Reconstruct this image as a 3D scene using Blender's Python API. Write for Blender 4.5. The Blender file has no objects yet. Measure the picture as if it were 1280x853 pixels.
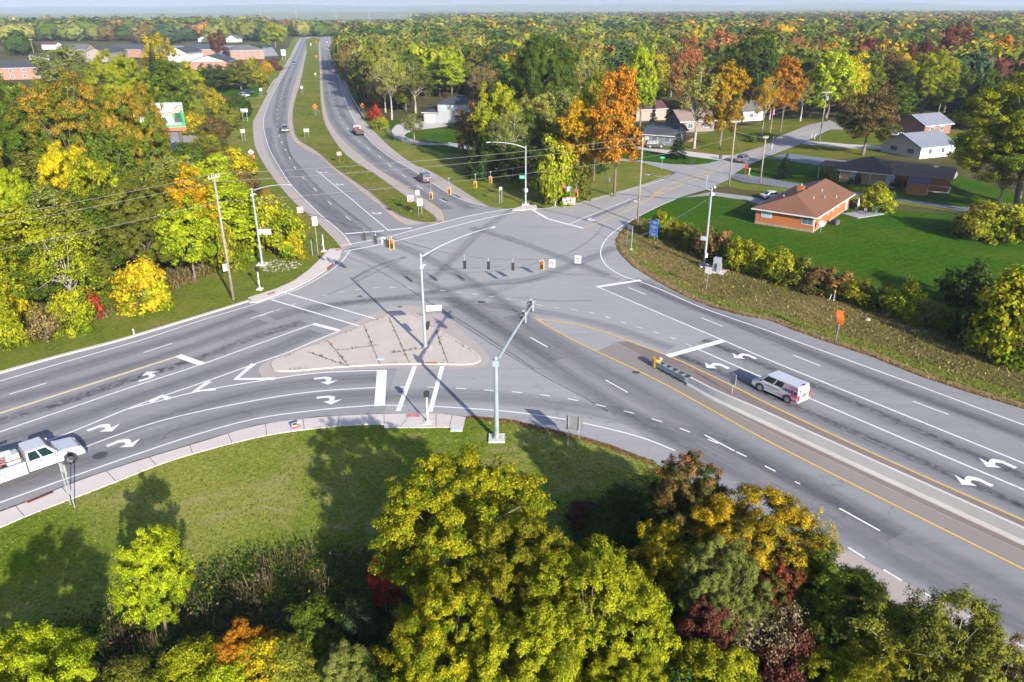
# A drone view of a suburban highway junction in autumn. Everything is laid out on one ground plane in metres.
import bpy, bmesh, math, random
import numpy as np
from mathutils import Vector, Matrix
random.seed(11)
RNG = np.random.default_rng(11)
S = bpy.context.scene
COL = S.collection
R_ = math.radians

# ------------------------------------------------------------------ camera model (survey of the junction)
FPX, HORIZ, ROLL, CAMH = 950.0, 10.0, 0.004, 32.0
PITCH = math.atan((426.5 - HORIZ) / FPX)
_cp, _sp, _cr, _sr = math.cos(PITCH), math.sin(PITCH), math.cos(ROLL), math.sin(ROLL)
_fwd = np.array([0, _cp, -_sp]); _right = np.array([1., 0, 0]); _down = np.array([0, -_sp, -_cp])
CR = np.stack([_cr * _right + _sr * _down, -_sr * _right + _cr * _down, _fwd], 1)

def G(px, py, z=0.0):
    """surveyed point: ground position (at height z) of a photo pixel"""
    d = CR @ np.array([(px - 640) / FPX, (py - 426.5) / FPX, 1.0])
    t = -(CAMH - z) / d[2]
    return (float(d[0] * t), float(d[1] * t))
def W(pts, z=0.0):
    return [G(x, y, z) for x, y in pts]
def HT(b, t):
    """height of something standing at pixel b whose top shows at pixel t"""
    g = np.array(G(*b)); d = CR @ np.array([(t[0] - 640) / FPX, (t[1] - 426.5) / FPX, 1.0])
    s = np.dot(g, d[:2]) / np.dot(d[:2], d[:2])
    return float(CAMH + s * d[2])
def PXM(py):
    """metres covered by one photo pixel at ground row py"""
    x, y = G(640, py)
    return (y * _cp + CAMH * _sp) / FPX
def PROJ(x, y, z=0.):
    c = CR.T @ np.array([x, y, z - CAMH])
    return (640 + FPX * c[0] / c[2], 426.5 + FPX * c[1] / c[2])

cd = bpy.data.cameras.new('camera'); cam = bpy.data.objects.new('camera', cd); COL.objects.link(cam)
cd.sensor_width = 36; cd.lens = FPX / 1280 * 36; cd.clip_start = 0.5; cd.clip_end = 30000
m3 = Matrix([[CR[i, 0], -CR[i, 1], -CR[i, 2]] for i in range(3)])
cam.matrix_world = Matrix.Translation((0, 0, CAMH)) @ m3.to_4x4()
S.camera = cam

# ------------------------------------------------------------------ object bookkeeping
def tag(o, label=None, cat=None, group=None, kind=None):
    if label: o['label'] = label
    if cat: o['category'] = cat
    if group: o['group'] = group
    if kind: o['kind'] = kind
    return o
def thing(name, label, cat, loc=(0, 0, 0), rz=0.0, group=None):
    o = bpy.data.objects.new(name, None); COL.objects.link(o)
    o.location = (loc[0], loc[1], loc[2] if len(loc) > 2 else 0); o.rotation_euler = (0, 0, rz)
    o.empty_display_size = 0.3
    return tag(o, label, cat, group)
def kids(o):
    return [c for c in o.children]
def dup(root, loc, rz=None, label=None, group=None, scale=None):
    r = root.copy(); COL.objects.link(r); r.location = (loc[0], loc[1], loc[2] if len(loc) > 2 else 0)
    if rz is not None: r.rotation_euler = (0, 0, rz)
    if scale is not None: r.scale = scale
    if label: r['label'] = label
    if group: r['group'] = group
    for ch in kids(root):
        c = ch.copy(); COL.objects.link(c); c.parent = r
        for g in kids(ch):
            d = g.copy(); COL.objects.link(d); d.parent = c
    return r

# ------------------------------------------------------------------ mesh builder
class MB:
    def __init__(s): s.v = []; s.f = []; s.m = []; s.cur = 0; s.uv = []
    def add(s, vs, fs, uv=None):
        o = len(s.v); s.v += [tuple(map(float, p)) for p in vs]
        for k, f in enumerate(fs):
            s.f.append(tuple(i + o for i in f)); s.m.append(s.cur)
            s.uv.append(uv[k] if uv else None)
        return s
    def box(s, c, d, rz=0., rx=0., ry=0., top=(1, 1), toff=(0, 0)):
        M = Matrix.Translation(c) @ Matrix.Rotation(rz, 4, 'Z') @ Matrix.Rotation(ry, 4, 'Y') @ Matrix.Rotation(rx, 4, 'X')
        vs = []
        for z in (-.5, .5):
            tx, ty = top if z > 0 else (1, 1); ox, oy = toff if z > 0 else (0, 0)
            for x, y in ((-.5, -.5), (.5, -.5), (.5, .5), (-.5, .5)):
                vs.append(M @ Vector((x * d[0] * tx + ox, y * d[1] * ty + oy, z * d[2])))
        return s.add(vs, [(3, 2, 1, 0), (4, 5, 6, 7), (0, 1, 5, 4), (1, 2, 6, 5), (2, 3, 7, 6), (3, 0, 4, 7)])
    def tube(s, pts, r, n=8, caps=True):
        pts = [Vector(p) for p in pts]; rs = r if hasattr(r, '__len__') else [r] * len(pts)
        vs = []; up = Vector((0, 0, 1))
        for i, p in enumerate(pts):
            t = (pts[min(i + 1, len(pts) - 1)] - pts[max(i - 1, 0)]).normalized()
            a = t.cross(up)
            if a.length < 1e-3: a = Vector((1, 0, 0)) if i == 0 else a0
            a.normalize(); a0 = a; b = t.cross(a)
            for k in range(n):
                an = 2 * math.pi * k / n
                vs.append(p + (a * math.cos(an) + b * math.sin(an)) * rs[i])
        fs = [(i * n + k, i * n + (k + 1) % n, (i + 1) * n + (k + 1) % n, (i + 1) * n + k) for i in range(len(pts) - 1) for k in range(n)]
        if caps: fs += [tuple(range(n))[::-1], tuple(range((len(pts) - 1) * n, len(pts) * n))]
        return s.add(vs, fs)
    def cyl(s, p0, p1, r0, r1=None, n=12): return s.tube([p0, p1], [r0, r0 if r1 is None else r1], n)
    def prism(s, poly, z0, z1):
        n = len(poly); a = sum(poly[i][0] * poly[(i + 1) % n][1] - poly[(i + 1) % n][0] * poly[i][1] for i in range(n))
        if a < 0: poly = poly[::-1]
        vs = [(x, y, z0) for x, y in poly] + [(x, y, z1) for x, y in poly]
        return s.add(vs, [tuple(range(n))[::-1], tuple(range(n, 2 * n))] + [(i, (i + 1) % n, n + (i + 1) % n, n + i) for i in range(n)])
    def sheet(s, poly, z):
        n = len(poly); a = sum(poly[i][0] * poly[(i + 1) % n][1] - poly[(i + 1) % n][0] * poly[i][1] for i in range(n))
        if a < 0: poly = poly[::-1]
        return s.add([(x, y, z) for x, y in poly], [tuple(range(n))])
    def ribbon(s, line, w, z, u0=0.0):
        P = [np.array(p[:2]) for p in line]; ws = w if hasattr(w, '__len__') else [w] * len(P)
        vs = []; u = u0; us = []
        for i, p in enumerate(P):
            t = P[min(i + 1, len(P) - 1)] - P[max(i - 1, 0)]; t = t / (np.linalg.norm(t) + 1e-9); nrm = np.array([-t[1], t[0]])
            a = p + nrm * ws[i] / 2; b = p - nrm * ws[i] / 2
            vs += [(a[0], a[1], z), (b[0], b[1], z)]
            if i: u += np.linalg.norm(P[i] - P[i - 1])
            us.append(u)
        fs = []; uv = []
        for i in range(len(P) - 1):
            fs.append((2 * i + 1, 2 * i + 3, 2 * i + 2, 2 * i)); uv.append([(us[i], 0), (us[i + 1], 0), (us[i + 1], 1), (us[i], 1)])
        return s.add(vs, fs, uv)
    def quad(s, a, b, c, d): return s.add([a, b, c, d], [(0, 1, 2, 3)])
    def build(s, name, mats, parent=None, smooth=False, bevel=0., seg=2, loc=None):
        me = bpy.data.meshes.new(name); me.from_pydata(s.v, [], s.f)
        mats = mats if isinstance(mats, (list, tuple)) else [mats]
        for m in mats: me.materials.append(m)
        if len(mats) > 1: me.polygons.foreach_set('material_index', s.m)
        if any(u is not None for u in s.uv):
            L = me.uv_layers.new(name='UVMap'); k = 0; data = []
            for f, u in zip(s.f, s.uv):
                for j in range(len(f)): data += list(u[j]) if u else [0, 0]
            L.data.foreach_set('uv', data)
        if bevel:
            bm = bmesh.new(); bm.from_mesh(me); bmesh.ops.remove_doubles(bm, verts=bm.verts, dist=1e-4)
            es = [e for e in bm.edges if len(e.link_faces) == 2 and e.calc_face_angle(0) > 0.35]
            bmesh.ops.bevel(bm, geom=es, offset=bevel, segments=seg, affect='EDGES', profile=.5, clamp_overlap=True)
            bm.to_mesh(me); bm.free()
        if smooth: me.polygons.foreach_set('use_smooth', [True] * len(me.polygons))
        me.update()
        o = bpy.data.objects.new(name, me); COL.objects.link(o)
        if parent is not None: o.parent = parent
        if loc is not None: o.location = loc
        return o
def structure(mb, name, mat, **k):
    o = mb.build(name, mat, **k); o['kind'] = 'structure'; return o

def smooth_line(P, n=6, closed=False):
    """Catmull-Rom through the points"""
    P = [np.array(p, float) for p in P]; N = len(P); out = []
    rngi = range(N if closed else N - 1)
    for i in rngi:
        if closed: p0, p1, p2, p3 = P[i - 1], P[i], P[(i + 1) % N], P[(i + 2) % N]
        else: p0, p1, p2, p3 = P[max(i - 1, 0)], P[i], P[i + 1], P[min(i + 2, N - 1)]
        # centripetal parameterisation keeps uneven spacing from overshooting
        d1 = max(np.linalg.norm(p1 - p0), 1e-6) ** .5; d2 = max(np.linalg.norm(p2 - p1), 1e-6) ** .5; d3 = max(np.linalg.norm(p3 - p2), 1e-6) ** .5
        m1 = (p2 - p1) if d1 < 2e-3 else ((p1 - p0) / d1 - (p2 - p0) / (d1 + d2) + (p2 - p1) / d2) * d2
        m2 = (p2 - p1) if d3 < 2e-3 else ((p2 - p1) / d2 - (p3 - p1) / (d2 + d3) + (p3 - p2) / d3) * d2
        for k in range(n):
            t = k / n; t2 = t * t; t3 = t2 * t
            out.append((2 * t3 - 3 * t2 + 1) * p1 + (t3 - 2 * t2 + t) * m1 + (-2 * t3 + 3 * t2) * p2 + (t3 - t2) * m2)
    if not closed: out.append(P[-1])
    return [tuple(p) for p in out]
def ext(P, a=0., b=0.):
    P = [np.array(p, float) for p in P]
    if a: d = P[0] - P[1]; P = [P[0] + d / np.linalg.norm(d) * a] + P
    if b: d = P[-1] - P[-2]; P = P + [P[-1] + d / np.linalg.norm(d) * b]
    return [tuple(p) for p in P]
def resample(P, step):
    P = [np.array(p, float) for p in P]; out = [P[0]]; acc = 0.
    for i in range(1, len(P)):
        d = np.linalg.norm(P[i] - P[i - 1])
        if d < 1e-9: continue
        t = step - acc
        while t <= d:
            out.append(P[i - 1] + (P[i] - P[i - 1]) * t / d); t += step
        acc = d - (t - step)
    out.append(P[-1]); return [tuple(p) for p in out]
def cut(P, s0, s1):
    """piece of polyline between arc lengths"""
    P = [np.array(p, float) for p in P]; out = []; s = 0.
    for i in range(1, len(P)):
        d = np.linalg.norm(P[i] - P[i - 1]); a, b = s, s + d
        if b >= s0 and a <= s1 and d > 1e-9:
            lo = max(s0, a); hi = min(s1, b)
            p = P[i - 1] + (P[i] - P[i - 1]) * (lo - a) / d; q = P[i - 1] + (P[i] - P[i - 1]) * (hi - a) / d
            if not out: out.append(p)
            out.append(q)
        s = b
    return [tuple(p) for p in out]
def plen(P): return sum(math.dist(P[i], P[i - 1]) for i in range(1, len(P)))
def inside(p, poly):
    x, y = p; c = False; j = len(poly) - 1
    for i in range(len(poly)):
        xi, yi = poly[i]; xj, yj = poly[j]
        if (yi > y) != (yj > y) and x < (xj - xi) * (y - yi) / (yj - yi) + xi: c = not c
        j = i
    return c

# ------------------------------------------------------------------ materials
def newmat(name):
    m = bpy.data.materials.new(name); m.use_nodes = True; nt = m.node_tree; nt.nodes.clear()
    out = nt.nodes.new('ShaderNodeOutputMaterial'); b = nt.nodes.new('ShaderNodeBsdfPrincipled')
    nt.links.new(b.outputs[0], out.inputs[0]); return m, nt, b, out
def N(nt, t, **k):
    n = nt.nodes.new(t)
    for a, v in k.items():
        if a.startswith('i_'): n.inputs[a[2:].replace('_', ' ')].default_value = v
        else: setattr(n, a, v)
    return n
def noise(nt, vec, scale, detail=4, rough=.55, dist=0.):
    n = nt.nodes.new('ShaderNodeTexNoise'); n.inputs['Scale'].default_value = scale; n.inputs['Detail'].default_value = detail
    n.inputs['Roughness'].default_value = rough; n.inputs['Distortion'].default_value = dist
    if vec is not None: nt.links.new(vec, n.inputs['Vector'])
    return n.outputs['Fac']
def ramp(nt, fac, stops, interp='LINEAR'):
    r = nt.nodes.new('ShaderNodeValToRGB'); r.color_ramp.interpolation = interp
    while len(r.color_ramp.elements) < len(stops): r.color_ramp.elements.new(.5)
    for e, (p, c) in zip(r.color_ramp.elements, stops):
        e.position = p; e.color = (c, c, c, 1) if not hasattr(c, '__len__') else (*c[:3], 1)
    nt.links.new(fac, r.inputs[0]); return r.outputs[0]
def mixc(nt, fac, a, b, mode='MIX'):
    n = nt.nodes.new('ShaderNodeMix'); n.data_type = 'RGBA'; n.blend_type = mode
    for sock, v in ((n.inputs[0], fac), (n.inputs[6], a), (n.inputs[7], b)):
        if hasattr(v, 'is_output'): nt.links.new(v, sock)
        elif hasattr(v, '__len__'): sock.default_value = (*v[:3], 1)
        else: sock.default_value = v
    return n.outputs[2]
def math_(nt, op, a, b=0., clamp=False):
    n = nt.nodes.new('ShaderNodeMath'); n.operation = op; n.use_clamp = clamp
    for sock, v in ((n.inputs[0], a), (n.inputs[1], b)):
        if hasattr(v, 'is_output'): nt.links.new(v, sock)
        else: sock.default_value = v
    return n.outputs[0]
def bump(nt, b, h, strength=.3, dist=.02):
    n = nt.nodes.new('ShaderNodeBump'); n.inputs['Strength'].default_value = strength; n.inputs['Distance'].default_value = dist
    nt.links.new(h, n.inputs['Height']); nt.links.new(n.outputs[0], b.inputs['Normal'])
def objco(nt): return nt.nodes.new('ShaderNodeTexCoord').outputs['Object']
def scaled(nt, vec, s, rot=0.):
    n = nt.nodes.new('ShaderNodeMapping'); n.inputs['Scale'].default_value = s; n.inputs['Rotation'].default_value = (0, 0, rot)
    nt.links.new(vec, n.inputs['Vector']); return n.outputs[0]
_MC = {}
def M(name, col, rough=.6, metal=0., var=.15, scale=2.5, spec=.5, bmp=0.):
    """plain paint / metal / plastic with a little uneven wear"""
    if name in _MC: return _MC[name]
    m, nt, b, out = newmat(name); co = objco(nt)
    f = noise(nt, co, scale, 5, .6)
    c = mixc(nt, ramp(nt, f, [(.3, 0.), (.7, 1.)]), tuple(x * (1 - var) for x in col), tuple(min(1, x * (1 + var)) for x in col))
    nt.links.new(c, b.inputs['Base Color']); b.inputs['Roughness'].default_value = rough; b.inputs['Metallic'].default_value = metal
    b.inputs['Specular IOR Level'].default_value = spec
    if bmp: bump(nt, b, noise(nt, co, scale * 6, 4), bmp)
    _MC[name] = m; return m
# ------------------------------------------------------------------ light, sky, air
SUN_EL, SUN_AZ = R_(21.5), R_(28)          # sun low behind the camera and to its right
sun_dir = Vector((math.sin(SUN_AZ) * math.cos(SUN_EL), -math.cos(SUN_AZ) * math.cos(SUN_EL), math.sin(SUN_EL)))
world = bpy.data.worlds.new('World'); S.world = world; world.use_nodes = True
wn = world.node_tree; bg = wn.nodes['Background']
sky = wn.nodes.new('ShaderNodeTexSky'); sky.sky_type = 'NISHITA'; sky.sun_disc = False
sky.sun_elevation = SUN_EL; sky.sun_rotation = math.pi - SUN_AZ   # measured clockwise from +Y
sky.air_density = 1.0; sky.dust_density = 2.6; sky.ozone_density = 2.5
tint = wn.nodes.new('ShaderNodeMix'); tint.data_type = 'RGBA'; tint.blend_type = 'MULTIPLY'; tint.inputs[0].default_value = 1.0; tint.inputs[7].default_value = (.93, 1.0, 1.24, 1)
wn.links.new(sky.outputs[0], tint.inputs[6]); wn.links.new(tint.outputs[2], bg.inputs[0]); bg.inputs[1].default_value = 0.082
sl = bpy.data.lights.new('sun', 'SUN'); so = bpy.data.objects.new('sun', sl); COL.objects.link(so)
sl.energy = 4.7; sl.angle = R_(0.5); sl.color = (1.0, .93, .82)
so.rotation_euler = sun_dir.to_track_quat('Z', 'Y').to_euler(); so.location = (60, -80, 60)
S.view_settings.view_transform = 'Standard'; S.view_settings.look = 'None'; S.view_settings.gamma = 1
S.view_settings.use_curve_mapping = False
S.view_settings.exposure = 1.42
S.render.engine = 'CYCLES'
cy = S.cycles
cy.use_denoising = True
try: cy.denoiser = 'OPENIMAGEDENOISE'; cy.denoising_input_passes = 'RGB_ALBEDO_NORMAL'; cy.denoising_prefilter = 'ACCURATE'
except Exception: pass
cy.max_bounces = 6; cy.diffuse_bounces = 3; cy.glossy_bounces = 2; cy.transmission_bounces = 4; cy.transparent_max_bounces = 12; cy.volume_bounces = 1
cy.caustics_reflective = False; cy.caustics_refractive = False
cy.sample_clamp_indirect = 6
hz = MB(); hz.box((0, 3900, 59), (15200, 8600, 122))
hm = bpy.data.materials.new('haze_air'); hm.use_nodes = True; hn = hm.node_tree; hn.nodes.clear()
ho = hn.nodes.new('ShaderNodeOutputMaterial'); hv = hn.nodes.new('ShaderNodeVolumePrincipled')
hv.inputs['Color'].default_value = (.66, .80, 1.0, 1); hv.inputs['Density'].default_value = 0.00009; hv.inputs['Anisotropy'].default_value = 0.0
hn.links.new(hv.outputs[0], ho.inputs['Volume'])
haze = hz.build('haze', hm); haze['kind'] = 'stuff'
# ------------------------------------------------------------------ ground materials
def grass_mat(name, dark, mid, light, dry, dry_amt=.5, fine=2.2, stripe=None, bmp=.6, thatch=None, tth=.56):
    m, nt, b, out = newmat(name); co = objco(nt)
    n1 = noise(nt, co, .055, 4, .6); n2 = noise(nt, co, .35, 5, .65, .6); n3 = noise(nt, co, fine, 6, .75); n4 = noise(nt, co, fine * 4, 3, .7)
    c = mixc(nt, ramp(nt, n2, [(.34, 0.), (.66, 1.)]), dark, mid)
    c = mixc(nt, ramp(nt, n3, [(.40, 0.), (.66, 1.)]), c, light)
    dmask = math_(nt, 'MULTIPLY', ramp(nt, n1, [(.62 - .3 * dry_amt, 0.), (.8 - .25 * dry_amt, 1.)]), ramp(nt, n3, [(.30, .15), (.7, 1.)]), True)
    c = mixc(nt, dmask, c, dry)
    if thatch:
        n5 = noise(nt, scaled(nt, co, (1, 1, 1)), .14, 6, .7, 1.0)
        c = mixc(nt, math_(nt, 'MULTIPLY', ramp(nt, n5, [(tth, 0.), (tth + .11, 1.)]), .72), c, thatch)
    if stripe:
        wv = nt.nodes.new('ShaderNodeTexWave'); wv.inputs['Scale'].default_value = stripe[0]; wv.inputs['Distortion'].default_value = 1.2; wv.inputs['Detail Scale'].default_value = .4
        nt.links.new(scaled(nt, co, (1, 1, 1), stripe[1]), wv.inputs['Vector'])
        c = mixc(nt, math_(nt, 'MULTIPLY', wv.outputs['Fac'], .22), c, tuple(x * .6 for x in mid))
    # blades: shade in the gaps between tufts is painted into the turf colour
    c = mixc(nt, ramp(nt, n4, [(.34, .42), (.52, 0.)]), c, tuple(x * .55 for x in dark))
    nt.links.new(c, b.inputs['Base Color']); b.inputs['Roughness'].default_value = .95; b.inputs['Specular IOR Level'].default_value = .02
    hh = math_(nt, 'ADD', n3, math_(nt, 'MULTIPLY', n4, .5)); bump(nt, b, hh, bmp, .16)
    return m
G_wood = grass_mat('woodland_floor', (.022, .032, .010), (.05, .06, .018), (.085, .08, .028), (.13, .10, .045), .7)
G_lawn = grass_mat('mown_lawn', (.010, .042, .002), (.026, .082, .003), (.056, .120, .006), (.10, .12, .014), .42, fine=1.6, stripe=(.22, 1.0), bmp=.5, thatch=(.075, .085, .015))
G_near = grass_mat('roadside_lawn', (.028, .076, .004), (.085, .148, .008), (.155, .205, .014), (.30, .29, .07), .8, fine=3.0, bmp=.8, thatch=(.30, .255, .105), tth=.52)
G_verge = grass_mat('dry_verge', (.048, .055, .012), (.115, .10, .026), (.19, .17, .05), (.28, .19, .08), .7, fine=2.6, bmp=1.2, thatch=(.23, .135, .06))
G_med = grass_mat('median_grass', (.045, .070, .009), (.10, .125, .016), (.165, .185, .03), (.22, .18, .06), .4, fine=2.2, bmp=1.0, thatch=(.20, .14, .055))
G_green = grass_mat('verge_grass', (.050, .085, .010), (.11, .145, .016), (.18, .20, .032), (.26, .21, .07), .45, fine=2.4, bmp=1.0, thatch=(.24, .16, .07))
G_field = grass_mat('yard_grass', (.035, .062, .006), (.08, .105, .010), (.12, .14, .014), (.20, .15, .04), .6, bmp=.4)
G_soil = grass_mat('dead_grass_edge', (.16, .10, .05), (.23, .15, .08), (.27, .19, .09), (.18, .16, .05), .3, bmp=.8)

def asphalt_mat(name, base, tint=.12, streak=None, crack=True):
    m, nt, b, out = newmat(name); co = objco(nt)
    n1 = noise(nt, co, .05, 5, .6, .4); n2 = noise(nt, co, .6, 5, .7); n3 = noise(nt, co, 22., 2, .6)
    c = mixc(nt, ramp(nt, n1, [(.3, 0.), (.7, 1.)]), tuple(x * (1 - tint) for x in base), tuple(x * (1 + tint) for x in base))
    c = mixc(nt, math_(nt, 'MULTIPLY', ramp(nt, n2, [(.3, 0.), (.75, 1.)]), .35), c, tuple(x * .86 for x in base))
    if streak is not None:
        f = noise(nt, scaled(nt, co, (.035, 1.1, 1), streak), 1., 5, .65)
        c = mixc(nt, math_(nt, 'MULTIPLY', ramp(nt, f, [(.42, 0.), (.72, 1.)]), .4), c, tuple(x * .68 for x in base))
    if crack:
        v = nt.nodes.new('ShaderNodeTexVoronoi'); v.feature = 'DISTANCE_TO_EDGE'; v.inputs['Scale'].default_value = .085
        wv = nt.nodes.new('ShaderNodeVectorMath'); wv.operation = 'ADD'
        nz = nt.nodes.new('ShaderNodeTexNoise'); nz.inputs['Scale'].default_value = .5; nz.inputs['Detail'].default_value = 6
        nt.links.new(co, nz.inputs['Vector']); nt.links.new(co, wv.inputs[0])
        sc = nt.nodes.new('ShaderNodeVectorMath'); sc.operation = 'SCALE'; sc.inputs['Scale'].default_value = 2.6
        nt.links.new(nz.outputs['Color'], sc.inputs[0]); nt.links.new(sc.outputs[0], wv.inputs[1]); nt.links.new(wv.outputs[0], v.inputs['Vector'])
        msk = math_(nt, 'MULTIPLY', ramp(nt, v.outputs['Distance'], [(.0, 1.), (.006, 0.)]), ramp(nt, n1, [(.45, 0.), (.6, .55)]))
        c = mixc(nt, msk, c, tuple(x * .35 for x in base))
    sp = ramp(nt, noise(nt, co, 2.3, 2, .5), [(.69, 0.), (.73, 1.)])
    c = mixc(nt, math_(nt, 'MULTIPLY', sp, .5), c, tuple(x * .35 for x in base))
    c = mixc(nt, ramp(nt, n3, [(.3, .16), (.7, 0.)]), c, tuple(x * .6 for x in base))
    nt.links.new(c, b.inputs['Base Color']); b.inputs['Roughness'].default_value = .86; b.inputs['Specular IOR Level'].default_value = .25
    bump(nt, b, n3, .25, .01); return m
A_leg = asphalt_mat('darker_asphalt', (.204, .202, .206), .09, streak=R_(-57)); A_legL = asphalt_mat('left_road_asphalt', (.214, .210, .212), .09, streak=R_(43))
A_main = asphalt_mat('weathered_asphalt', (.258, .254, .252), .08, streak=R_(-57))
A_dark = asphalt_mat('dark_asphalt', (.118, .122, .145), .10, crack=False)
A_drive = asphalt_mat('driveway_asphalt', (.13, .14, .17), .12)
A_street = asphalt_mat('side_street_asphalt', (.26, .25, .255), .10, streak=R_(35))
C_shoulder = asphalt_mat('concrete_shoulder', (.31, .275, .25), .07, crack=False)
C_brown = asphalt_mat('rusty_shoulder', (.165, .132, .115), .15, crack=False)
C_tan = asphalt_mat('tan_shoulder', (.20, .175, .162), .12, crack=False)
def concrete_mat(name, base, joints=None, rot=0.):
    m, nt, b, out = newmat(name); co = objco(nt)
    n1 = noise(nt, co, .5, 6, .65); n2 = noise(nt, co, 9., 4, .7); n3 = noise(nt, co, .12, 4, .6)
    c = mixc(nt, ramp(nt, n1, [(.3, 0.), (.75, 1.)]), base, tuple(x * .86 for x in base))
    c = mixc(nt, math_(nt, 'MULTIPLY', ramp(nt, n3, [(.45, 0.), (.7, 1.)]), .35), c, tuple(x * k for x, k in zip(base, (.82, .76, .72))))
    c = mixc(nt, math_(nt, 'MULTIPLY', ramp(nt, n2, [(.56, 0.), (.72, 1.)]), .3), c, tuple(x * .62 for x in base))
    nt.links.new(c, b.inputs['Base Color']); b.inputs['Roughness'].default_value = .85; b.inputs['Specular IOR Level'].default_value = .25
    bump(nt, b, n2, .2, .01); return m
C_walk = concrete_mat('sidewalk_concrete', (.46, .42, .395))
C_kerb = concrete_mat('kerb_concrete', (.42, .385, .35))
C_island = concrete_mat('island_concrete', (.41, .365, .325))
C_drive = concrete_mat('driveway_concrete', (.42, .39, .37))
C_barrier = concrete_mat('barrier_concrete', (.45, .445, .42))
C_pad = concrete_mat('footing_concrete', (.46, .44, .41))
C_grey = concrete_mat('parking_lot_surface', (.25, .25, .265))

def paint_mat(name, col, wear=.35, wear_col=(.2, .19, .19)):
    m, nt, b, out = newmat(name); co = objco(nt)
    w = noise(nt, co, 3.2, 6, .75); w2 = noise(nt, co, .25, 3, .6)
    f = math_(nt, 'MULTIPLY', ramp(nt, w, [(.5, 0.), (.78, 1.)]), ramp(nt, w2, [(.35, .2), (.7, 1.)]), True)
    c = mixc(nt, math_(nt, 'MULTIPLY', f, wear * 1.8, True), col, wear_col)
    nt.links.new(c, b.inputs['Base Color']); b.inputs['Roughness'].default_value = .7; return m
P_white = paint_mat('white_road_paint', (.60, .60, .59), .6)
P_faint = paint_mat('worn_white_road_paint', (.52, .51, .50), .75)
P_yellow = paint_mat('yellow_road_paint', (.52, .34, .055), .4)
P_cream = paint_mat('faded_yellow_road_paint', (.50, .42, .26), .4)

def stain_mat(name, col, dens=.8, grit=0.5, sx=.22):
    """tyre dark / oil drip strip: opaque in the middle of the strip, broken by noise, clear at its rims"""
    m, nt, b, out = newmat(name)
    uv = nt.nodes.new('ShaderNodeTexCoord').outputs['UV']; sep = nt.nodes.new('ShaderNodeSeparateXYZ'); nt.links.new(uv, sep.inputs[0])
    prof = math_(nt, 'MULTIPLY', math_(nt, 'MULTIPLY', sep.outputs[1], math_(nt, 'SUBTRACT', 1., sep.outputs[1])), 4., True)
    co = objco(nt)
    f1 = noise(nt, scaled(nt, uv, (sx * .25, 3.5, 1)), 1., 5, .7); f2 = noise(nt, co, 1.6, 6, .8)
    a = math_(nt, 'MULTIPLY', math_(nt, 'POWER', prof, 1.3), ramp(nt, f1, [(.32, .25), (.65, 1.)]))
    a = math_(nt, 'MULTIPLY', a, ramp(nt, f2, [(.40, 1. - grit), (.64, 1.)]))
    a = math_(nt, 'MULTIPLY', a, dens, True)
    b.inputs['Base Color'].default_value = (*col, 1); b.inputs['Roughness'].default_value = .8; b.inputs['Specular IOR Level'].default_value = .3
    nt.links.new(a, b.inputs['Alpha']); return m
ST_soft = stain_mat('tyre_darkened_lane', (.10, .10, .118), .5, .25)
ST_oil = stain_mat('oil_drip_stain', (.028, .028, .032), .85, .92)
ST_light = stain_mat('dusty_wheel_path', (.29, .27, .255), .5, .3)
ST_seal = stain_mat('crack_sealant', (.045, .042, .042), 1.0, .55)
ST_skid = stain_mat('tyre_sweep', (.09, .09, .10), .4, .3)

Z_G, Z_A, Z_S, Z_D, Z_P = 0.006, .020, .026, .032, .038
# ------------------------------------------------------------------ the big ground sheet, hills
g = MB(); g.sheet([(-7000, -150), (7000, -150), (7000, 7600), (-7000, 7600)], 0.0)
structure(g, 'ground', G_wood)

def px_sheet(name, mat, pts, z, smooth=0):
    P = W(pts)
    if smooth: P = smooth_line(P, smooth, True)
    mb = MB(); mb.sheet(P, z); return structure(mb, name, mat), P

# lawns and verges (each where the photograph's mowing lines put it)
NEARLAWN = ext(smooth_line(W([(0, 658), (45, 639), (105, 616), (150, 598.5), (215, 573.5), (320, 546), (370, 537), (440, 530), (480, 529)]), 3), 60, 0) + W([(582, 528), (585, 520), (640, 525), (677, 534), (725, 546), (765, 558), (795, 570), (815, 577), (850, 598), (800, 660), (690, 735), (560, 745), (440, 735), (330, 752), (230, 765), (120, 800), (30, 850)]) + [(-32, 20), (-52, -4), (-70, -14)]
g = MB(); g.sheet(NEARLAWN, Z_G); structure(g, 'lawn', G_near)
LAWN_R = W([(800, 272), (812, 262), (845, 249), (860, 244), (890, 244), (930, 250), (1000, 256), (1110, 262), (1203, 270), (1300, 262), (1450, 330), (1450, 420), (1290, 402), (1200, 400), (1130, 385), (1060, 358), (1000, 335), (930, 312), (880, 296), (840, 285)])
g = MB(); g.sheet(LAWN_R, Z_G); structure(g, 'lawn', G_lawn)
VERGE_R = W([(800, 272), (781, 284), (770, 297), (769, 305), (775, 318), (790, 333), (815, 349), (840, 363), (865, 375), (890, 385), (927, 395), (960, 400.5), (990, 413), (1027, 426), (1085, 445), (1150, 471), (1210, 491), (1280, 512)])
VERGE_R = ext(VERGE_R, 0, 60) + ext(W([(840, 285), (880, 296), (930, 312), (1000, 335), (1060, 358), (1130, 385), (1200, 400), (1290, 402.)]), 0, 60)[::-1]
g = MB(); g.sheet(VERGE_R, .010); structure(g, 'verge', G_verge)
edge = ext(W([(784, 287), (770, 300), (775, 318), (790, 333), (815, 349), (840, 363), (865, 375), (890, 385), (927, 395), (960, 400.5), (990, 413), (1027, 426), (1085, 445), (1150, 471), (1210, 491), (1280, 512)]), 0, 55)
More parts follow.
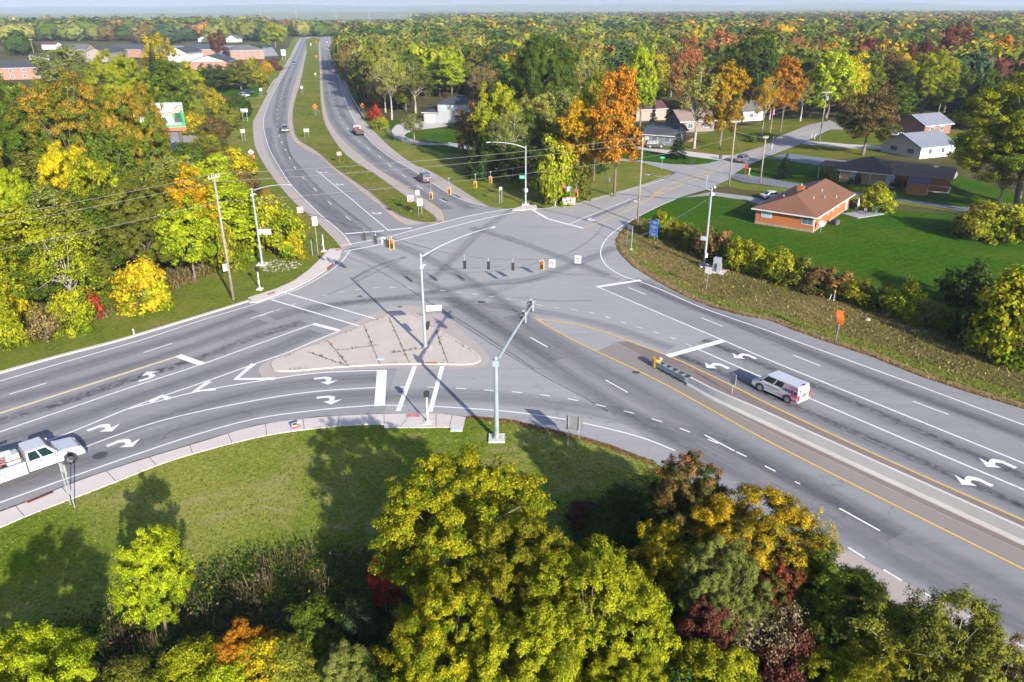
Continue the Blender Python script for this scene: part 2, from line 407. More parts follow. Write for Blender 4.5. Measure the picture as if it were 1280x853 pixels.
def offs(P, d):
    P = [np.array(p) for p in P]; out = []
    for i in range(len(P)):
        t = P[min(i + 1, len(P) - 1)] - P[max(i - 1, 0)]; t /= np.linalg.norm(t); out.append(tuple(P[i] + np.array([-t[1], t[0]]) * d))
    return out
g = MB(); g.ribbon(smooth_line(offs(edge, .75), 4), 1.1, .014); structure(g, 'gravel_edge', G_soil)
g = MB(); g.ribbon(smooth_line(offs(edge, 2.3), 4), 2.2, .013); structure(g, 'verge', G_green)
VERGE_L = W([(0, 467), (75, 446), (150, 426), (240, 399), (310, 377), (345, 365), (367, 360), (402, 340), (420, 328), (427, 313), (424, 307), (395, 277), (365, 250), (335, 213), (320, 186), (317, 172), (317, 150), (320, 145), (332, 122), (345, 100), (360, 75), (374, 49), (381, 41), (372, 41), (350, 75), (325, 100), (300, 125), (280, 160), (290, 200), (330, 260), (338, 305), (296, 322), (222, 354), (112, 396), (0, 430)])
g = MB(); g.sheet(ext(VERGE_L[:3], 70, 0)[:1] + VERGE_L + [ext(VERGE_L[-2:], 0, 70)[-1]], Z_G); structure(g, 'verge', G_green)
VERGE_C = W([(411, 41), (416, 62), (422, 75), (429, 92), (437, 120), (452, 147), (470, 167), (490, 186), (520, 207), (560, 227), (585, 243), (612, 259), (640, 262), (670, 260), (690, 260), (722, 255), (760, 245), (800, 234), (842, 217), (820, 208), (800, 204), (776, 199), (740, 205), (700, 205), (660, 205), (600, 196), (560, 186), (520, 176), (480, 160), (462, 140), (446, 115), (432, 80), (420, 41)])
g = MB(); g.sheet(VERGE_C, Z_G); structure(g, 'verge', G_green)
YARD_N = W([(776, 197.6), (838, 205), (869, 206), (890, 204), (902, 201), (899, 200), (857, 195), (807, 189), (790, 186), (760, 190)])
px_sheet('lawn', G_lawn, [(776, 198), (838, 205), (869, 206), (890, 204), (902, 200.6), (857, 195.5), (807, 189.5), (770, 186), (700, 196)], .012)
px_sheet('lawn', G_field, [(811, 185.5), (857, 188.5), (899, 193.8), (916, 194.3), (954, 182.8), (1009, 157), (1037, 152), (1010, 146), (960, 152), (900, 160), (840, 172)], .014)
px_sheet('lawn', G_field, [(960, 196), (996, 182), (1034, 165), (1060, 158), (1210, 150), (1250, 165), (1180, 185), (1100, 195), (1040, 199)], .006)
px_sheet('lawn', G_lawn, [(912, 220), (938, 206), (958, 197.5), (1039, 209), (1100, 215), (1200, 220), (1300, 250), (1203, 262), (1116, 249), (996, 236.5), (930, 227), (913, 222)], .011)
px_sheet('lawn', G_lawn, [(505, 178), (560, 191), (600, 195), (640, 180), (560, 160), (500, 152), (480, 152)], .013)
px_sheet('lawn', G_lawn, [(255, 108), (330, 107), (320, 122), (290, 122), (262, 118)], .010)
px_sheet('verge', G_green, [(884, 236), (905, 233), (930, 237), (1000, 244), (1116, 254), (1203, 266), (1116, 249.6), (996, 237), (930, 229.5), (912, 226)], .012)
# far hills beyond the woods
def hill(name, y0, amp, seed, depth, col):
    r = np.random.default_rng(seed); nx, ny = 160, 14; xs = np.linspace(-6800, 6800, nx); ph = r.uniform(0, 6.28, 8); fr = r.uniform(.0006, .005, 8); am = r.uniform(.3, 1, 8) / (1 + fr * 300)
    prof = sum(a * np.sin(xs * f + p) for a, f, p in zip(am, fr, ph)); prof = amp * (.72 + .28 * prof / np.abs(prof).max())
    vs = []; fs = []
    for j in range(ny):
        t = j / (ny - 1); h = math.sin(min(t * 1.4, 1) * math.pi / 2) if t < .8 else math.cos((t - .8) / .2 * math.pi / 2)
        for i in range(nx): vs.append((xs[i], y0 + t * depth, -.5 + prof[i] * h + (r.uniform(-3, 3) if 0 < j < ny - 1 else 0)))
    for j in range(ny - 1):
        for i in range(nx - 1): a = j * nx + i; fs.append((a, a + 1, a + nx + 1, a + nx))
    mb = MB(); mb.add(vs, fs); m, nt, b, out = newmat(name + '_forest'); co = objco(nt)
    c = mixc(nt, ramp(nt, noise(nt, scaled(nt, co, (.02, .008, .02)), 1., 6, .7), [(.35, 0.), (.65, 1.)]), col, tuple(x * 2.0 for x in col))
    c = mixc(nt, ramp(nt, noise(nt, scaled(nt, co, (.012, .006, .02)), 1., 4, .7), [(.55, 0.), (.7, .7)]), c, (.16, .075, .03))
    nt.links.new(c, b.inputs['Base Color']); b.inputs['Roughness'].default_value = .9
    structure(mb, name, m, smooth=True)
hill('hills', 2600, 22, 3, 1500, (.06, .07, .03)); hill('hills', 4700, 74, 8, 2400, (.04, .055, .035))

# ------------------------------------------------------------------ carriageway
NW_L = W([(427, 313), (424, 307), (395, 277), (365, 250), (335, 213), (320, 186), (317, 172), (317, 150), (320, 145), (332, 122), (345, 100), (360, 75), (374, 49), (381, 41)])
NE_R = W([(411, 41), (416, 62), (422, 75), (429, 92), (437, 120), (452, 147), (470, 167), (490, 186), (520, 207), (535, 213), (560, 227), (585, 243), (612, 259), (640, 263)])
ST_U = W([(670, 262), (690, 260), (722, 255), (760, 245), (800, 234), (830, 224), (844, 217), (890, 203), (902, 200.5), (916, 194.5), (929, 190.6), (954, 183), (971, 172), (1009, 157), (1037, 150.5)])
ST_D = W([(1052, 157), (1034, 164), (996, 182), (960, 196), (938, 205.5), (913, 220.5), (913, 224), (884, 237), (860, 244), (845, 249), (834, 253), (821, 260), (806, 267), (792, 275), (781, 284), (774, 291), (770, 298), (769, 305), (771, 312), (775, 318), (790, 333), (815, 349), (840, 363), (865, 375), (890, 385), (927, 395), (960, 400.5), (990, 413), (1027, 426), (1085, 445), (1150, 471), (1210, 491), (1280, 512)])
SE_D = W([(1280, 855), (1213, 806), (1092, 741), (1035, 700), (815, 577), (795, 570), (765, 558), (725, 546), (677, 535), (640, 526), (585, 521), (545, 518), (480, 517), (395, 521), (320, 531.5), (250, 552), (175, 574.5), (100, 599.5), (32, 627), (0, 639)])
LF_U = W([(0, 467), (75, 446), (150, 426), (240, 399), (310, 377.5), (320, 378), (345, 370), (367.5, 362), (402.5, 342), (420, 329)])
outline = ext(LF_U, 90, 0) + smooth_line(NW_L, 4) + [(W([(396, 33)])[0])] + smooth_line(NE_R, 4) + ST_U + ST_D[:-1] + ext(ST_D[-2:], 0, 55)[1:] + ext(SE_D[:2], 25, 0) + SE_D[2:-1] + ext(SE_D[-2:], 0, 90)[1:]
g = MB(); g.sheet(outline, Z_A); structure(g, 'road', A_main)
# cross street at the far end of the divided road
g = MB(); g.sheet(W([(250, 44), (381, 41.5), (411, 41.5), (560, 43), (560, 40), (411, 38.6), (381, 38.6), (250, 40.5)]), .016); structure(g, 'cross_street', A_street)

# each leg was resurfaced up to its stop lines
def leg(mat, pts, z=Z_A + .003): mb = MB(); mb.sheet(pts, z); return structure(mb, 'road', mat)
leg(A_legL, ext(LF_U[:5], 90, 0) + W([(331, 373.3), (452, 409), (470, 430), (497, 458), (480, 517), (395, 521), (320, 531.5), (250, 552), (175, 574.5), (100, 599.5), (32, 627)]) + ext(SE_D[-2:], 0, 90)[1:])
leg(A_leg, smooth_line(NW_L, 4)[4:] + W([(392, 43), (383, 67), (375, 105), (367, 132), (366, 155), (373, 175), (396, 190), (421, 212), (461, 240), (496, 268), (513, 276), (545, 280), (482, 297), (429, 307.2)]))
leg(A_leg, W([(397, 43), (399, 75), (400, 100), (403, 140), (409, 160), (434, 195), (459, 212), (504, 243), (529, 260), (547, 279.5), (595, 268.5), (636, 261.5)]) + smooth_line(NE_R, 4)[::-1][4:])
leg(A_leg, W([(747, 359), (801, 350.5), (815, 348.5), (840, 363), (865, 375), (890, 385), (927, 395), (960, 400.5), (1027, 426), (1085, 445), (1150, 471), (1210, 491)]) + ext(ST_D[-2:], 0, 55)[1:] + ext(W([(960, 505.5), (1290, 657)]), 0, 50)[1:][::-1] + W([(960, 505.5), (915, 482), (837, 446), (904, 426)]))
leg(A_leg, W([(545, 384), (600, 420), (669, 462), (720, 491), (760, 515), (805, 546), (860, 590), (1035, 697), (1213, 806), (1300, 866)]) + W([(1300, 722), (1132, 639), (960, 552), (820, 475), (717, 426), (669, 399), (620, 378)]))
# paler concrete shoulders
def shoulder(name, a, b, mat, z=Z_S):
    A = smooth_line(W(a), 5); B = smooth_line(W(b), 5); mb = MB(); mb.sheet(A + B[::-1], z); return structure(mb, name, mat)
shoulder('shoulder', [(427, 312.5), (424, 307), (395, 277), (365, 250), (335, 213), (320, 186), (317, 172), (317, 150), (320, 145), (332, 122), (345, 100), (360, 75), (374, 49)],
         [(438.5, 307), (430, 294), (402, 270), (364, 233), (350, 213), (336, 187), (329, 162), (329, 147), (339, 120), (356, 90), (369, 65), (376.5, 49)], C_shoulder)
shoulder('shoulder', [(411, 41), (416, 62), (422, 75), (429, 92), (437, 120), (452, 147), (470, 167), (490, 186), (520, 207), (535, 213), (560, 227), (585, 243), (612, 259)],
         [(410, 41), (414, 60), (419, 82), (427, 112), (438, 140), (457.5, 170), (485.5, 195), (515.5, 212), (546, 232), (571, 247), (591, 254), (611, 258)], C_shoulder)
shoulder('shoulder', [(386.3, 47), (379.5, 75), (367.5, 112), (361.7, 140), (361.7, 157), (369.7, 177), (383, 186), (403, 197), (420, 212), (461, 244.5), (509, 281), (523, 281)],
         [(390, 47), (383, 67), (375, 105), (367, 132), (366, 155), (373, 175), (396, 190), (421, 212), (461, 240), (496, 268), (513, 275), (532, 279)], C_shoulder)
shoulder('shoulder', [(399.5, 52), (401.7, 100), (404.7, 132), (411.5, 155), (426.5, 175), (451.5, 197), (471.5, 212), (504, 232), (531, 250), (549, 263), (554, 277)],
         [(398, 57), (399, 75), (400, 100), (403, 140), (409, 160), (434, 195), (459, 212), (469, 218), (504, 243), (529, 260), (545, 274)], C_shoulder)
shoulder('shoulder', [(1062, 689), (1080, 700), (1110, 717), (1150, 738), (1190, 758), (1300, 818)], [(1035, 699), (1070, 724), (1105, 746), (1150, 770), (1200, 797), (1290, 850)], C_shoulder)
shoulder('shoulder', [(640, 517), (707, 526.5), (800, 549), (844, 566)], [(640, 525.5), (677, 534.5), (765, 557.5), (815, 576.5)], A_street)
shoulder('island_apron', [(340, 445), (420, 411), (480, 388), (515, 381), (560, 397), (604, 436), (614, 452), (600, 460), (480, 461)], [(338, 459), (348, 468), (420, 464), (480, 460), (560, 458), (598, 459), (606, 453), (612, 452), (600, 459)][::-1][:1] + [(330, 462)], C_shoulder) if False else None
px_sheet('island_apron', C_shoulder, [(325, 458), (400, 424), (450, 400), (475, 389), (512, 382), (550, 393), (575, 412), (604, 437), (612, 452), (598, 460), (480, 461), (395, 466), (335, 474)], Z_S, 4)
BAR = W([(860, 483), (895, 503), (960, 536.5), (1060, 584), (1177, 640), (1280, 689)])
BART = W([(862, 472), (896, 486), (960, 514), (1060, 559), (1230, 637), (1281, 660)])
shoulder('barrier_shoulder', [(785, 427.5), (836, 446.5), (914, 483), (960, 506.5), (1087, 566.5), (1251, 640), (1290, 657)], [(770, 428), (818, 454), (862, 484), (960, 538), (1060, 586), (1177, 642), (1290, 694)], C_brown)
shoulder('barrier_shoulder', [(770, 428.5), (818, 455), (862, 485), (960, 539), (1060, 587), (1177, 643), (1290, 695)], [(745, 440), (819, 474), (900, 520), (960, 550.5), (1060, 604), (1132, 637.5), (1290, 716)], C_tan, Z_S - .003)

# ------------------------------------------------------------------ driveways and lots
px_sheet('driveway', A_street, [(700, 197), (760, 200.5), (800, 203), (846, 216.5), (889, 204), (869, 206.3), (838, 205.3), (776, 198.2), (700, 194)], .017)
px_sheet('driveway', C_drive, [(795, 183), (811, 186), (857, 189), (899, 194), (916, 194.4), (900, 200.6), (857, 195), (807, 189), (790, 186)], .018)
px_sheet('driveway', A_drive, [(959, 197.3), (985, 192), (1041, 199), (1130, 210), (1130, 216), (1039, 209.3)], .017)
px_sheet('driveway', A_drive, [(913, 222), (930, 227.6), (996, 237), (1116, 249.5), (1203, 264), (1300, 268), (1300, 258), (1203, 259), (1110, 246), (996, 229.5), (935, 219), (916, 217)], .0165)
px_sheet('driveway', A_street, [(850, 248), (890, 240), (930, 245), (965, 250), (958, 258), (930, 250.5), (890, 244.5), (856, 247)], .0175)
px_sheet('driveway', C_drive, [(1002, 180), (1010, 176), (1060, 180.5), (1105, 183), (1130, 183), (1120, 188), (1060, 185.5)], .018)
px_sheet('driveway', A_street, [(1030, 162), (1040, 158), (1105, 158.5), (1170, 157), (1170, 161), (1105, 162.5)], .0178)
px_sheet('driveway', C_drive, [(1178, 208), (1196, 215), (1190, 226), (1165, 234), (1150, 228), (1170, 222)], .018, 3)
px_sheet('driveway', C_drive, [(527, 152), (545, 152), (560, 158), (520, 163), (505, 170), (530, 178), (560, 180), (560, 178), (600, 186), (600, 190), (555, 181.5), (520, 181.5), (494, 172), (490, 162), (505, 153)], .019, 2)
px_sheet('lawn', G_lawn, [(527, 164), (560, 161), (600, 166), (610, 178), (560, 178), (523, 172)], .023, 3)
px_sheet('parking_lot', C_grey, [(195, 166), (250, 164), (253, 182), (240, 196), (200, 198)], .016)
px_sheet('parking_lot', C_grey, [(150, 58), (300, 57), (340, 58), (348, 70), (300, 72), (240, 74), (150, 68)], .016)

# ------------------------------------------------------------------ raised islands, kerbs, walks
def smoothed(pts, n=5): return smooth_line(W(pts), n, True)
ISL = smoothed([(342, 452), (339.5, 458.5), (347.5, 465), (420, 460.5), (480, 457), (540, 456.3), (590, 456.3), (601, 451.5), (595, 442), (570, 426), (545, 410.5), (530, 399), (511, 392.2), (495, 391.8), (478, 397), (455, 407), (412, 425), (370, 441)])
def inset(poly, d):
    n = len(poly); a = sum(poly[i][0] * poly[(i + 1) % n][1] - poly[(i + 1) % n][0] * poly[i][1] for i in range(n)); s = 1 if a > 0 else -1; out = []
    for i in range(n):
        t = np.array(poly[(i + 1) % n]) - np.array(poly[i - 1]); t /= np.linalg.norm(t) + 1e-9
        out.append(tuple(np.array(poly[i]) + s * np.array([-t[1], t[0]]) * d))
    return out
g = MB(); g.prism(ISL, 0, .15); structure(g, 'traffic_island_kerb', C_kerb)
isl_in = inset(ISL, .2)
g = MB(); g.sheet(isl_in, .155); structure(g, 'traffic_island', C_island)
seams = MB()
ISL_SEAMS = (((385, 442), (437, 460)), ((455, 408), (475, 458)), ((486, 398), (512, 456)), ((420, 440), (475, 433)), ((490, 443), (530, 437)), ((545, 415), (560, 456)), ((410, 428), (435, 458)))
for a, b in ISL_SEAMS:
    seams.ribbon(resample(W([a, b]), .5), .16, .160)
structure(seams, 'pavement_joint', ST_seal)
tact = M('red_tactile_paving', (.33, .14, .12), .8)
def tactile(pts, z): mb = MB(); mb.sheet(W(pts, z), z); structure(mb, 'tactile_paving', tact)
tactile([(531, 452.5), (546, 452), (547, 455), (533, 455)], .162)
MED = smooth_line(W([(390, 47), (383, 67), (375, 105), (367, 132), (366, 155), (373, 175), (396, 190), (421, 212), (461, 240), (496, 268), (513, 275), (532, 279), (545, 278.5), (545.5, 273), (529, 260), (504, 243), (469, 218), (459, 212), (434, 195), (409, 160), (403, 140), (400, 100), (399, 75), (398, 57), (395, 47)]), 4, True)
g = MB(); g.prism(MED, 0, .10); structure(g, 'median_kerb', M('median_edge_soil', (.16, .12, .08), .9, bmp=.4))
g = MB(); g.sheet(inset(MED, .25), .125); structure(g, 'median', G_med)
WALK_T = [(0, 639), (32, 627), (100, 599.5), (175, 574.5), (250, 552), (320, 531.5), (395, 521), (480, 516.5)]
WALK_B = [(0, 658), (45, 639), (105, 616.5), (150, 599), (215, 574), (320, 546), (370, 537.5), (440, 530.5), (480, 529.5)]
top = ext(smooth_line(W(WALK_T, .14), 4), 60, 0); bot = ext(smooth_line(W(WALK_B, .14), 4), 60, 0)
g = MB(); g.prism(top + W([(545, 516), (582, 520.5)], .14) + W([(579, 532.5), (535, 533.5), (480, 533.5)], .14) + bot[::-1], 0, .075); structure(g, 'sidewalk', C_walk)
j = MB()
for s in np.arange(3, plen(top) - 2, 3.05):
    p = cut(top, s, s + .05)[0]; q = min(bot, key=lambda b_: math.dist(b_, p)); qq = resample(bot, .3); q = min(qq, key=lambda b_: math.dist(b_, p)); j.ribbon([p, q], .06, .079)
for a, b in (((513, 517), (500, 533)), ((545, 516), (545, 533)), ((565, 518), (562, 532.5)), ((480, 517), (480, 529))): j.ribbon(W([a, b], .14), .06, .079)
structure(j, 'pavement_joint', M('joint_dark', (.12, .11, .10), .9))  # slab joints drawn as thin dark strips
tactile([(508, 517.3), (524.5, 517.2), (525, 521.3), (507, 521.3)], .081)
# gutter line (dark joint between slab and asphalt)
g = MB(); g.ribbon(offs(top, -.06), .12, Z_A + .03); structure(g, 'gutter', M('gutter_dirt', (.045, .043, .045), .9))
sw = W([(310, 372), (345, 361), (367, 351), (385, 338), (400, 324), (412, 311), (424, 310.5), (427, 313), (425, 320), (418, 329), (402, 341), (385, 351.5), (367, 360.5), (345, 369), (322, 377.3), (312, 378)], .13)
g = MB(); g.prism(sw, 0, .13); structure(g, 'sidewalk', C_walk)
tactile([(333, 367.5), (343, 364), (344, 366.5), (335, 369.5)], .136); tactile([(420, 311.3), (424, 311.2), (424.3, 313.5), (419, 313.6)], .136)
rust = M('rusty_drain_steel', (.20, .07, .05), .8)
g = MB(); g.sheet(W([(408, 335.5), (416, 329), (418.5, 331), (411, 338)], .13), .137); structure(g, 'storm_drain', rust)
g = MB(); g.sheet(W([(32, 627), (66, 614), (68, 616), (35, 629.5)], .07), .083); structure(g, 'storm_drain', M('orange_rust', (.38, .12, .05), .8))
g = MB(); g.ribbon(W([(34, 628), (66, 615)], .07), .22, .087); structure(g, 'storm_drain_slot', M('drain_dark', (.02, .02, .02), .9))
kp = smooth_line(ext(W([(0, 465.5), (75, 444.5), (150, 424.7), (240, 397.7), (312, 375.5)]), 90, 0), 4)
g = MB(); g.prism(kp + offs(kp, -.45)[::-1], 0, .13); structure(g, 'kerb', C_kerb)
g = MB(); g.prism(W([(640, 263), (643, 260.5), (655, 256.5), (671, 256.5), (671, 261), (655, 262.5)], .12), 0, .12); structure(g, 'sidewalk', C_walk)
kp = smooth_line(W([(671, 261.5), (690, 260), (722, 255), (760, 245), (800, 234), (830, 224)]), 4)
g = MB(); g.ribbon(kp, .5, Z_A + .012); structure(g, 'kerb', C_kerb)
# ------------------------------------------------------------------ painted markings
def line(pts, w=.15, mat=None, sm=5, z=Z_P, e0=0., e1=0., name='lane_line'):
    P = ext(W(pts), e0, e1)
    if sm: P = smooth_line(P, sm)
    mb = MB(); mb.ribbon(P, w, z); return structure(mb, name, mat or P_white)
def dashes(pts, on=3.05, off=9.14, phase=0., w=.15, mat=None, sm=5, e0=0., e1=0., z=Z_P):
    P = ext(W(pts), e0, e1); P = smooth_line(P, sm) if sm else P
    mb = MB(); s = phase; L = plen(P)
    while s < L:
        q = cut(P, max(s, 0), min(s + on, L))
        if len(q) > 1: mb.ribbon(q, w, z)
        s += on + off
    return structure(mb, 'dashed_lane_line', mat or P_white)
def bar(pts, w, mat=None, z=Z_P + .004, name='stop_line'):
    return line(pts, w, mat, 0, z, name=name)
# southeast road, approach lanes (right of the barrier)
line([(747, 359), (904, 426), (960, 450), (1120, 515), (1280, 580)], .18, e1=60)
line([(870, 436), (954, 473), (1005, 495.5), (1120, 545), (1280, 613)], .18, e1=60)
line([(845, 249), (821, 259.5), (802, 269), (777, 283), (760, 297), (751.5, 311), (752, 323), (761, 335), (780, 346), (800, 352.5), (827, 363), (877, 385), (960, 414), (992, 426), (1135, 478), (1280, 532)], .16, e1=60)
bar([(746, 359.3), (801, 350.8)], .6); bar([(834, 445.8), (904, 426.5)], .75)
dashes([(786, 360), (877.5, 398), (992, 444.75), (1140.5, 502), (1280, 553)], e1=60)
dashes([(650, 415.3), (657, 419), (734.5, 463), (852, 528.5), (1000, 609), (1049, 636), (1290, 770)], phase=1.9)
line([(669, 399), (690, 411), (717, 426), (820, 475), (960, 552), (1132, 639), (1281, 713)], .17, P_yellow, e1=60)
line([(669, 399), (690, 401.5), (715, 405), (747, 413), (785, 426), (837, 446), (915, 482.5), (960, 505.5), (1087, 565.5), (1252, 639), (1281, 652)], .17, P_yellow, e1=60)
dashes([(1060, 685), (1095, 707), (1140, 734), (1180, 755), (1290, 815)], 1.2, 1.3, 0, .15)
# cat tracks
ct = [(322, 397), (356, 385), (392, 373), (424, 366), (460, 361), (496, 360), (532, 362), (567, 365), (602, 369.5), (635, 374.2), (686, 384), (738, 391.2), (790, 407), (841, 423.5), (866, 434)]
dashes(ct, .75, 1.4, .3, .14, P_faint)
dashes([(482, 484.3), (530, 484.5), (560, 485.5), (609, 488.2), (658, 492), (707, 498.5), (757, 509), (805.5, 521.2), (855, 538), (904, 558), (950, 580), (1000, 606)], .95, 1.65, 1.3, .14)
# exit edge line of the right-turn lanes
line([(541, 508.5), (590, 511.5), (640, 515.5), (707, 525), (800, 547), (844, 564)], .15)
line([(0, 629), (75, 602), (165, 570.5), (245, 544), (320, 524), (395, 513.5), (470, 507.3), (505, 507.5)], .15, e0=60)
line([(-40, 616), (75, 574), (107, 559.5), (200, 527), (320, 501), (395, 490), (482, 484.3)], .16, e0=60)
bar([(477.5, 463.6), (474.5, 508)], .95); bar([(518.5, 458.2), (497.7, 514.5)], .42, name='crosswalk_line'); bar([(553, 458.2), (537.5, 515.5)], .42, name='crosswalk_line')
# left road
line([(0, 477), (85, 452), (175, 426), (250, 401.5), (320, 380.3), (364, 365.5), (402, 346), (425, 329.5), (437.3, 314.3)], .15, e0=90)
line([(439, 307.3), (430, 294), (402, 270), (365, 233), (351, 212.5), (337, 187), (330, 162), (330, 147), (340, 120), (357, 90), (370, 65), (377, 49)], .15)
dashes([(-30, 505.5), (0, 497), (150, 451), (211, 431), (320, 396.5), (356, 384.8)], 3.05, 9.14, 2.6)
line([(0, 517.2), (110, 482), (222, 446)], .32, P_cream, e0=90)
bar([(222.5, 445), (253, 456)], .75)
line([(0, 540.5), (75, 515), (160, 486), (255, 455), (320, 431.5), (392, 405.5)], .17, e0=90)
bar([(391.5, 405.2), (424.5, 414)], .55)
line([(424.5, 414), (395, 426), (360, 441), (320, 455), (247, 481), (200, 497), (160, 511.5), (75, 546), (0, 570)], .17, e1=90)
line([(160, 512), (202, 501), (250, 489.5), (320, 477.5), (395, 467), (482, 463.2)], .17)
for (a, b, c) in (((187, 503), (203, 495.5), (212, 499.5)), ((262, 477.5), (243.5, 489.5), (270, 487)), ((317, 455.5), (295, 474.5), (344, 474))):
    line([a, b, c], .55, sm=0, z=Z_P + .004, name='chevron_marking')
# crosswalks
line([(355, 366), (475.5, 401)], .22, sm=0, name='crosswalk_line'); line([(332, 373), (452, 409)], .22, sm=0, name='crosswalk_line')
line([(427, 307.5), (482, 297), (545, 280.5), (595, 268.5), (642, 261)], .26, name='crosswalk_line'); line([(430, 315), (485, 304), (545, 289), (600, 275), (645, 265.5)], .26, name='crosswalk_line')
bar([(431, 292.7), (480, 289)], .5); bar([(484, 288.2), (515, 285.3)], .5)
# divided road to the north
line([(395, 213), (440, 250), (485, 288)], .17)
dashes([(385.5, 47.5), (373, 75), (357, 106), (349, 130), (346, 147), (349, 170), (361, 196), (370, 212), (379.5, 223.5), (395, 238), (413.75, 255.5), (438, 275.5), (447, 283)], phase=4.0)
line([(386, 47), (379, 75), (367, 112), (361, 140), (361, 157), (369, 177), (382, 186.5), (402, 197), (419, 212), (460, 245), (509, 281.5)], .17, P_yellow)
line([(400, 52), (402, 100), (405, 132), (412, 155), (427, 175), (452, 197), (472, 212.5), (505, 232), (532, 250), (550, 263.5), (555, 278)], .17, P_yellow)
line([(410, 42), (415, 61), (420, 82), (427, 112), (437.5, 140), (457, 170), (485, 195), (515, 212.3), (545, 232), (570, 247), (590, 254), (610, 258.2)], .15)
dashes([(405.5, 45), (408, 60), (411.5, 85), (414.5, 105), (418.7, 129), (426, 150), (437, 164), (452, 180), (472, 194), (492.5, 212), (513, 225.5), (530, 238), (569, 259.5)], phase=2)
# side street
line([(789, 249), (712, 280.3)], .16, sm=0); bar([(666, 263), (685, 274.2), (729, 285.7)], .45)
line([(730, 285.3), (775, 268), (812, 249), (847, 233.5), (897, 213), (925, 198), (1000, 169), (1036, 158)], .17, P_yellow)
line([(812, 249), (827, 236.5), (842, 228.7), (870, 219.5), (893, 211.3)], .17, P_yellow)
for a, b in (((818, 242), (827, 241)), ((826, 236.5), (841, 235.5)), ((842, 229), (860, 228.8)), ((865, 221.3), (879, 221.3)), ((884, 214.4), (894, 214.6))): line([a, b], .3, P_yellow, 0, name='hatch_marking')
line([(690, 258.8), (722, 253.5), (760, 243.5), (800, 232.5), (838, 219)], .15)

# turn arrows: a hooked shaft ending in a barbed head, painted flat
def heading(a, b):
    p, q = G(*a), G(*b); return math.atan2(q[1] - p[1], q[0] - p[0])
hSE = heading((1280, 590), (960, 462)); hL = heading((0, 540), (160, 486)); hR = heading((107, 559), (200, 527)); hR2 = heading((395, 490), (482, 484)); hNW = heading((395, 213), (485, 288)); hST = heading((789, 249), (712, 280))
_ap = np.array(W([(800 + x / 5.565, 420 + y / 5.565) for x, y in ((445, 183), (480, 205), (497, 192), (515, 188), (560, 195), (622, 225), (600, 231), (555, 208), (520, 204), (508, 215), (532, 228), (456, 222))]))
_ap = _ap - (_ap.min(0) + _ap.max(0)) / 2
_ap = _ap @ np.array([[math.cos(hSE), -math.sin(hSE)], [math.sin(hSE), math.cos(hSE)]])
def arrow(px, ang, turn=1, k=1.0, mat=None):
    c = G(*px); ca, sa = math.cos(ang), math.sin(ang)
    P = [(c[0] + (x * ca - y * turn * sa) * k, c[1] + (x * sa + y * turn * ca) * k) for x, y in _ap]
    mb = MB(); mb.sheet(P, Z_P); return structure(mb, 'turn_arrow', mat or P_white)
for p in ((896, 457.5), (930.5, 445.5), (1217, 601.5), (1247, 579.5)): arrow(p, hSE)
arrow((186, 471), hL, 1, .95); arrow((129, 535), hR, -1); arrow((154, 554), hR, -1); arrow((407, 475), hR2, -1, .95); arrow((411, 499), hR2, -1, .95)
for p in ((424, 231), (470, 267), (404, 216)): arrow(p, hNW, 1, .9, P_faint)
arrow((738, 275), hST, 1, .9); arrow((795, 252), hST, 1, .9, P_faint)
# ------------------------------------------------------------------ wear: tyre darkened lanes, oil drips, sealed cracks
def wear(pts, w, mat, sm=5, e0=0., e1=0., z=Z_D, name='road_stain'):
    P = ext(W(pts), e0, e1); P = resample(smooth_line(P, sm), 1.5); mb = MB(); mb.ribbon(P, w, z); return structure(mb, name, mat)
wear([(790, 349), (860, 379.5), (920, 402), (992, 434), (1135, 489), (1280, 543)], 3.4, ST_soft, e1=60)
wear([(800, 357), (884, 391), (960, 421), (1100, 478), (1280, 546)], 1.6, ST_soft, e1=60, z=Z_D + .002)
wear([(880, 425), (960, 459), (1060, 501), (1280, 597)], 1.1, ST_oil, e1=60); wear([(880, 425), (960, 459), (1060, 501), (1280, 597)], 3.0, ST_soft, e1=60, z=Z_D - .002)
wear([(840, 441), (900, 466), (960, 494), (1060, 538), (1280, 634)], 1.1, ST_oil, e1=60); wear([(840, 441), (900, 466), (960, 494), (1060, 538), (1280, 634)], 3.0, ST_soft, e1=60, z=Z_D - .002)
wear([(640, 395), (700, 432), (800, 492), (960, 580), (1132, 674), (1281, 752)], 3.4, ST_soft, e1=50)
wear([(560, 372), (640, 424), (740, 490), (860, 560), (1000, 632), (1200, 742), (1290, 790)], 2.6, ST_soft, e1=50)
wear([(600, 380), (700, 445), (800, 505), (960, 596), (1140, 690), (1281, 764)], 1.0, ST_light, e1=50, z=Z_D + .002)
wear([(440, 310), (500, 338), (560, 370), (620, 405), (700, 450)], 3.2, ST_soft); wear([(480, 300), (540, 326), (600, 360), (660, 398)], 2.6, ST_soft)
wear([(0, 527), (80, 502), (150, 478), (245, 450), (320, 421), (380, 403)], 2.2, ST_oil, e0=90); wear([(60, 511), (120, 492), (190, 468), (240, 450)], 1.1, ST_oil)
wear([(0, 554), (100, 521), (200, 487), (320, 446), (395, 415)], 3.0, ST_soft, e0=90)
wear([(0, 594), (80, 562), (160, 536), (250, 507), (330, 488), (420, 476), (478, 473)], 2.8, ST_soft, e0=60); wear([(30, 604), (100, 579), (180, 552), (260, 527), (340, 508), (420, 498), (476, 494)], 3.2, ST_soft, e0=60)
wear([(480, 496), (560, 495), (640, 499.5), (730, 511), (810, 529), (900, 560), (1010, 612), (1120, 672)], 3.4, ST_soft)
wear([(160, 441), (240, 417), (320, 389)], 2.6, ST_soft, e0=90); wear([(0, 505), (120, 471), (240, 434), (330, 402)], 2.6, ST_soft, e0=90)
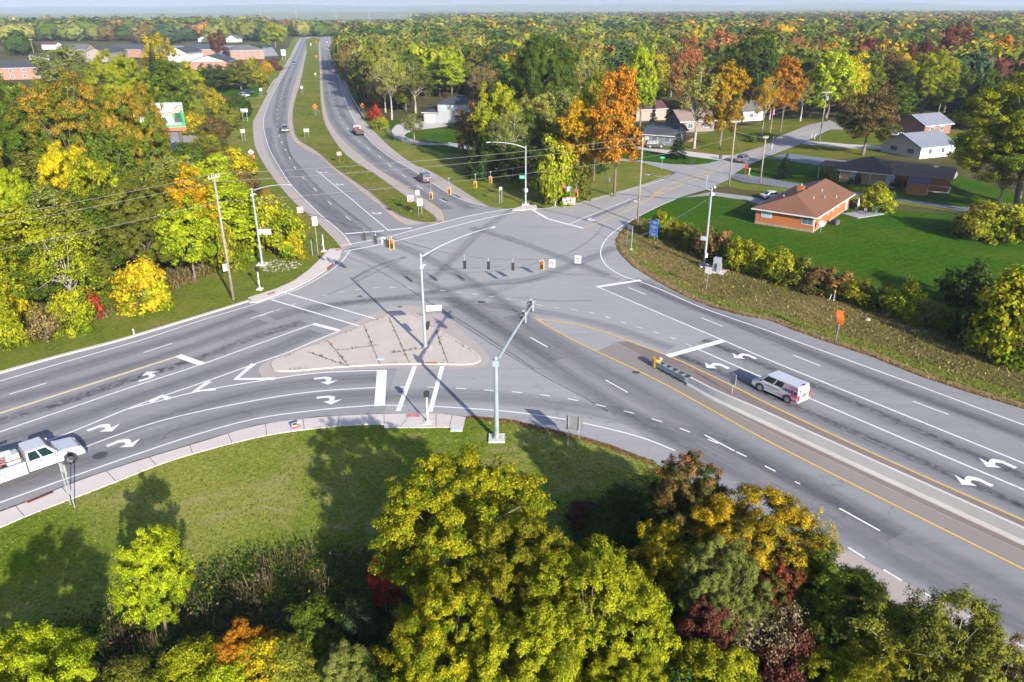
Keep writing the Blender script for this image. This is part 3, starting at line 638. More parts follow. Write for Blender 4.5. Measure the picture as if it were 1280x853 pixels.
wear([(352, 165), (356, 190), (372, 216), (395, 243), (430, 274), (460, 296)], 3.2, ST_soft); wear([(335, 160), (338, 185), (352, 210), (375, 237), (410, 268), (440, 296)], 3.2, ST_soft)
wear([(356, 165), (361, 190), (380, 216), (404, 241), (440, 270), (475, 296)], .9, ST_oil); wear([(380, 46), (366, 75), (352, 106), (347, 130), (345, 150), (352, 168)], 3., ST_soft); wear([(384, 46), (373, 75), (360, 106), (355, 130), (353, 147), (354, 166)], 3., ST_soft)
wear([(408, 62), (412, 95), (422, 132), (440, 158), (470, 186), (510, 215), (545, 236), (590, 262)], 3.2, ST_soft); wear([(403, 60), (406, 95), (411, 132), (424, 160), (450, 185), (485, 213), (520, 238), (560, 262)], 3., ST_soft)
wear([(640, 262), (600, 290), (560, 330), (540, 350)], 2., ST_skid); wear([(500, 326), (470, 340), (440, 356), (400, 372)], .5, ST_skid); wear([(770, 310), (720, 330), (660, 350), (600, 356), (500, 372), (400, 383), (340, 398)], 2.6, ST_soft)
wear([(840, 436), (790, 418), (740, 403), (690, 393), (620, 383), (540, 374), (450, 378), (380, 392)], 2.4, ST_skid)
wear([(760, 345), (700, 322), (640, 300), (590, 285)], 2.4, ST_soft); wear([(775, 350), (730, 343), (660, 352), (580, 380), (520, 395)], 1.6, ST_light)
wear([(730, 276), (770, 260), (800, 248)], 1.6, ST_oil)
for P in ([(423, 317), (470, 337), (540, 381), (575, 405), (620, 434), (675, 468), (720, 492), (760, 515)], [(540, 380), (590, 410), (640, 443), (668, 462)], [(500, 340), (560, 337), (640, 334), (720, 345)], [(640, 372), (700, 377), (740, 376)], [(800, 233), (822, 246), (835, 252)]):
    wear(P, .22, ST_seal, z=Z_D + .003, name='sealed_crack')
for px, r in (((602, 378), .5), ((450, 371), .35), ((795, 466), .4), ((500, 384), .3)):
    c = G(*px); mb = MB(); mb.sheet([(c[0] + math.cos(a) * r, c[1] + math.sin(a) * r * .8) for a in np.linspace(0, 6.28, 13)[:-1]], Z_D + .006); structure(mb, 'manhole_cover', M('manhole_iron', (.06, .06, .065), .7, .3))
c = G(125, 570); mb = MB(); mb.sheet([(c[0] + math.cos(a) * .55, c[1] + math.sin(a) * .55) for a in np.linspace(0, 6.28, 17)[:-1]], Z_D + .006); structure(mb, 'manhole_cover', M('manhole_iron', (.06, .06, .065), .7, .3))
# ------------------------------------------------------------------ foliage
def leaf_material(name, src):
    m, nt, b, out = newmat(name)
    if src == 'object':
        a = N(nt, 'ShaderNodeAttribute', attribute_type='OBJECT', attribute_name='leaf_a').outputs['Color']
        c2 = N(nt, 'ShaderNodeAttribute', attribute_type='OBJECT', attribute_name='leaf_b').outputs['Color']
        mv = N(nt, 'ShaderNodeAttribute', attribute_type='GEOMETRY', attribute_name='mixv').outputs['Fac']
        jt = N(nt, 'ShaderNodeAttribute', attribute_type='GEOMETRY', attribute_name='jit').outputs['Fac']
        mv = math_(nt, 'SUBTRACT', mv, N(nt, 'ShaderNodeAttribute', attribute_type='OBJECT', attribute_name='leaf_s').outputs['Fac'], True)
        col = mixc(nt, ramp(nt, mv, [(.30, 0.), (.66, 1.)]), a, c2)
    else:
        col = N(nt, 'ShaderNodeAttribute', attribute_type='GEOMETRY', attribute_name='leafcol').outputs['Color']
        jt = N(nt, 'ShaderNodeAttribute', attribute_type='GEOMETRY', attribute_name='jit').outputs['Fac']
    hsv = nt.nodes.new('ShaderNodeHueSaturation'); nt.links.new(col, hsv.inputs['Color'])
    nt.links.new(math_(nt, 'ADD', .485, math_(nt, 'MULTIPLY', jt, .03)), hsv.inputs['Hue'])
    nt.links.new(math_(nt, 'ADD', .42, math_(nt, 'MULTIPLY', jt, .70)), hsv.inputs['Value'])
    nt.links.new(hsv.outputs[0], b.inputs['Base Color']); b.inputs['Roughness'].default_value = .6; b.inputs['Specular IOR Level'].default_value = .05
    tr = nt.nodes.new('ShaderNodeBsdfTranslucent'); nt.links.new(hsv.outputs[0], tr.inputs['Color'])
    mx = nt.nodes.new('ShaderNodeMixShader'); mx.inputs[0].default_value = .28
    nt.links.new(b.outputs[0], mx.inputs[1]); nt.links.new(tr.outputs[0], mx.inputs[2]); nt.links.new(mx.outputs[0], out.inputs[0]); return m
LEAF = leaf_material('leaves', 'object'); LEAF_FAR = leaf_material('far_leaves', 'attr')
BARK = M('bark', (.115, .092, .072), .9, var=.35, scale=5, bmp=.5); BARK_PALE = M('pale_bark', (.27, .24, .205), .9, var=.3, scale=5, bmp=.4)

def mesh_np(name, V, F, mats, attrs=None, colattr=None):
    """V (n,3), F (m,k) -> mesh; attrs: {name: per-face float}"""
    me = bpy.data.meshes.new(name); n, (m_, k) = len(V), F.shape
    me.vertices.add(n); me.vertices.foreach_set('co', np.ascontiguousarray(V, np.float32).ravel())
    me.loops.add(m_ * k); me.polygons.add(m_)
    me.polygons.foreach_set('loop_start', np.arange(0, m_ * k, k, dtype=np.int32))
    me.loops.foreach_set('vertex_index', np.ascontiguousarray(F, np.int32).ravel())
    for mt in mats: me.materials.append(mt)
    for an, av in (attrs or {}).items():
        at = me.attributes.new(an, 'FLOAT', 'FACE'); at.data.foreach_set('value', np.ascontiguousarray(av, np.float32))
    if colattr is not None:
        at = me.attributes.new('leafcol', 'FLOAT_COLOR', 'FACE'); at.data.foreach_set('color', np.ascontiguousarray(colattr, np.float32).ravel())
    me.update(calc_edges=True); me.validate(); return me

def leaf_cards(P, Nn, size, r, aspect=.62):
    """a pointed leaf (or spray of leaves) at every point, facing Nn"""
    n = len(P); Nn = Nn / (np.linalg.norm(Nn, axis=1, keepdims=True) + 1e-9)
    t = np.cross(Nn, r.normal(size=(n, 3))); t /= np.linalg.norm(t, axis=1, keepdims=True) + 1e-9
    bt = np.cross(Nn, t); s = (size * r.uniform(.65, 1.35, n))[:, None]
    a = P + t * s * .5; c = P - t * s * .5; b = P + bt * s * .5 * aspect + Nn * s * .08 + t * s * .08; d = P - bt * s * .5 * aspect + Nn * s * .08 + t * s * .08
    V = np.stack([a, b, c, d], 1).reshape(-1, 3); F = np.arange(4 * n).reshape(-1, 4); return V, F
def sphere_dirs(n, r, zlo=-1.):
    z = r.uniform(zlo, 1, n); a = r.uniform(0, 2 * math.pi, n); q = np.sqrt(1 - z * z); return np.stack([q * np.cos(a), q * np.sin(a), z], 1)

def crown_cloud(seed, W_, H_, base=.22, nclump=60, nleaf=8000, leaf=.4, shape='round', gap=.12, fill=.25, clump=1.0, lob=.28, grad=.5):
    """leaf cards for a crown H_ tall over the ground, W_ wide; clump centres are returned for the limbs"""
    r = np.random.default_rng(seed); D = sphere_dirs(nclump, r, -.75)
    ph = r.uniform(0, 6.28, (5, 2)); k = r.integers(1, 4, 5)
    az = np.arctan2(D[:, 1], D[:, 0]); lobe = 1 + lob * sum(np.sin(k[i] * az + ph[i, 0] + 2.2 * D[:, 2] * (1 + i % 2) + ph[i, 1]) for i in range(5)) / 2.4
    rad = np.where(r.uniform(size=nclump) < fill, r.uniform(.25, .7, nclump), r.uniform(.72, .95, nclump)) * np.clip(lobe, .6, 1.1)
    zc = (base + 1) / 2; hz_ = (1 - base) / 2
    C = np.stack([D[:, 0] * rad * .5 * W_, D[:, 1] * rad * .5 * W_, (zc + D[:, 2] * rad * hz_) * H_], 1)
    zn = (C[:, 2] / H_ - base) / (1 - base)
    if shape == 'cone': C[:, :2] *= (1.25 - 1.05 * np.clip(zn, 0, 1))[:, None]
    elif shape == 'oval': C[:, :2] *= (1.05 - .35 * np.abs(zn - .4))[:, None]
    elif shape == 'vase': C[:, :2] *= (.62 + .5 * np.clip(zn, 0, 1))[:, None]
    elif shape == 'dome': C[:, :2] *= (1.15 - .55 * np.clip(zn, 0, 1) ** 2)[:, None]
    cr = clump * r.uniform(.7, 1.3, nclump) * .5 * W_ * 2.3 / math.sqrt(nclump)
    sub = 7; bo = np.repeat(np.arange(nclump), sub); so_ = r.normal(size=(nclump * sub, 3)); so_ *= (np.minimum(np.linalg.norm(so_, axis=1), 1.7) / (np.linalg.norm(so_, axis=1) + 1e-9))[:, None]
    SC = C[bo] + so_ * cr[bo][:, None] * np.array([.52, .52, .40]); sr = cr[bo] * r.uniform(.28, .52, nclump * sub)
    w = sr ** 2; which_s = r.choice(nclump * sub, nleaf, p=w / w.sum()); which = bo[which_s]
    off = r.normal(size=(nleaf, 3)); on = np.linalg.norm(off, axis=1, keepdims=True); off = off / (on + 1e-9) * np.minimum(on * .62, 1.5)
    off[:, 2] = np.where(off[:, 2] < 0, off[:, 2] * .7, off[:, 2])
    P = SC[which_s] + off * sr[which_s][:, None] * np.array([1, 1, .85])
    P[:, 2] = np.maximum(P[:, 2], .06 * leaf)
    ctr = np.array([0, 0, (zc - .12) * H_]); outw = P - ctr; outw /= np.linalg.norm(outw, axis=1, keepdims=True) + 1e-9
    bl = P - C[which]; bl /= np.linalg.norm(bl, axis=1, keepdims=True) + 1e-9
    Nn = .30 * off + .55 * bl + .6 * outw + .42 * r.normal(size=(nleaf, 3)) + np.array([0, 0, .25])
    V, F = leaf_cards(P, Nn, leaf, r)
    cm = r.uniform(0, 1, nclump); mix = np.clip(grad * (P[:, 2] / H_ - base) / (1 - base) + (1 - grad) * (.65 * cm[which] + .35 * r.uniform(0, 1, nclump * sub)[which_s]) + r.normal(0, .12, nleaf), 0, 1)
    return V, F, mix, r.uniform(0, 1, nleaf), C
def trunk_mesh(name, seed, H_, W_, C, base, r0, nlimb=9, bark=None, lean=.04, twigs=0):
    r = np.random.default_rng(seed + 77); mb = MB(); top = H_ * (.55 + .25 * base)
    pts = [(0, 0, -.15)]; x = y = 0.
    for t in (.12, .3, .5, .75, 1.):
        x += r.normal(0, lean) * H_ * .12; y += r.normal(0, lean) * H_ * .12; pts.append((x, y, top * t))
    mb.tube(pts, [r0 * 1.35, r0, r0 * .88, r0 * .7, r0 * .45, r0 * .16], 7)
    idx = r.choice(len(C), min(nlimb, len(C)), replace=False)
    for i in idx:
        c = C[i]; z0 = min(top * r.uniform(.4, .8), max(c[2] * .8, top * .3)); q = np.array([np.interp(z0, [p[2] for p in pts], [p[0] for p in pts]), np.interp(z0, [p[2] for p in pts], [p[1] for p in pts]), z0])
        mid = q * .5 + c * .5 + np.array([0, 0, .06 * H_]) * r.uniform(-.2, 1); rr = r0 * r.uniform(.28, .45)
        mb.tube([q, mid, c], [rr, rr * .65, rr * .2], 5)
        for k in range(twigs):
            e = c + r.normal(0, .09, 3) * np.array([W_, W_, H_]); mb.tube([mid * .5 + c * .5, e], [rr * .35, rr * .08], 4)
    o = mb.build(name, bark or BARK, smooth=True); return o

_PROTO = {}
def tree_proto(key):
    """(crown mesh, trunk mesh, nominal width, nominal height) shared by all trees of a kind"""
    if key in _PROTO: return _PROTO[key]
    kind, var = key; seed = 100 * (sum(ord(c) for c in kind)) + var
    P = dict(mid=dict(W_=9., H_=12., base=.08, nclump=120, nleaf=16500, leaf=.30, clump=.9, lob=.24), 
             tall=dict(W_=7.5, H_=15., base=.1, nclump=95, nleaf=16000, leaf=.32, shape='oval', lob=.3),
             open=dict(W_=9., H_=13., base=.28, nclump=75, nleaf=6500, leaf=.27, clump=.85, fill=.35, lob=.35),
             far=dict(W_=9., H_=12., base=-.04, nclump=42, nleaf=2600, leaf=.72, lob=.34),
             farO=dict(W_=8., H_=13., base=.2, nclump=40, nleaf=1500, leaf=.62, lob=.36),
             bush=dict(W_=4., H_=3., base=-.25, nclump=56, nleaf=8000, leaf=.21, shape='dome', lob=.3, grad=.4),
             wisp=dict(W_=5., H_=4., base=.1, nclump=40, nleaf=1500, leaf=.24, clump=.8, lob=.4),
             near=dict(W_=10., H_=10., base=.06, nclump=330, nleaf=150000, leaf=.118, clump=.80, fill=.30, lob=.17, grad=.35),
             nearS=dict(W_=5., H_=6., base=.10, nclump=150, nleaf=52000, leaf=.105, shape='oval', clump=.85, lob=.2, grad=.4),
             nearO=dict(W_=8., H_=9., base=.18, nclump=130, nleaf=36000, leaf=.145, clump=.72, fill=.4, lob=.4, grad=.4),
             nearB=dict(W_=4., H_=3.2, base=-.2, nclump=80, nleaf=20000, leaf=.125, shape='dome', lob=.38, grad=.45),
             nearT=dict(W_=5., H_=6., base=.1, nclump=60, nleaf=2600, leaf=.15, clump=.7, fill=.4, lob=.4, grad=.4),
             )[kind] if kind != 'conifer' else None
    if kind == 'conifer':
        Wn, Hn = 6., 13.; r = np.random.default_rng(seed); Ps = []; Ns = []; Cs = []
        for lv in range(26):
            t = lv / 25; z = Hn * (.06 + .92 * t); R = Wn * .5 * (1 - t) ** .85 * r.uniform(.85, 1.1) + .12; nb = int(5 + 9 * (1 - t))
            for b_ in range(nb):
                a = r.uniform(0, 6.28); L = R * r.uniform(.75, 1.1); n = int(18 + 60 * (1 - t)) ; u = r.uniform(.1, 1, n) ** .7
                p = np.stack([np.cos(a) * L * u, np.sin(a) * L * u, z - .28 * L * u * u + .1 * u], 1) + r.normal(0, .11, (n, 3)) * np.array([1, 1, .5]); Ps.append(p)
                Ns.append(np.array([math.cos(a) * .5, math.sin(a) * .5, .9]) + r.normal(0, .45, (n, 3)))
        Pp = np.concatenate(Ps); V, F = leaf_cards(Pp, np.concatenate(Ns), .36, r, .4); n = len(Pp)
        mesh = mesh_np('crown', V, F, [LEAF], dict(mixv=np.clip(r.uniform(0, 1, n) * .6 + .3 * Pp[:, 2] / Hn, 0, 1), jit=r.uniform(0, 1, n)))
        tk = MB(); tk.tube([(0, 0, -.1), (0, 0, Hn * .5), (0, 0, Hn * .96)], [.2, .13, .03], 6); to = tk.build('trunk', BARK, smooth=True)
    else:
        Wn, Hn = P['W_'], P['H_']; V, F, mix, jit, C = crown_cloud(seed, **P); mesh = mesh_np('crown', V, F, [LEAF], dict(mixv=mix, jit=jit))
        to = trunk_mesh('trunk', seed, Hn, Wn, C, max(P['base'], 0.05), Wn * (.028 if 'ear' not in kind else .022), {'near': 26, 'nearO': 34, 'open': 22, 'nearT': 40, 'wisp': 16, 'farO': 14}.get(kind, 11), BARK_PALE if kind in ('open', 'farO', 'nearO') else BARK, twigs={'nearT': 4, 'nearO': 2, 'open': 2, 'wisp': 2}.get(kind, 0))
    tm = to.data; bpy.data.objects.remove(to); _PROTO[key] = (mesh, tm, Wn, Hn); return _PROTO[key]

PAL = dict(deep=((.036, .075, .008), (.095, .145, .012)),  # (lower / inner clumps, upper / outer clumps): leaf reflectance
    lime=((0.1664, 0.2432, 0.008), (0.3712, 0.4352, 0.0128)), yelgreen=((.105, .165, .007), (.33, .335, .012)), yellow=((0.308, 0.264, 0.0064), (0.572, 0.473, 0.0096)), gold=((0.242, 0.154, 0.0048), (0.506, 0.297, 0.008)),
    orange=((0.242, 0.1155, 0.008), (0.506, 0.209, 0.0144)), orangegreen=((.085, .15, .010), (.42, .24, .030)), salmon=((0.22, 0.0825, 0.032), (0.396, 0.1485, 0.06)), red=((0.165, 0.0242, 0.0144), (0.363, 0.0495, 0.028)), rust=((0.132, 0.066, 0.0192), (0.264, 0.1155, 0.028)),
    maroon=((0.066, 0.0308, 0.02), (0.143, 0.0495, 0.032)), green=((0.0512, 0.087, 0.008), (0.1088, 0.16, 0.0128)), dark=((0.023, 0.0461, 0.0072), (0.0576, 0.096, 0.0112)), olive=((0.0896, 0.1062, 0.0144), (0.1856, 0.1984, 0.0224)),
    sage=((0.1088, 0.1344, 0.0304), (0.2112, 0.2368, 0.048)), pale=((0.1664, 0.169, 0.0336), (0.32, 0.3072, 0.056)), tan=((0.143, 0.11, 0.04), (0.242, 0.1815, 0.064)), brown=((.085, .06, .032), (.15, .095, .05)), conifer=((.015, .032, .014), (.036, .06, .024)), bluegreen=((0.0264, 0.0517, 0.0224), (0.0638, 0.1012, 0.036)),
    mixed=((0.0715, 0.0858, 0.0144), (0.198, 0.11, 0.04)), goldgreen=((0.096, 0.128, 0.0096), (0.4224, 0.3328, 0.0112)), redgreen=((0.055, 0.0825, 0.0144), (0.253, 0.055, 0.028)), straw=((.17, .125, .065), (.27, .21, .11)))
COLW = dict(deep='deep green', lime='lime green', yelgreen='yellow-green', yellow='bright yellow', gold='golden', orange='orange', orangegreen='orange-topped green', salmon='salmon red', red='crimson', rust='rust brown', maroon='dark maroon', green='mid green', dark='dark green', olive='olive green',
    sage='grey-green', pale='pale yellow-olive', tan='tan', brown='brown', conifer='dark', bluegreen='blue-green', mixed='green and reddish', goldgreen='green and gold', redgreen='green and red-tipped', straw='straw coloured')
_vn = {}; BIAS = dict(orangegreen=.15, pinkgreen=.2, redgreen=.15, goldlime=.06, mixed=.06, goldmix=.04)
def plant(name, cat, label, x, y, w, h, pal, kind='mid', group=None, rz=None, z=0.):
    nv = {'near': 3, 'nearS': 2, 'nearO': 2, 'nearB': 3, 'nearT': 2, 'mid': 4, 'tall': 3, 'open': 3, 'far': 5, 'farO': 3, 'bush': 4, 'wisp': 2, 'conifer': 2}[kind]
    _vn[kind] = _vn.get(kind, -1) + 1; var = _vn[kind] % nv
    cm, tm, Wn, Hn = tree_proto((kind, var))
    root = thing(name, label, cat, (x, y, z), random.uniform(0, 6.28) if rz is None else rz, group); root.scale = (w / Wn, w / Wn, h / Hn)
    ob = bpy.data.objects.new('trunk' if cat == 'tree' else 'stem', tm); COL.objects.link(ob); ob.parent = root
    oc = bpy.data.objects.new('crown' if cat == 'tree' else 'foliage', cm); COL.objects.link(oc); oc.parent = root
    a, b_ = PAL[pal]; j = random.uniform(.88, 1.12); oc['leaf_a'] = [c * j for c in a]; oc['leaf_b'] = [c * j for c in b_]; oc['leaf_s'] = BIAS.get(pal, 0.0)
    return root
def tree_px(cx, by, ty, wpx, pal, kind='mid', label=None, name=None, cat='tree', group=None):
    """a tree or bush surveyed from the photograph: foot (cx, by), top row ty, crown width wpx"""
    x, y = G(cx, by); top = HT((cx, by), (cx, ty)); w = wpx * PXM((by + ty) / 2 if by < 300 else by)
    d = math.hypot(y, 32)
    # width from the slant distance to the crown
    w = wpx * (y * _cp + (CAMH - top * .6) * _sp) / FPX
    return plant(name or {'conifer': 'conifer'}.get(kind, 'tree' if cat == 'tree' else 'bush'), cat, label, x, y, w, max(top, .5), pal, kind, group)
# ------------------------------------------------------------------ surveyed trees and bushes
def fg(cx, ty, h, wpx, pal, kind, label, name='tree', cat='tree', group=None, ang=None):
    """foot from the crown's top pixel and its height"""
    x, y = G(cx, ty, h); w = wpx * (y * _cp + (CAMH - h * .6) * _sp) / FPX
    return plant(name, cat, label, x, y, w, h, pal, kind, group)
gN = 'trees along the bottom of the lawn'
fg(560, 575, 9.6, 235, 'goldgreen2', 'near', 'largest yellow-green tree at the lawn edge, golden at its top', group=gN) if False else None
PAL['goldlime'] = ((.10, .16, .006), (.345, .315, .010)); PAL['gildedgreen'] = ((.17, .22, .010), (.52, .36, .012)); PAL['olivegold'] = ((.085, .12, .008), (.26, .24, .013)); PAL['pinkgreen'] = ((.035, .075, .014), (.40, .19, .06)); PAL['goldmix'] = ((.085, .10, .010), (.40, .27, .012))
fg(580, 574, 9.6, 222, 'goldlime', 'near', 'large yellow-green tree with golden top rising beside the lawn shadow', group=gN)
fg(652, 652, 9.0, 150, 'olivegold', 'near', 'golden olive crown wedged between the two largest bottom trees', group=gN)
fg(742, 692, 9.0, 205, 'yelgreen', 'near', 'large bright lime tree at the bottom centre, brightest crown there', group=gN)
fg(556, 735, 8.4, 165, 'goldlime', 'near', 'yellow-green tree below the golden-topped one, beside the red shrub', group=gN)
fg(655, 775, 8.0, 190, 'yelgreen', 'near', 'yellow-green crown cut by the bottom edge of the photo, in the middle', group=gN)
fg(790, 820, 6.5, 120, 'yelgreen', 'near', 'small lime crown at the bottom right of the lime tree', group=gN)
fg(476, 688, 4.6, 46, 'red', 'nearS', 'narrow crimson shrub left of the large yellow-green tree', 'shrub', 'shrub')
fg(866, 566, 8.2, 118, 'pinkgreen', 'near', 'dark green tree with pink-orange tips reaching the road edge', group=gN)
fg(948, 616, 8.0, 178, 'goldmix', 'near', 'broad golden tree beside the road, right of the pink-tipped one', group=gN)
fg(835, 655, 6.4, 95, 'goldgreen', 'nearS', 'green and gold tree in front of the dark underbrush', group=gN)
fg(912, 676, 8.0, 120, 'sage', 'near', 'feathery grey-green tree in front of the golden tree', group=gN)
fg(893, 754, 6.0, 84, 'maroon', 'nearS', 'dark maroon shrub below the feathery grey-green tree', 'shrub', 'shrub')
fg(975, 700, 6.4, 78, 'redgreen', 'nearS', 'red-tipped shrub between golden tree and mid green tree', 'shrub', 'shrub')
fg(968, 752, 6.0, 110, 'straw', 'nearT', 'nearly leafless twiggy shrub with a few yellow leaves', 'shrub', 'shrub')
fg(1050, 700, 6.6, 118, 'green', 'nearS', 'mid green tree standing against the concrete shoulder', group=gN)
fg(1030, 640, 5.5, 60, 'goldgreen', 'nearT', 'thin branch-like gold sapling leaning over the road', group=gN)
fg(1118, 748, 6.8, 170, 'olive', 'nearO', 'open olive tree spreading over the concrete shoulder', group=gN)
fg(1218, 745, 8.4, 165, 'olive', 'nearO', 'tall sparse olive tree at the right, road showing through it', group=gN)
fg(1150, 806, 6.2, 185, 'olivegold', 'near', 'olive-gold crown at the bottom right under the sparse trees', group=gN)
fg(1050, 800, 5.0, 120, 'dark', 'nearB', 'dark green bush below the mid green tree', 'bush', 'bush')
fg(1000, 800, 4.6, 100, 'maroon', 'nearB', 'maroon bush at the bottom edge beside twiggy shrub', 'bush', 'bush')
fg(1075, 826, 5.0, 130, 'yelgreen', 'nearS', 'yellow-green shrub at the bottom edge under dark green bush', 'shrub', 'shrub')
fg(1268, 806, 6.0, 110, 'mixed', 'nearO', 'reddish green tree cut by the bottom right corner', group=gN)
fg(905, 812, 5.2, 120, 'yelgreen', 'nearS', 'yellow-green shrub at the bottom edge below maroon shrub', 'shrub', 'shrub')
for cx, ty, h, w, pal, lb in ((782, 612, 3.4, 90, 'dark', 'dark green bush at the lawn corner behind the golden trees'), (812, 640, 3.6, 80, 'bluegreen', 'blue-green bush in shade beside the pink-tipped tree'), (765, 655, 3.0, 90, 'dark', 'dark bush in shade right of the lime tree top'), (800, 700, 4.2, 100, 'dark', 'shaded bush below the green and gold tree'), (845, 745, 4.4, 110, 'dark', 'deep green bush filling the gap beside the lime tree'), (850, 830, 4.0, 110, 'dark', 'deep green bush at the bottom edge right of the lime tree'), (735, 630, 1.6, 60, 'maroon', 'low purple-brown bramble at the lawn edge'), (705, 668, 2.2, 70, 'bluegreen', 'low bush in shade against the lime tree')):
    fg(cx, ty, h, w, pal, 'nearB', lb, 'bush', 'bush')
# bottom left: small lime tree on the lawn and the shrubs in the weeds
x, y = G(208, 792); plant('tree', 'tree', 'small bright lime tree standing alone at the left of the lawn', x, y, 4.0, HT((205, 792), (198, 652)), 'lime', 'nearS', gN)
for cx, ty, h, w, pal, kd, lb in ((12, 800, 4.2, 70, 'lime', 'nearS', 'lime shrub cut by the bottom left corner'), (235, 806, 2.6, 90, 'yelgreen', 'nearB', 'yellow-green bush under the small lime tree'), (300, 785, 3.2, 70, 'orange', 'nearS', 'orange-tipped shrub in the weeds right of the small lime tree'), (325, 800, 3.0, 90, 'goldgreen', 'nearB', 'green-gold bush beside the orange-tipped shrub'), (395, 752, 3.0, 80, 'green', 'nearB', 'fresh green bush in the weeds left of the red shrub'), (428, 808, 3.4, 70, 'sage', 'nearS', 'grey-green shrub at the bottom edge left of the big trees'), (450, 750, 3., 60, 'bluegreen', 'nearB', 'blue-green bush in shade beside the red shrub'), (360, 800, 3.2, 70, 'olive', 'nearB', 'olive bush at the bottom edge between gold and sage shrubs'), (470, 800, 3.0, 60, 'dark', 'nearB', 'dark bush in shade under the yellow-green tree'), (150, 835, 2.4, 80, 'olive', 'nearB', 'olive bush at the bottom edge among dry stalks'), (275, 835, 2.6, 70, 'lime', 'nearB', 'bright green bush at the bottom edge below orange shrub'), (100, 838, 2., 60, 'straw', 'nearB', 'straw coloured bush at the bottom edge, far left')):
    fg(cx, ty, h, w, pal, kd, lb, 'shrub' if 'shrub' in lb else 'bush', 'shrub' if 'shrub' in lb else 'bush')
# one tree just off the frame whose shade lies over the left of the lawn, and the crowd behind the camera that shades the weeds
plant('tree', 'tree', 'lime tree at the bottom left corner casting shade on the lawn', -21.5, 23.5, 7, 8.2, 'lime', 'near', gN)

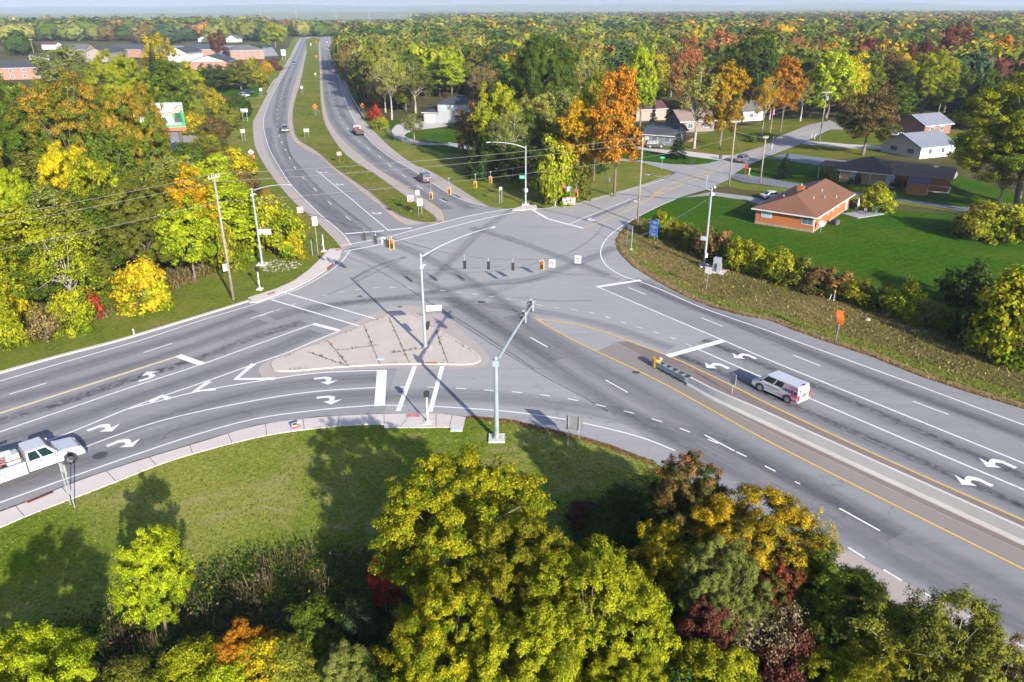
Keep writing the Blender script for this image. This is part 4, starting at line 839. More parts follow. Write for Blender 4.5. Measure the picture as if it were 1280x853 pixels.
gL = 'trees in the left woods'; gB = 'bushes along the left verge'; gR = 'trees right of the divided road'; gY = 'trees in the front yards'; gH = 'bushes hedging the large lawn'; gA = 'trees around the apartments'
TREES = [
 # cx, by, ty, w, palette, kind, group, label
 (105, 262, 88, 128, 'orangegreen', 'near', gL, 'large orange-topped tree in front of the dark-roofed brick building'),
 (28, 240, 93, 60, 'green', 'mid', gL, 'dark leafy tree below the brick building at the left edge'),
 (188, 268, 103, 92, 'orangegreen', 'near', gL, 'green tree with orange tips in front of the billboard'),
 (108, 318, 170, 82, 'yellow', 'near', gL, 'bright yellow tree at the middle of the left woods'),
 (28, 350, 193, 84, 'lime', 'near', gL, 'tall lime tree near the left edge under the wires'),
 (35, 268, 135, 90, 'green', 'near', gL, 'green tree between the orange tree and the left edge'),
 (2, 300, 122, 60, 'orangegreen', 'mid', gL, 'orange-tipped tree cut by the left edge'),
 (190, 348, 215, 118, 'olive', 'near', gL, 'broad olive tree left of the wooden pole'),
 (255, 338, 206, 66, 'gold', 'tall', gL, 'golden tree just behind the wooden pole'),
 (140, 330, 190, 66, 'yelgreen', 'mid', gL, 'yellow-green tree right of the bright yellow tree'),
 (225, 300, 190, 60, 'sage', 'mid', gL, 'grey-green tree between olive and golden trees'),
 (150, 282, 160, 60, 'green', 'mid', gL, 'green tree under the billboard'),
 (68, 330, 235, 70, 'goldgreen', 'mid', gL, 'gold-green tree behind the dark rounded tree'),
 (68, 392, 298, 72, 'green', 'mid', gL, 'rounded dark green tree near the left road'),
 (132, 380, 318, 44, 'olive', 'tall', gL, 'narrow olive tree beside the bright yellow bush'),
 (178, 136+30, 76, 44, 'green', 'conifer', gL, 'pointed green tree left of the green lawn') if False else (222, 166, 74, 46, 'green', 'tall', gL, 'pointed green tree above the billboard'),
 (160, 158, 62, 78, 'yelgreen', 'near', gA, 'wide yellow-green tree in front of the pale gabled apartments'),
 (88, 128, 56, 66, 'sage', 'mid', gA, 'grey-green tree beside the dark-roofed brick building'),
 (204, 112, 42, 44, 'goldgreen', 'mid', gA, 'tan-gold tree among the apartment roofs'),
 (199, 116, 54, 26, 'conifer', 'conifer', gA, 'dark conifer between the apartment blocks'),
 (243, 138, 76, 40, 'yelgreen', 'mid', gA, 'yellow-green tree beside the white gable'),
 (276, 78, 36, 22, 'maroon', 'mid', gA, 'maroon tree in front of the brick apartments'),
 (345, 60, 28, 34, 'lime', 'mid', gA, 'large lime tree beside the far divided road'),
 (268, 118, 80, 44, 'dark', 'mid', gA, 'dark tree below the white gabled roof'),
 (302, 114, 76, 42, 'olive', 'mid', gA, 'olive tree beside the small green lawn'),
 (25, 66, 48, 44, 'tan', 'far', gA, 'tan tree left of the far utility pole'),
 # right of the divided road
 (680, 176, 38, 92, 'deep', 'near', gR, 'tallest dark green round tree above the woods'),
 (565, 124, 60, 38, 'lime', 'tall', gR, 'bright lime tree with bare trunk behind the white house'),
 (540, 112, 64, 34, 'rust', 'mid', gR, 'rust brown tree left of the bright lime tree'),
 (490, 150, 62, 46, 'pale', 'open', gR, 'pale half-bare tree nearest the right guardrail'),
 (520, 142, 74, 50, 'olive', 'open', gR, 'thin olive tree with pale trunk left of the white house'),
 (455, 112, 58, 40, 'tan', 'open', gR, 'tan half-bare tree beside the far guardrail'),
 (470, 128, 52, 42, 'olive', 'mid', gR, 'olive tree behind the far guardrail'),
 (622, 214, 104, 62, 'yelgreen', 'mid', gR, 'yellow-green tree right of the white house'),
 (592, 200, 128, 46, 'mixed', 'mid', gR, 'reddish brown tree hiding the white house'),
 (641, 226, 135, 60, 'sage', 'open', gR, 'grey-green half-bare tree behind the far signal pole'),
 (722, 240, 120, 54, 'gold', 'tall', gR, 'orange-gold tree left of the taller orange tree'),
 (768, 246, 84, 62, 'orange', 'tall', gR, 'tallest orange tree beside the side street'),
 (742, 226, 88, 40, 'olivegold', 'mid', gR, 'olive-gold tree behind the orange pair'),
 (690, 254, 174, 50, 'yelgreen', 'bush', gR, 'lime bushy tree beside the red and white banner'),
 (722, 250, 205, 36, 'olive', 'bush', gR, 'olive bushy tree behind the signal heads'),
 (655, 232, 178, 60, 'dark', 'mid', gR, 'dark green tree left of the far signal pole'),
 (608, 222, 168, 40, 'dark', 'bush', gR, 'dark green bushy tree below the white house'),
 (735, 160, 60, 46, 'pale', 'open', gR, 'pale yellow open tree right of the tall dark tree'),
 (772, 158, 66, 40, 'conifer', 'conifer', gR, 'dark conifer behind the orange tree'),
 (800, 158, 56, 44, 'lime', 'mid', gR, 'yellow-lime tree left of the salmon tree'),
 (852, 142, 46, 44, 'salmon', 'mid', gR, 'salmon red tree above the brown house'),
 (890, 112, 40, 34, 'salmon', 'far', gR, 'second salmon tree beside the dark tree'),
 (868, 92, 32, 26, 'yellow', 'tall', gR, 'yellow tree rising behind the salmon trees'),
 (935, 150, 34, 68, 'dark', 'mid', gR, 'large dark tree behind the golden yard tree'),
 (458, 124, 74, 40, 'olive', 'mid', gR, 'olive tree in the corner of the right guardrail woods'), (482, 141, 82, 42, 'sage', 'open', gR, 'grey-green half-bare tree behind the fence corner'), (508, 139, 86, 40, 'olivegold', 'mid', gR, 'olive-gold tree left of the white two-storey house'), (550, 122, 72, 34, 'green', 'mid', gR, 'mid green tree behind the white two-storey house'), (604, 150, 74, 48, 'tan', 'open', gR, 'tan half-bare tree behind the reddish brown one'),
 (640, 176, 98, 52, 'green', 'mid', gR, 'mid green tree left of the tall dark one'), (662, 214, 134, 52, 'deep', 'mid', gR, 'deep green tree in front of the tall dark one'), (702, 196, 112, 50, 'sage', 'mid', gR, 'grey-green tree right below the tall dark one'), (742, 190, 92, 46, 'deep', 'mid', gR, 'deep green tree between the orange pair'), (790, 152, 84, 44, 'lime', 'mid', gR, 'lime tree right of the taller orange tree'), (816, 126, 66, 42, 'goldgreen', 'mid', gR, 'gold-green tree behind the brown barn house'), (838, 122, 56, 44, 'sage', 'mid', gR, 'grey-green tree behind the stone house'), (600, 118, 58, 44, 'olive', 'mid', gR, 'olive tree high behind the white two-storey house'), (632, 122, 52, 46, 'bluegreen', 'mid', gR, 'blue-green tree left of the tall dark one, farther off'), (575, 108, 52, 40, 'pale', 'mid', gR, 'pale tree beyond the bright lime one'), (714, 128, 50, 48, 'olive', 'mid', gR, 'olive tree right of the tall dark one, farther off'),
 # yards
 (884, 138, 74, 44, 'olive', 'mid', gY, 'olive tree above the stone house roof'), (912, 140, 62, 50, 'deep', 'mid', gY, 'deep green tree behind the golden yard tree'), (944, 142, 72, 42, 'orangegreen', 'mid', gY, 'orange and green tree above the white barn'), (962, 150, 88, 34, 'pale', 'open', gY, 'pale half-bare tree right of the white barn'), (1012, 146, 84, 36, 'goldgreen', 'mid', gY, 'gold-green tree left of the wide lime tree'), (1056, 150, 66, 50, 'yellow', 'mid', gY, 'yellow tree behind the wide lime tree'), (1076, 146, 72, 46, 'olive', 'mid', gY, 'olive tree above the green and reddish one'), (1102, 140, 66, 50, 'mixed', 'mid', gY, 'reddish olive tree left of the pale yellow-green one'), (1180, 142, 76, 54, 'green', 'mid', gY, 'mid green tree right of the pale yellow-green one'), (1190, 160, 104, 40, 'conifer', 'conifer', gY, 'dark conifer above the red brick house'), (1222, 158, 86, 50, 'deep', 'mid', gY, 'deep green tree behind the right-edge tree'), (1262, 168, 92, 66, 'green', 'mid', gY, 'mid green tree at the right edge, farther off'), (1030, 136, 58, 44, 'sage', 'mid', gY, 'grey-green tree beyond the wide lime tree'), (1140, 130, 52, 50, 'maroon', 'mid', gY, 'maroon tree behind the pale yellow-green one'),
 (900, 187, 72, 50, 'gold', 'tall', gY, 'golden tree with two trunks beside the side street'),
 (867, 186, 78, 66, 'pale', 'open', gY, 'olive half-bare tree with a clean trunk in the front yard'),
 (975, 165, 70, 40, 'orange', 'tall', gY, 'orange-topped tree beside the white barn'),
 (1000, 152, 92, 38, 'pale', 'open', gY, 'pale yard tree right of the orange-topped one'),
 (952, 168, 96, 32, 'gold', 'open', gY, 'thin golden tree in front of the white barn'),
 (1033, 152, 64, 70, 'lime', 'mid', gY, 'wide lime tree beyond the end of the side street'),
 (1150, 148, 58, 78, 'yelgreen', 'near', gY, 'large pale yellow-green tree beyond the white house'),
 (1078, 194, 106, 76, 'mixed', 'mid', gY, 'green and reddish tree in front of the white house'),
 (1120, 156, 104, 36, 'green', 'tall', gY, 'green tree left of the pale yellow-green one'),
 (1206, 140, 68, 40, 'conifer', 'conifer', gY, 'dark conifer right of the pale yellow-green tree'),
 (1268, 266, 84, 206, 'yelgreen', 'near', gY, 'large yellow-green tree at the right edge beside shed'),
 (1246, 262, 186, 64, 'tan', 'open', gY, 'bare grey tree standing behind the round right-edge bush'),
 (1240, 120, 42, 44, 'orange', 'mid', gY, 'bright orange tree near the lattice pole'),
 (1182, 112, 28, 44, 'maroon', 'mid', gY, 'large maroon tree in the right background'),
 (1092, 108, 56, 30, 'salmon', 'far', gY, 'small red tree left of the pale yellow-green tree'),
 (846, 198, 164, 28, 'conifer', 'conifer', gY, 'small conifer in the lawn before the grey house'),
 (980, 223, 192, 26, 'conifer', 'conifer', gY, 'small round conifer beside the wooden pole'),
 (815, 170, 128, 18, 'conifer', 'conifer', gY, 'small conifer beside the brown barn'),
 (500+18, 181, 140, 34, 'sage', 'open', gR, 'small grey-green tree inside the chain-link fence'),
]
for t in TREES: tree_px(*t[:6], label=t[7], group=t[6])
BUSH = [
 (183, 385, 324, 66, 'gildedgreen', 'bush', gB, 'bright yellow-orange bush at the edge of left verge'),
 (14, 400, 330, 56, 'yellow', 'bush', gB, 'yellow bush at the left edge'), (12, 432, 372, 56, 'yelgreen', 'bush', gB, 'yellow-green bush at the left edge beside the verge'),
 (60, 428, 382, 54, 'tan', 'wisp', gB, 'dry brown brush beside the left road'), (95, 412, 362, 50, 'yelgreen', 'bush', gB, 'yellow-green bush right of the dry brush'), (118, 396, 362, 28, 'red', 'bush', gB, 'small red bush left of the bright yellow bush'),
 (155, 378, 340, 46, 'olive', 'bush', gB, 'olive bush behind the bright yellow bush'), (285, 335, 262, 54, 'olivegold', 'bush', gB, 'brownish olive bush behind the wooden pole'),
 (345, 318, 246, 74, 'yelgreen', 'bush', gB, 'yellow-green bush beside the left light pole'), (338, 300, 240, 30, 'salmon', 'bush', gB, 'red-orange bush behind the left light pole'), (320, 315, 262, 50, 'goldgreen', 'bush', gB, 'gold-green bush at the left light pole'), (372, 322, 290, 30, 'goldgreen', 'bush', gB, 'small gold-green bush above the white stones'),
 (297, 222, 186, 44, 'yellow', 'bush', gB, 'yellow bush below the twin-post signs'), (268, 232, 196, 44, 'orange', 'bush', gB, 'orange bush at the foot of the parking lot'), (300, 258, 212, 50, 'mixed', 'bush', gB, 'reddish bush between the yellow bush and light pole'), (262, 196, 172, 44, 'olive', 'bush', gB, 'olive bush beside the parking lot'),
 (270, 172, 148, 36, 'mixed', 'bush', gB, 'reddish bush beside the pointed green tree'), (246, 168, 140, 36, 'goldgreen', 'bush', gB, 'gold-green bush right of the billboard'), (285, 162, 132, 36, 'olive', 'bush', gB, 'dark olive bush below the small green lawn'), (300, 146, 118, 30, 'dark', 'bush', gB, 'dark bush beside the parked cars'), (268, 142, 112, 30, 'goldgreen', 'bush', gB, 'gold-green bush left of the parked cars'),
 (260, 112, 88, 34, 'green', 'bush', gA, 'green hedge bush below the gabled apartments'), (285, 110, 86, 32, 'olive', 'bush', gA, 'olive hedge bush below the gabled apartments'), (318, 108, 74, 36, 'olivegold', 'bush', gA, 'olive-gold bush beside the far road'), (342, 88, 74, 20, 'maroon', 'bush', gA, 'maroon bush under the large white sign'), (334, 92, 76, 16, 'gold', 'bush', gA, 'golden bush beside the maroon one'), (318, 62, 56, 20, 'dark', 'bush', gA, 'clipped dark hedge before the red brick apartments'),
 # hedge along the lawn
 (826, 296, 266, 36, 'goldlime', 'bush', gH, 'yellow bush right behind the blue sign'), (848, 300, 278, 32, 'olivegold', 'bush', gH, 'olive bush right of the blue sign'), (862, 310, 280, 32, 'olive', 'bush', gH, 'dark olive hedge bush left of the right signal pole'), (884, 320, 284, 38, 'mixed', 'bush', gH, 'brownish bush behind the right signal pole'), (903, 326, 290, 36, 'pinkgreen', 'bush', gH, 'orange-tinged bush above the signal cabinet'),
 (925, 336, 300, 42, 'goldlime', 'bush', gH, 'yellow-green bush right of the signal cabinet'), (950, 342, 308, 40, 'yelgreen', 'bush', gH, 'lime bush two right of the cabinet'), (975, 350, 312, 48, 'goldlime', 'bush', gH, 'wide yellow bush below the satellite dish'), (1000, 356, 322, 44, 'olive', 'bush', gH, 'olive bush right of the wide yellow bush'), (1026, 364, 334, 46, 'mixed', 'bush', gH, 'rusty brown bush above the marker post'), (1050, 370, 342, 40, 'pinkgreen', 'bush', gH, 'orange-brown bush right of the marker post'), (1075, 378, 350, 44, 'olivegold', 'bush', gH, 'olive-gold bush left of the tall yellow-green one'),
 (1104, 388, 358, 40, 'olive', 'bush', gH, 'low olive bush left of the tall yellow-green one'), (1130, 396, 352, 52, 'yelgreen', 'bush', gH, 'tall yellow-green bush in the middle of the hedge'), (1158, 404, 374, 46, 'olive', 'bush', gH, 'brownish olive bush right of the tall yellow-green one'), (1184, 412, 386, 44, 'green', 'bush', gH, 'green bush near the right end of the hedge'), (1206, 424, 388, 50, 'dark', 'bush', gH, 'dark bush below the right-edge mixed bush'),
 (1212, 382, 328, 70, 'dark', 'bush', gH, 'dark green bush standing in the lawn at the right'), (1256, 442, 340, 104, 'goldlime', 'bush', gH, 'large yellow bush with red patches at right edge'), (1290, 420, 350, 60, 'redgreen', 'bush', gH, 'red-tipped bush cut by the right edge'),
 (1226, 297, 252, 66, 'olivegold', 'bush', gH, 'round olive bush under the bare grey tree'), (1266, 300, 256, 66, 'yelgreen', 'bush', gH, 'yellow-green bush at the right edge under the bare tree'),
 (1094, 262, 230, 46, 'yelgreen', 'bush', gY, 'round yellow-green bush at the corner of the orange brick house'), (1041, 229, 212, 14, 'olive', 'bush', gY, 'round olive bush at the corner of the tan house'),
 (1063, 232, 222, 8, 'dark', 'bush', gY, 'small clipped bush under the tan house window'), (1071, 231, 216, 7, 'dark', 'bush', gY, 'clipped cone bush beside the tan house downpipe'), (1115, 234, 222, 8, 'dark', 'bush', gY, 'clipped bush left of the patio'), (1123, 236, 224, 8, 'dark', 'bush', gY, 'clipped bush right of the patio steps'), (1132, 236, 226, 8, 'dark', 'bush', gY, 'clipped bush beside the brown shed'),
 (470, 152, 132, 20, 'red', 'bush', gR, 'small red bush at the end of the guardrail'), (476, 162, 146, 22, 'yelgreen', 'bush', gR, 'yellow-green bush at the corner of the chain-link fence'), (640, 195, 168, 40, 'green', 'bush', gR, 'green bush behind the street light arm'),
 (752, 258, 236, 14, 'straw', 'wisp', gR, 'dry weeds beside the side street sign') if False else (940, 178, 166, 10, 'green', 'bush', gY, 'small bush in the yard beside the golden tree'),
 (1020, 262, 250, 24, 'brown', 'wisp', gY, 'dry twiggy bush at the orange house wall') if False else (1000, 282, 268, 26, 'brown', 'wisp', gY, 'dry twiggy bush against the orange house front'),
]
for t in BUSH: tree_px(*t[:6], label=t[7], group=t[6], cat='bush')
N_HAND = len([o for o in COL.objects if o.get('category') == 'tree'])
# ------------------------------------------------------------------ the woods: fill between the surveyed trees
ZONES = {  # ground areas (photo pixels) that are wooded
 'left': [(-330, 500), (0, 428), (110, 402), (215, 366), (262, 345), (310, 318), (300, 250), (262, 205), (190, 205), (150, 185), (60, 178), (-330, 200)],
 'left2': [(-330, 200), (60, 175), (185, 160), (255, 155), (262, 122), (240, 112), (150, 108), (60, 118), (-330, 130)],
 'north': [(428, 82), (447, 115), (470, 138), (500, 146), (528, 130), (560, 118), (602, 126), (612, 150), (640, 180), (690, 222), (760, 206), (758, 196), (700, 192), (760, 178), (800, 150), (800, 118), (1010, 128), (1040, 138), (1110, 138), (1190, 138), (1400, 175), (1700, 170), (1700, 62), (430, 62)],
}
ZP = {k: v for k, v in ZONES.items()}
CLEAR = [[(520, 118), (612, 118), (640, 200), (560, 196), (480, 165), (490, 148)], [(755, 140), (905, 128), (960, 128), (965, 165), (850, 205), (745, 215)], [(-120, 70), (52, 70), (60, 106), (-120, 110)], [(195, 164), (254, 162), (258, 198), (196, 200)], [(1100, 150), (1230, 150), (1230, 200), (1100, 200)], [(1180, 136), (1290, 140), (1290, 165), (1180, 165)]]
WEI = dict(left=dict(yelgreen=2.4, green=3.4, lime=.9, gold=.5, yellow=.3, olive=3.4, orangegreen=.6, sage=1.6, pale=.7, mixed=.7, rust=.3, tan=.4),
           left2=dict(olive=3, green=3, goldgreen=2, mixed=1.2, yelgreen=1.5, rust=.6, dark=1),
           north=dict(olive=4, green=4, sage=2.4, pale=1.6, dark=2.4, yelgreen=1.5, mixed=.7, rust=.4, tan=.8, goldgreen=.6, bluegreen=2.0, orange=.14, salmon=.12, gold=.25),
           east=dict(olive=4, green=3.4, dark=2.2, rust=1.1, orange=.45, salmon=.5, maroon=.7, yellow=.25, gold=.5, pale=1.8, yelgreen=1.2, mixed=1.3, brown=1.2, bluegreen=1.4, red=.12))
def zfor_(x, y, py):
    lo, hi = 0., 25.
    for _ in range(30):
        m = (lo + hi) / 2
        if PROJ(x, y, m)[1] > py: lo = m
        else: hi = m
    return lo
def pick(z, x, y):
    if z == 'north' and x > 40 + .12 * y: z = 'east'
    w = WEI[z]; return random.choices(list(w), list(w.values()))[0]
hand = [(o.location.x, o.location.y, o.scale.x) for o in COL.objects if o.get('category') in ('tree',)]
cand = []
def free(x, y, rad, extra):
    for (a, b_, c) in extra:
        if (x - a) ** 2 + (y - b_) ** 2 < rad * rad: return False
    return True
pts = []
for zone, sp, ymax in (('left', 6.2, 260), ('left2', 7.2, 400), ('north', 7.4, 520)):
    zp = ZP[zone]; gx0 = -330 if zone != 'north' else -120; gx1 = 0 if zone != 'north' else 560
    for yy in np.arange(60, ymax, sp):
        for xx in np.arange(gx0, gx1, sp):
            x = xx + random.uniform(-.42, .42) * sp; y = yy + random.uniform(-.42, .42) * sp
            p = PROJ(x, y)
            if not inside(p, zp) or any(inside(p, c) for c in CLEAR): continue
            if p[0] < -60 - 20 or p[0] > 1340: continue
            if not free(x, y, sp * .72, hand): continue
            if 195 < p[0] < 264 and 158 < p[1] < 245: continue
            pts.append((y, x, zone))
pts.sort()
print('fill candidates', {z: sum(1 for p in pts if p[2] == z) for z in ZONES}, N_HAND)
NMAX = 292 - N_HAND
FILL_G = dict(left='trees filling the left woods', left2='trees behind the billboard', north='trees in the northern woods', east='trees in the eastern woods')
ZW = dict(left='in the left woods under the wires', left2='in the woods around the billboard', north='in the woods right of the divided road', east='in the woods beyond the houses')
rest = []
nfill = 0
for (y, x, zone) in pts:
    pal = pick(zone, x, y); zz = 'east' if zone == 'north' and x > 40 + .12 * y else zone
    h = random.uniform(8, 12.5) if zone == 'left' else (random.uniform(9.5, 15) if y < 220 else random.uniform(11, 18.5)); 
    if zone == 'left2': h = random.uniform(7, 11)
    if zone == 'north' and y < 200 and x > 20: h = min(h, 11)
    if zone == 'left2': h = max(3., min(h, zfor_(x, y, random.uniform(104, 128))))
    if zone == 'left': h = max(3., min(h, zfor_(x, y, random.uniform(135, 215))))
    w = max(h, 5) * random.uniform(.62, .9)
    if nfill < NMAX:
        near = y < 190
        kind = random.choice(['mid', 'mid', 'tall', 'open'] if near else ['far', 'far', 'far', 'farO'])
        conif = pal in ('dark', 'bluegreen') and random.random() < .25
        if conif: kind = 'conifer'; w *= .6
        t = plant('conifer' if conif else 'tree', 'tree', f"{COLW[pal]} {'conifer' if conif else 'tree'} filling a gap {ZW[zz]}", x, y, w, h, pal, kind, f"{COLW[pal]} {FILL_G[zz]}")
        nfill += 1
    else: rest.append((x, y, w, h, pal))
# everything farther off reads as one wood
def far_card_templates(n, size, k, seed, nu=9, nv=6):
    """a lumpy closed crown with loose sprays of leaves over it"""
    out = []
    for i in range(k):
        r = np.random.default_rng(seed + i); ph = r.uniform(0, 6.28, 6)
        def surf(u, v, j=0.):
            l = 1 + .16 * np.sin(2 * u + ph[0] + 2 * v) + .13 * np.sin(3 * u + ph[1] - 3 * v) + .10 * np.sin(5 * u + ph[2] + 4 * v) + j
            return np.stack([.47 * l * np.sin(v) * np.cos(u), .47 * l * np.sin(v) * np.sin(u), .53 + .45 * l * np.cos(v)], -1)
        us = np.linspace(0, 2 * math.pi, nu + 1); vs_ = np.linspace(.02, math.pi * .93, nv + 1); Q = []
        for a in range(nu):
            for c in range(nv):
                uu = np.array([us[a], us[a + 1], us[a + 1], us[a]]); vv = np.array([vs_[c + 1], vs_[c + 1], vs_[c], vs_[c]]); Q.append(surf(uu, vv) * np.array([.93, .93, .95]))
        V = np.concatenate(Q); m1 = r.uniform(.2, .6, len(Q))
        u = r.uniform(0, 2 * math.pi, n); v = np.arccos(r.uniform(-.75, 1, n)); P = surf(u, v, r.normal(0, .09, n)); P[:, 2] = np.maximum(P[:, 2], .01)
        O = P - np.array([0, 0, .45]); O /= np.linalg.norm(O, axis=1, keepdims=True); V2, _ = leaf_cards(P, O + .26 * r.normal(size=(n, 3)), size, r, .8)
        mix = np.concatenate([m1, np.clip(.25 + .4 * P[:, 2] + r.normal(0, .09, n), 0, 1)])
        out.append((np.concatenate([V, V2]), mix, r.uniform(.3, .7, len(mix))))
    return out
T1, T2, T3 = far_card_templates(290, .12, 6, 900), far_card_templates(70, .2, 5, 950, 8, 5), far_card_templates(18, .3, 4, 990, 6, 4)
def far_zone_ok(x, y, w=12.):
    p = PROJ(x, y); mg = .5 * w * FPX / y
    if p[0] < 330 and y > 1500: return False
    if 330 <= p[0] < 520 and y > 1080: return False
    if y < 1010:
        if 300 < p[0] < 470 and p[1] > 38.5 and y < 1010:   # divided road corridor
            xl = np.interp(p[1], [38, 41, 49, 75, 100], [368, 366, 356, 338, 320]); xr = np.interp(p[1], [38, 42, 62, 92, 120], [424, 424, 426, 440, 452])
            if xl - mg < p[0] < xr + mg: return False
        if p[0] < 62 and p[1] > 70: return False
        if p[0] < 352 and p[1] > 52: return (x * .37 + y * .11) % 1 < .16 and not (60 < p[0] < 345 and p[1] > 56)
        if p[0] < 62 and 70 < p[1] < 116: return False
        if p[1] > 62 and y < 520: return False
        if 330 < p[0] < 490 and 34 < p[1] < 47: return False
    return True
for (y0, y1, sp) in ((300, 700, 13.), (700, 1500, 17), (1500, 3300, 30)):
    yy = y0
    while yy < y1:
        half = .72 * yy + 60; xx = -half
        while xx < half:
            x = xx + random.uniform(-.45, .45) * sp; y = yy + random.uniform(-.45, .45) * sp
            if far_zone_ok(x, y, 16 if y < 700 else 24):
                h = random.triangular(11, 22, 15) if y < 1500 else random.uniform(10, 17); w = h * random.uniform(.8, 1.1) * (1.1 if y < 700 else (1.35 if y < 1500 else 2.2))
                z = 'east' if x > 60 + .1 * y else 'north'; rest.append((x, y, w, h, pick(z, x, y) if z == 'north' else random.choices(list(WEI['east']), list(WEI['east'].values()))[0]))
            xx += sp
        yy += sp
VV, CC, JJ = [], [], []
for (x, y, w, h, pal) in rest:
    T = T1 if y < 620 else (T2 if y < 1500 else T3); V, mix, jit = random.choice(T); an = random.uniform(0, 6.28); ca, sa = math.cos(an), math.sin(an)
    a, b_ = np.array(PAL[pal][0]), np.array(PAL[pal][1])
    Vx = np.stack([(V[:, 0] * ca - V[:, 1] * sa) * w + x, (V[:, 0] * sa + V[:, 1] * ca) * w + y, V[:, 2] * h], 1)
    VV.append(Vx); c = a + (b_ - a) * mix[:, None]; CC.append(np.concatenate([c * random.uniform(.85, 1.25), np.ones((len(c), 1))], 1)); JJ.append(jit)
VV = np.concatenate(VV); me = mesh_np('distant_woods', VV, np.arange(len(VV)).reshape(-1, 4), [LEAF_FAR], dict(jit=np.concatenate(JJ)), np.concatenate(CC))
fw = bpy.data.objects.new('distant_woods', me); COL.objects.link(fw); fw['kind'] = 'stuff'; fw['label'] = 'autumn woods stretching to the horizon'

# bushes and saplings at the foot of the woods
gU = 'bushes at the foot of the northern woods'; UP = dict(olive=3, green=3, dark=2, bluegreen=1.5, olivegold=1.5, yelgreen=1, tan=.7, mixed=.6)
edge_n = W([(436, 96), (446, 114), (460, 134), (474, 147), (500, 148), (527, 140)]) ; edge_m = W([(604, 205), (640, 222), (660, 234), (690, 238), (730, 222), (756, 205)]); edge_e = W([(612, 150), (660, 165), (720, 160), (790, 150), (800, 130), (860, 118), (960, 124), (1040, 136), (1110, 134), (1200, 132), (1290, 150)])
for nm, ln, n, lb in (('n', edge_n, 34, 'beside the right guardrail'), ('m', edge_m, 26, 'under the trees behind the far signal pole'), ('e', edge_e, 64, 'at the foot of the woods behind the houses')):
    L_ = plen(ln)
    for k in range(n):
        s0 = random.uniform(0, L_); p = cut(ln, s0, s0 + .1)[0]; x = p[0] + random.uniform(-1, 3); y = p[1] + random.uniform(0, 14); q = PROJ(x, y)
        if any(inside(q, c) for c in CLEAR) or inside(q, [(470, 148), (620, 148), (660, 215), (560, 200)]): continue
        pl = random.choices(list(UP), list(UP.values()))[0]; h = random.uniform(1.8, 4.2)
        plant('bush', 'bush', f"{COLW[pl] if pl in COLW else 'olive-gold'} bush {lb}", x, y, h * random.uniform(1.1, 1.7), h, pl, 'bush', f"{COLW.get(pl, 'olive-gold')} bushes {lb}")
gV = 'bushes along the left woods edge'; edge_l = W([(0, 425), (60, 410), (110, 398), (215, 362), (262, 342), (305, 318), (318, 290), (312, 258), (290, 232), (262, 212), (262, 180), (285, 160)]); L_ = plen(edge_l)
for k in range(86):
    s0 = random.uniform(0, L_); p = cut(edge_l, s0, s0 + .1)[0]; x = p[0] - random.uniform(-1, 4.5); y = p[1] + random.uniform(-2.2, 5); pl = random.choices(('olive', 'olivegold', 'yelgreen', 'green', 'mixed', 'tan', 'goldgreen'), (3, 2, 2, 2, .7, .8, 1))[0]; h = random.uniform(1.3, 3.0)
    plant('bush', 'bush', f"{COLW.get(pl, 'olive-gold')} bush filling the edge of the left woods", x, y, h * random.uniform(1.2, 1.8), h, pl, 'bush', f"{COLW.get(pl, 'olive-gold')} {gV}")
# ------------------------------------------------------------------ tall weeds, tufts and fallen leaves: nobody could count these
def blades(P, h, w, r, lean=.35):
    n = len(P); a = r.uniform(0, 2 * math.pi, n); d = np.stack([np.cos(a), np.sin(a), np.zeros(n)], 1); l = r.normal(0, lean, (n, 3)); l[:, 2] = 0; hh = (h * r.uniform(.6, 1.3, n))[:, None]; ww = (w * r.uniform(.6, 1.4, n))[:, None]
    up = np.array([0, 0, 1.]) * hh + l * hh; return np.stack([P - d * ww, P + d * ww, P + d * ww * .35 + up, P - d * ww * .35 + up], 1).reshape(-1, 3)
def inside_np(q, poly):
    x, y = q[:, 0], q[:, 1]; c = np.zeros(len(q), bool); P = np.array(poly)
    for (xi, yi), (xj, yj) in zip(P, np.roll(P, 1, 0)):
        if yi != yj: c ^= ((yi > y) != (yj > y)) & (x < (xj - xi) * (y - yi) / (yj - yi) + xi)
    return c
def proj_np(p):
    c = (p - np.array([0, 0, CAMH])) @ CR; return np.stack([640 + FPX * c[:, 0] / c[:, 2], 426.5 + FPX * c[:, 1] / c[:, 2]], 1)
def scatter(poly, n, r, clump=0.):
    lo = np.min(poly, 0); hi = np.max(poly, 0); out = []
    while len(out) < n:
        q = r.uniform(lo, hi, (n * 2, 2)); out = np.concatenate([np.array(out).reshape(-1, 2), q[inside_np(q, poly)]])
    out = out[:n]
    if clump: c = out[r.integers(0, max(2, n // 9), n)]; out = c + r.normal(0, clump, (n, 2))
    return np.concatenate([out, np.zeros((n, 1))], 1)
def stuff_mesh(name, label, parts):
    V = np.concatenate([p[0] for p in parts]); C = np.concatenate([p[1] for p in parts]); r = np.random.default_rng(3)
    me = mesh_np(name, V, np.arange(len(V)).reshape(-1, 4), [LEAF_FAR], dict(jit=r.uniform(0, 1, len(C))), np.concatenate([C, np.ones((len(C), 1))], 1)); o = bpy.data.objects.new(name, me); COL.objects.link(o); o['kind'] = 'stuff'; o['label'] = label; return o
def cols(n, a, b, r): t = r.uniform(0, 1, (n, 1)); return np.array(a) * (1 - t) + np.array(b) * t
r = np.random.default_rng(21)
WEED = W([(-40, 880), (30, 800), (120, 768), (200, 740), (290, 705), (360, 692), (440, 690), (500, 700), (520, 760), (520, 900), (300, 960), (-40, 990)])
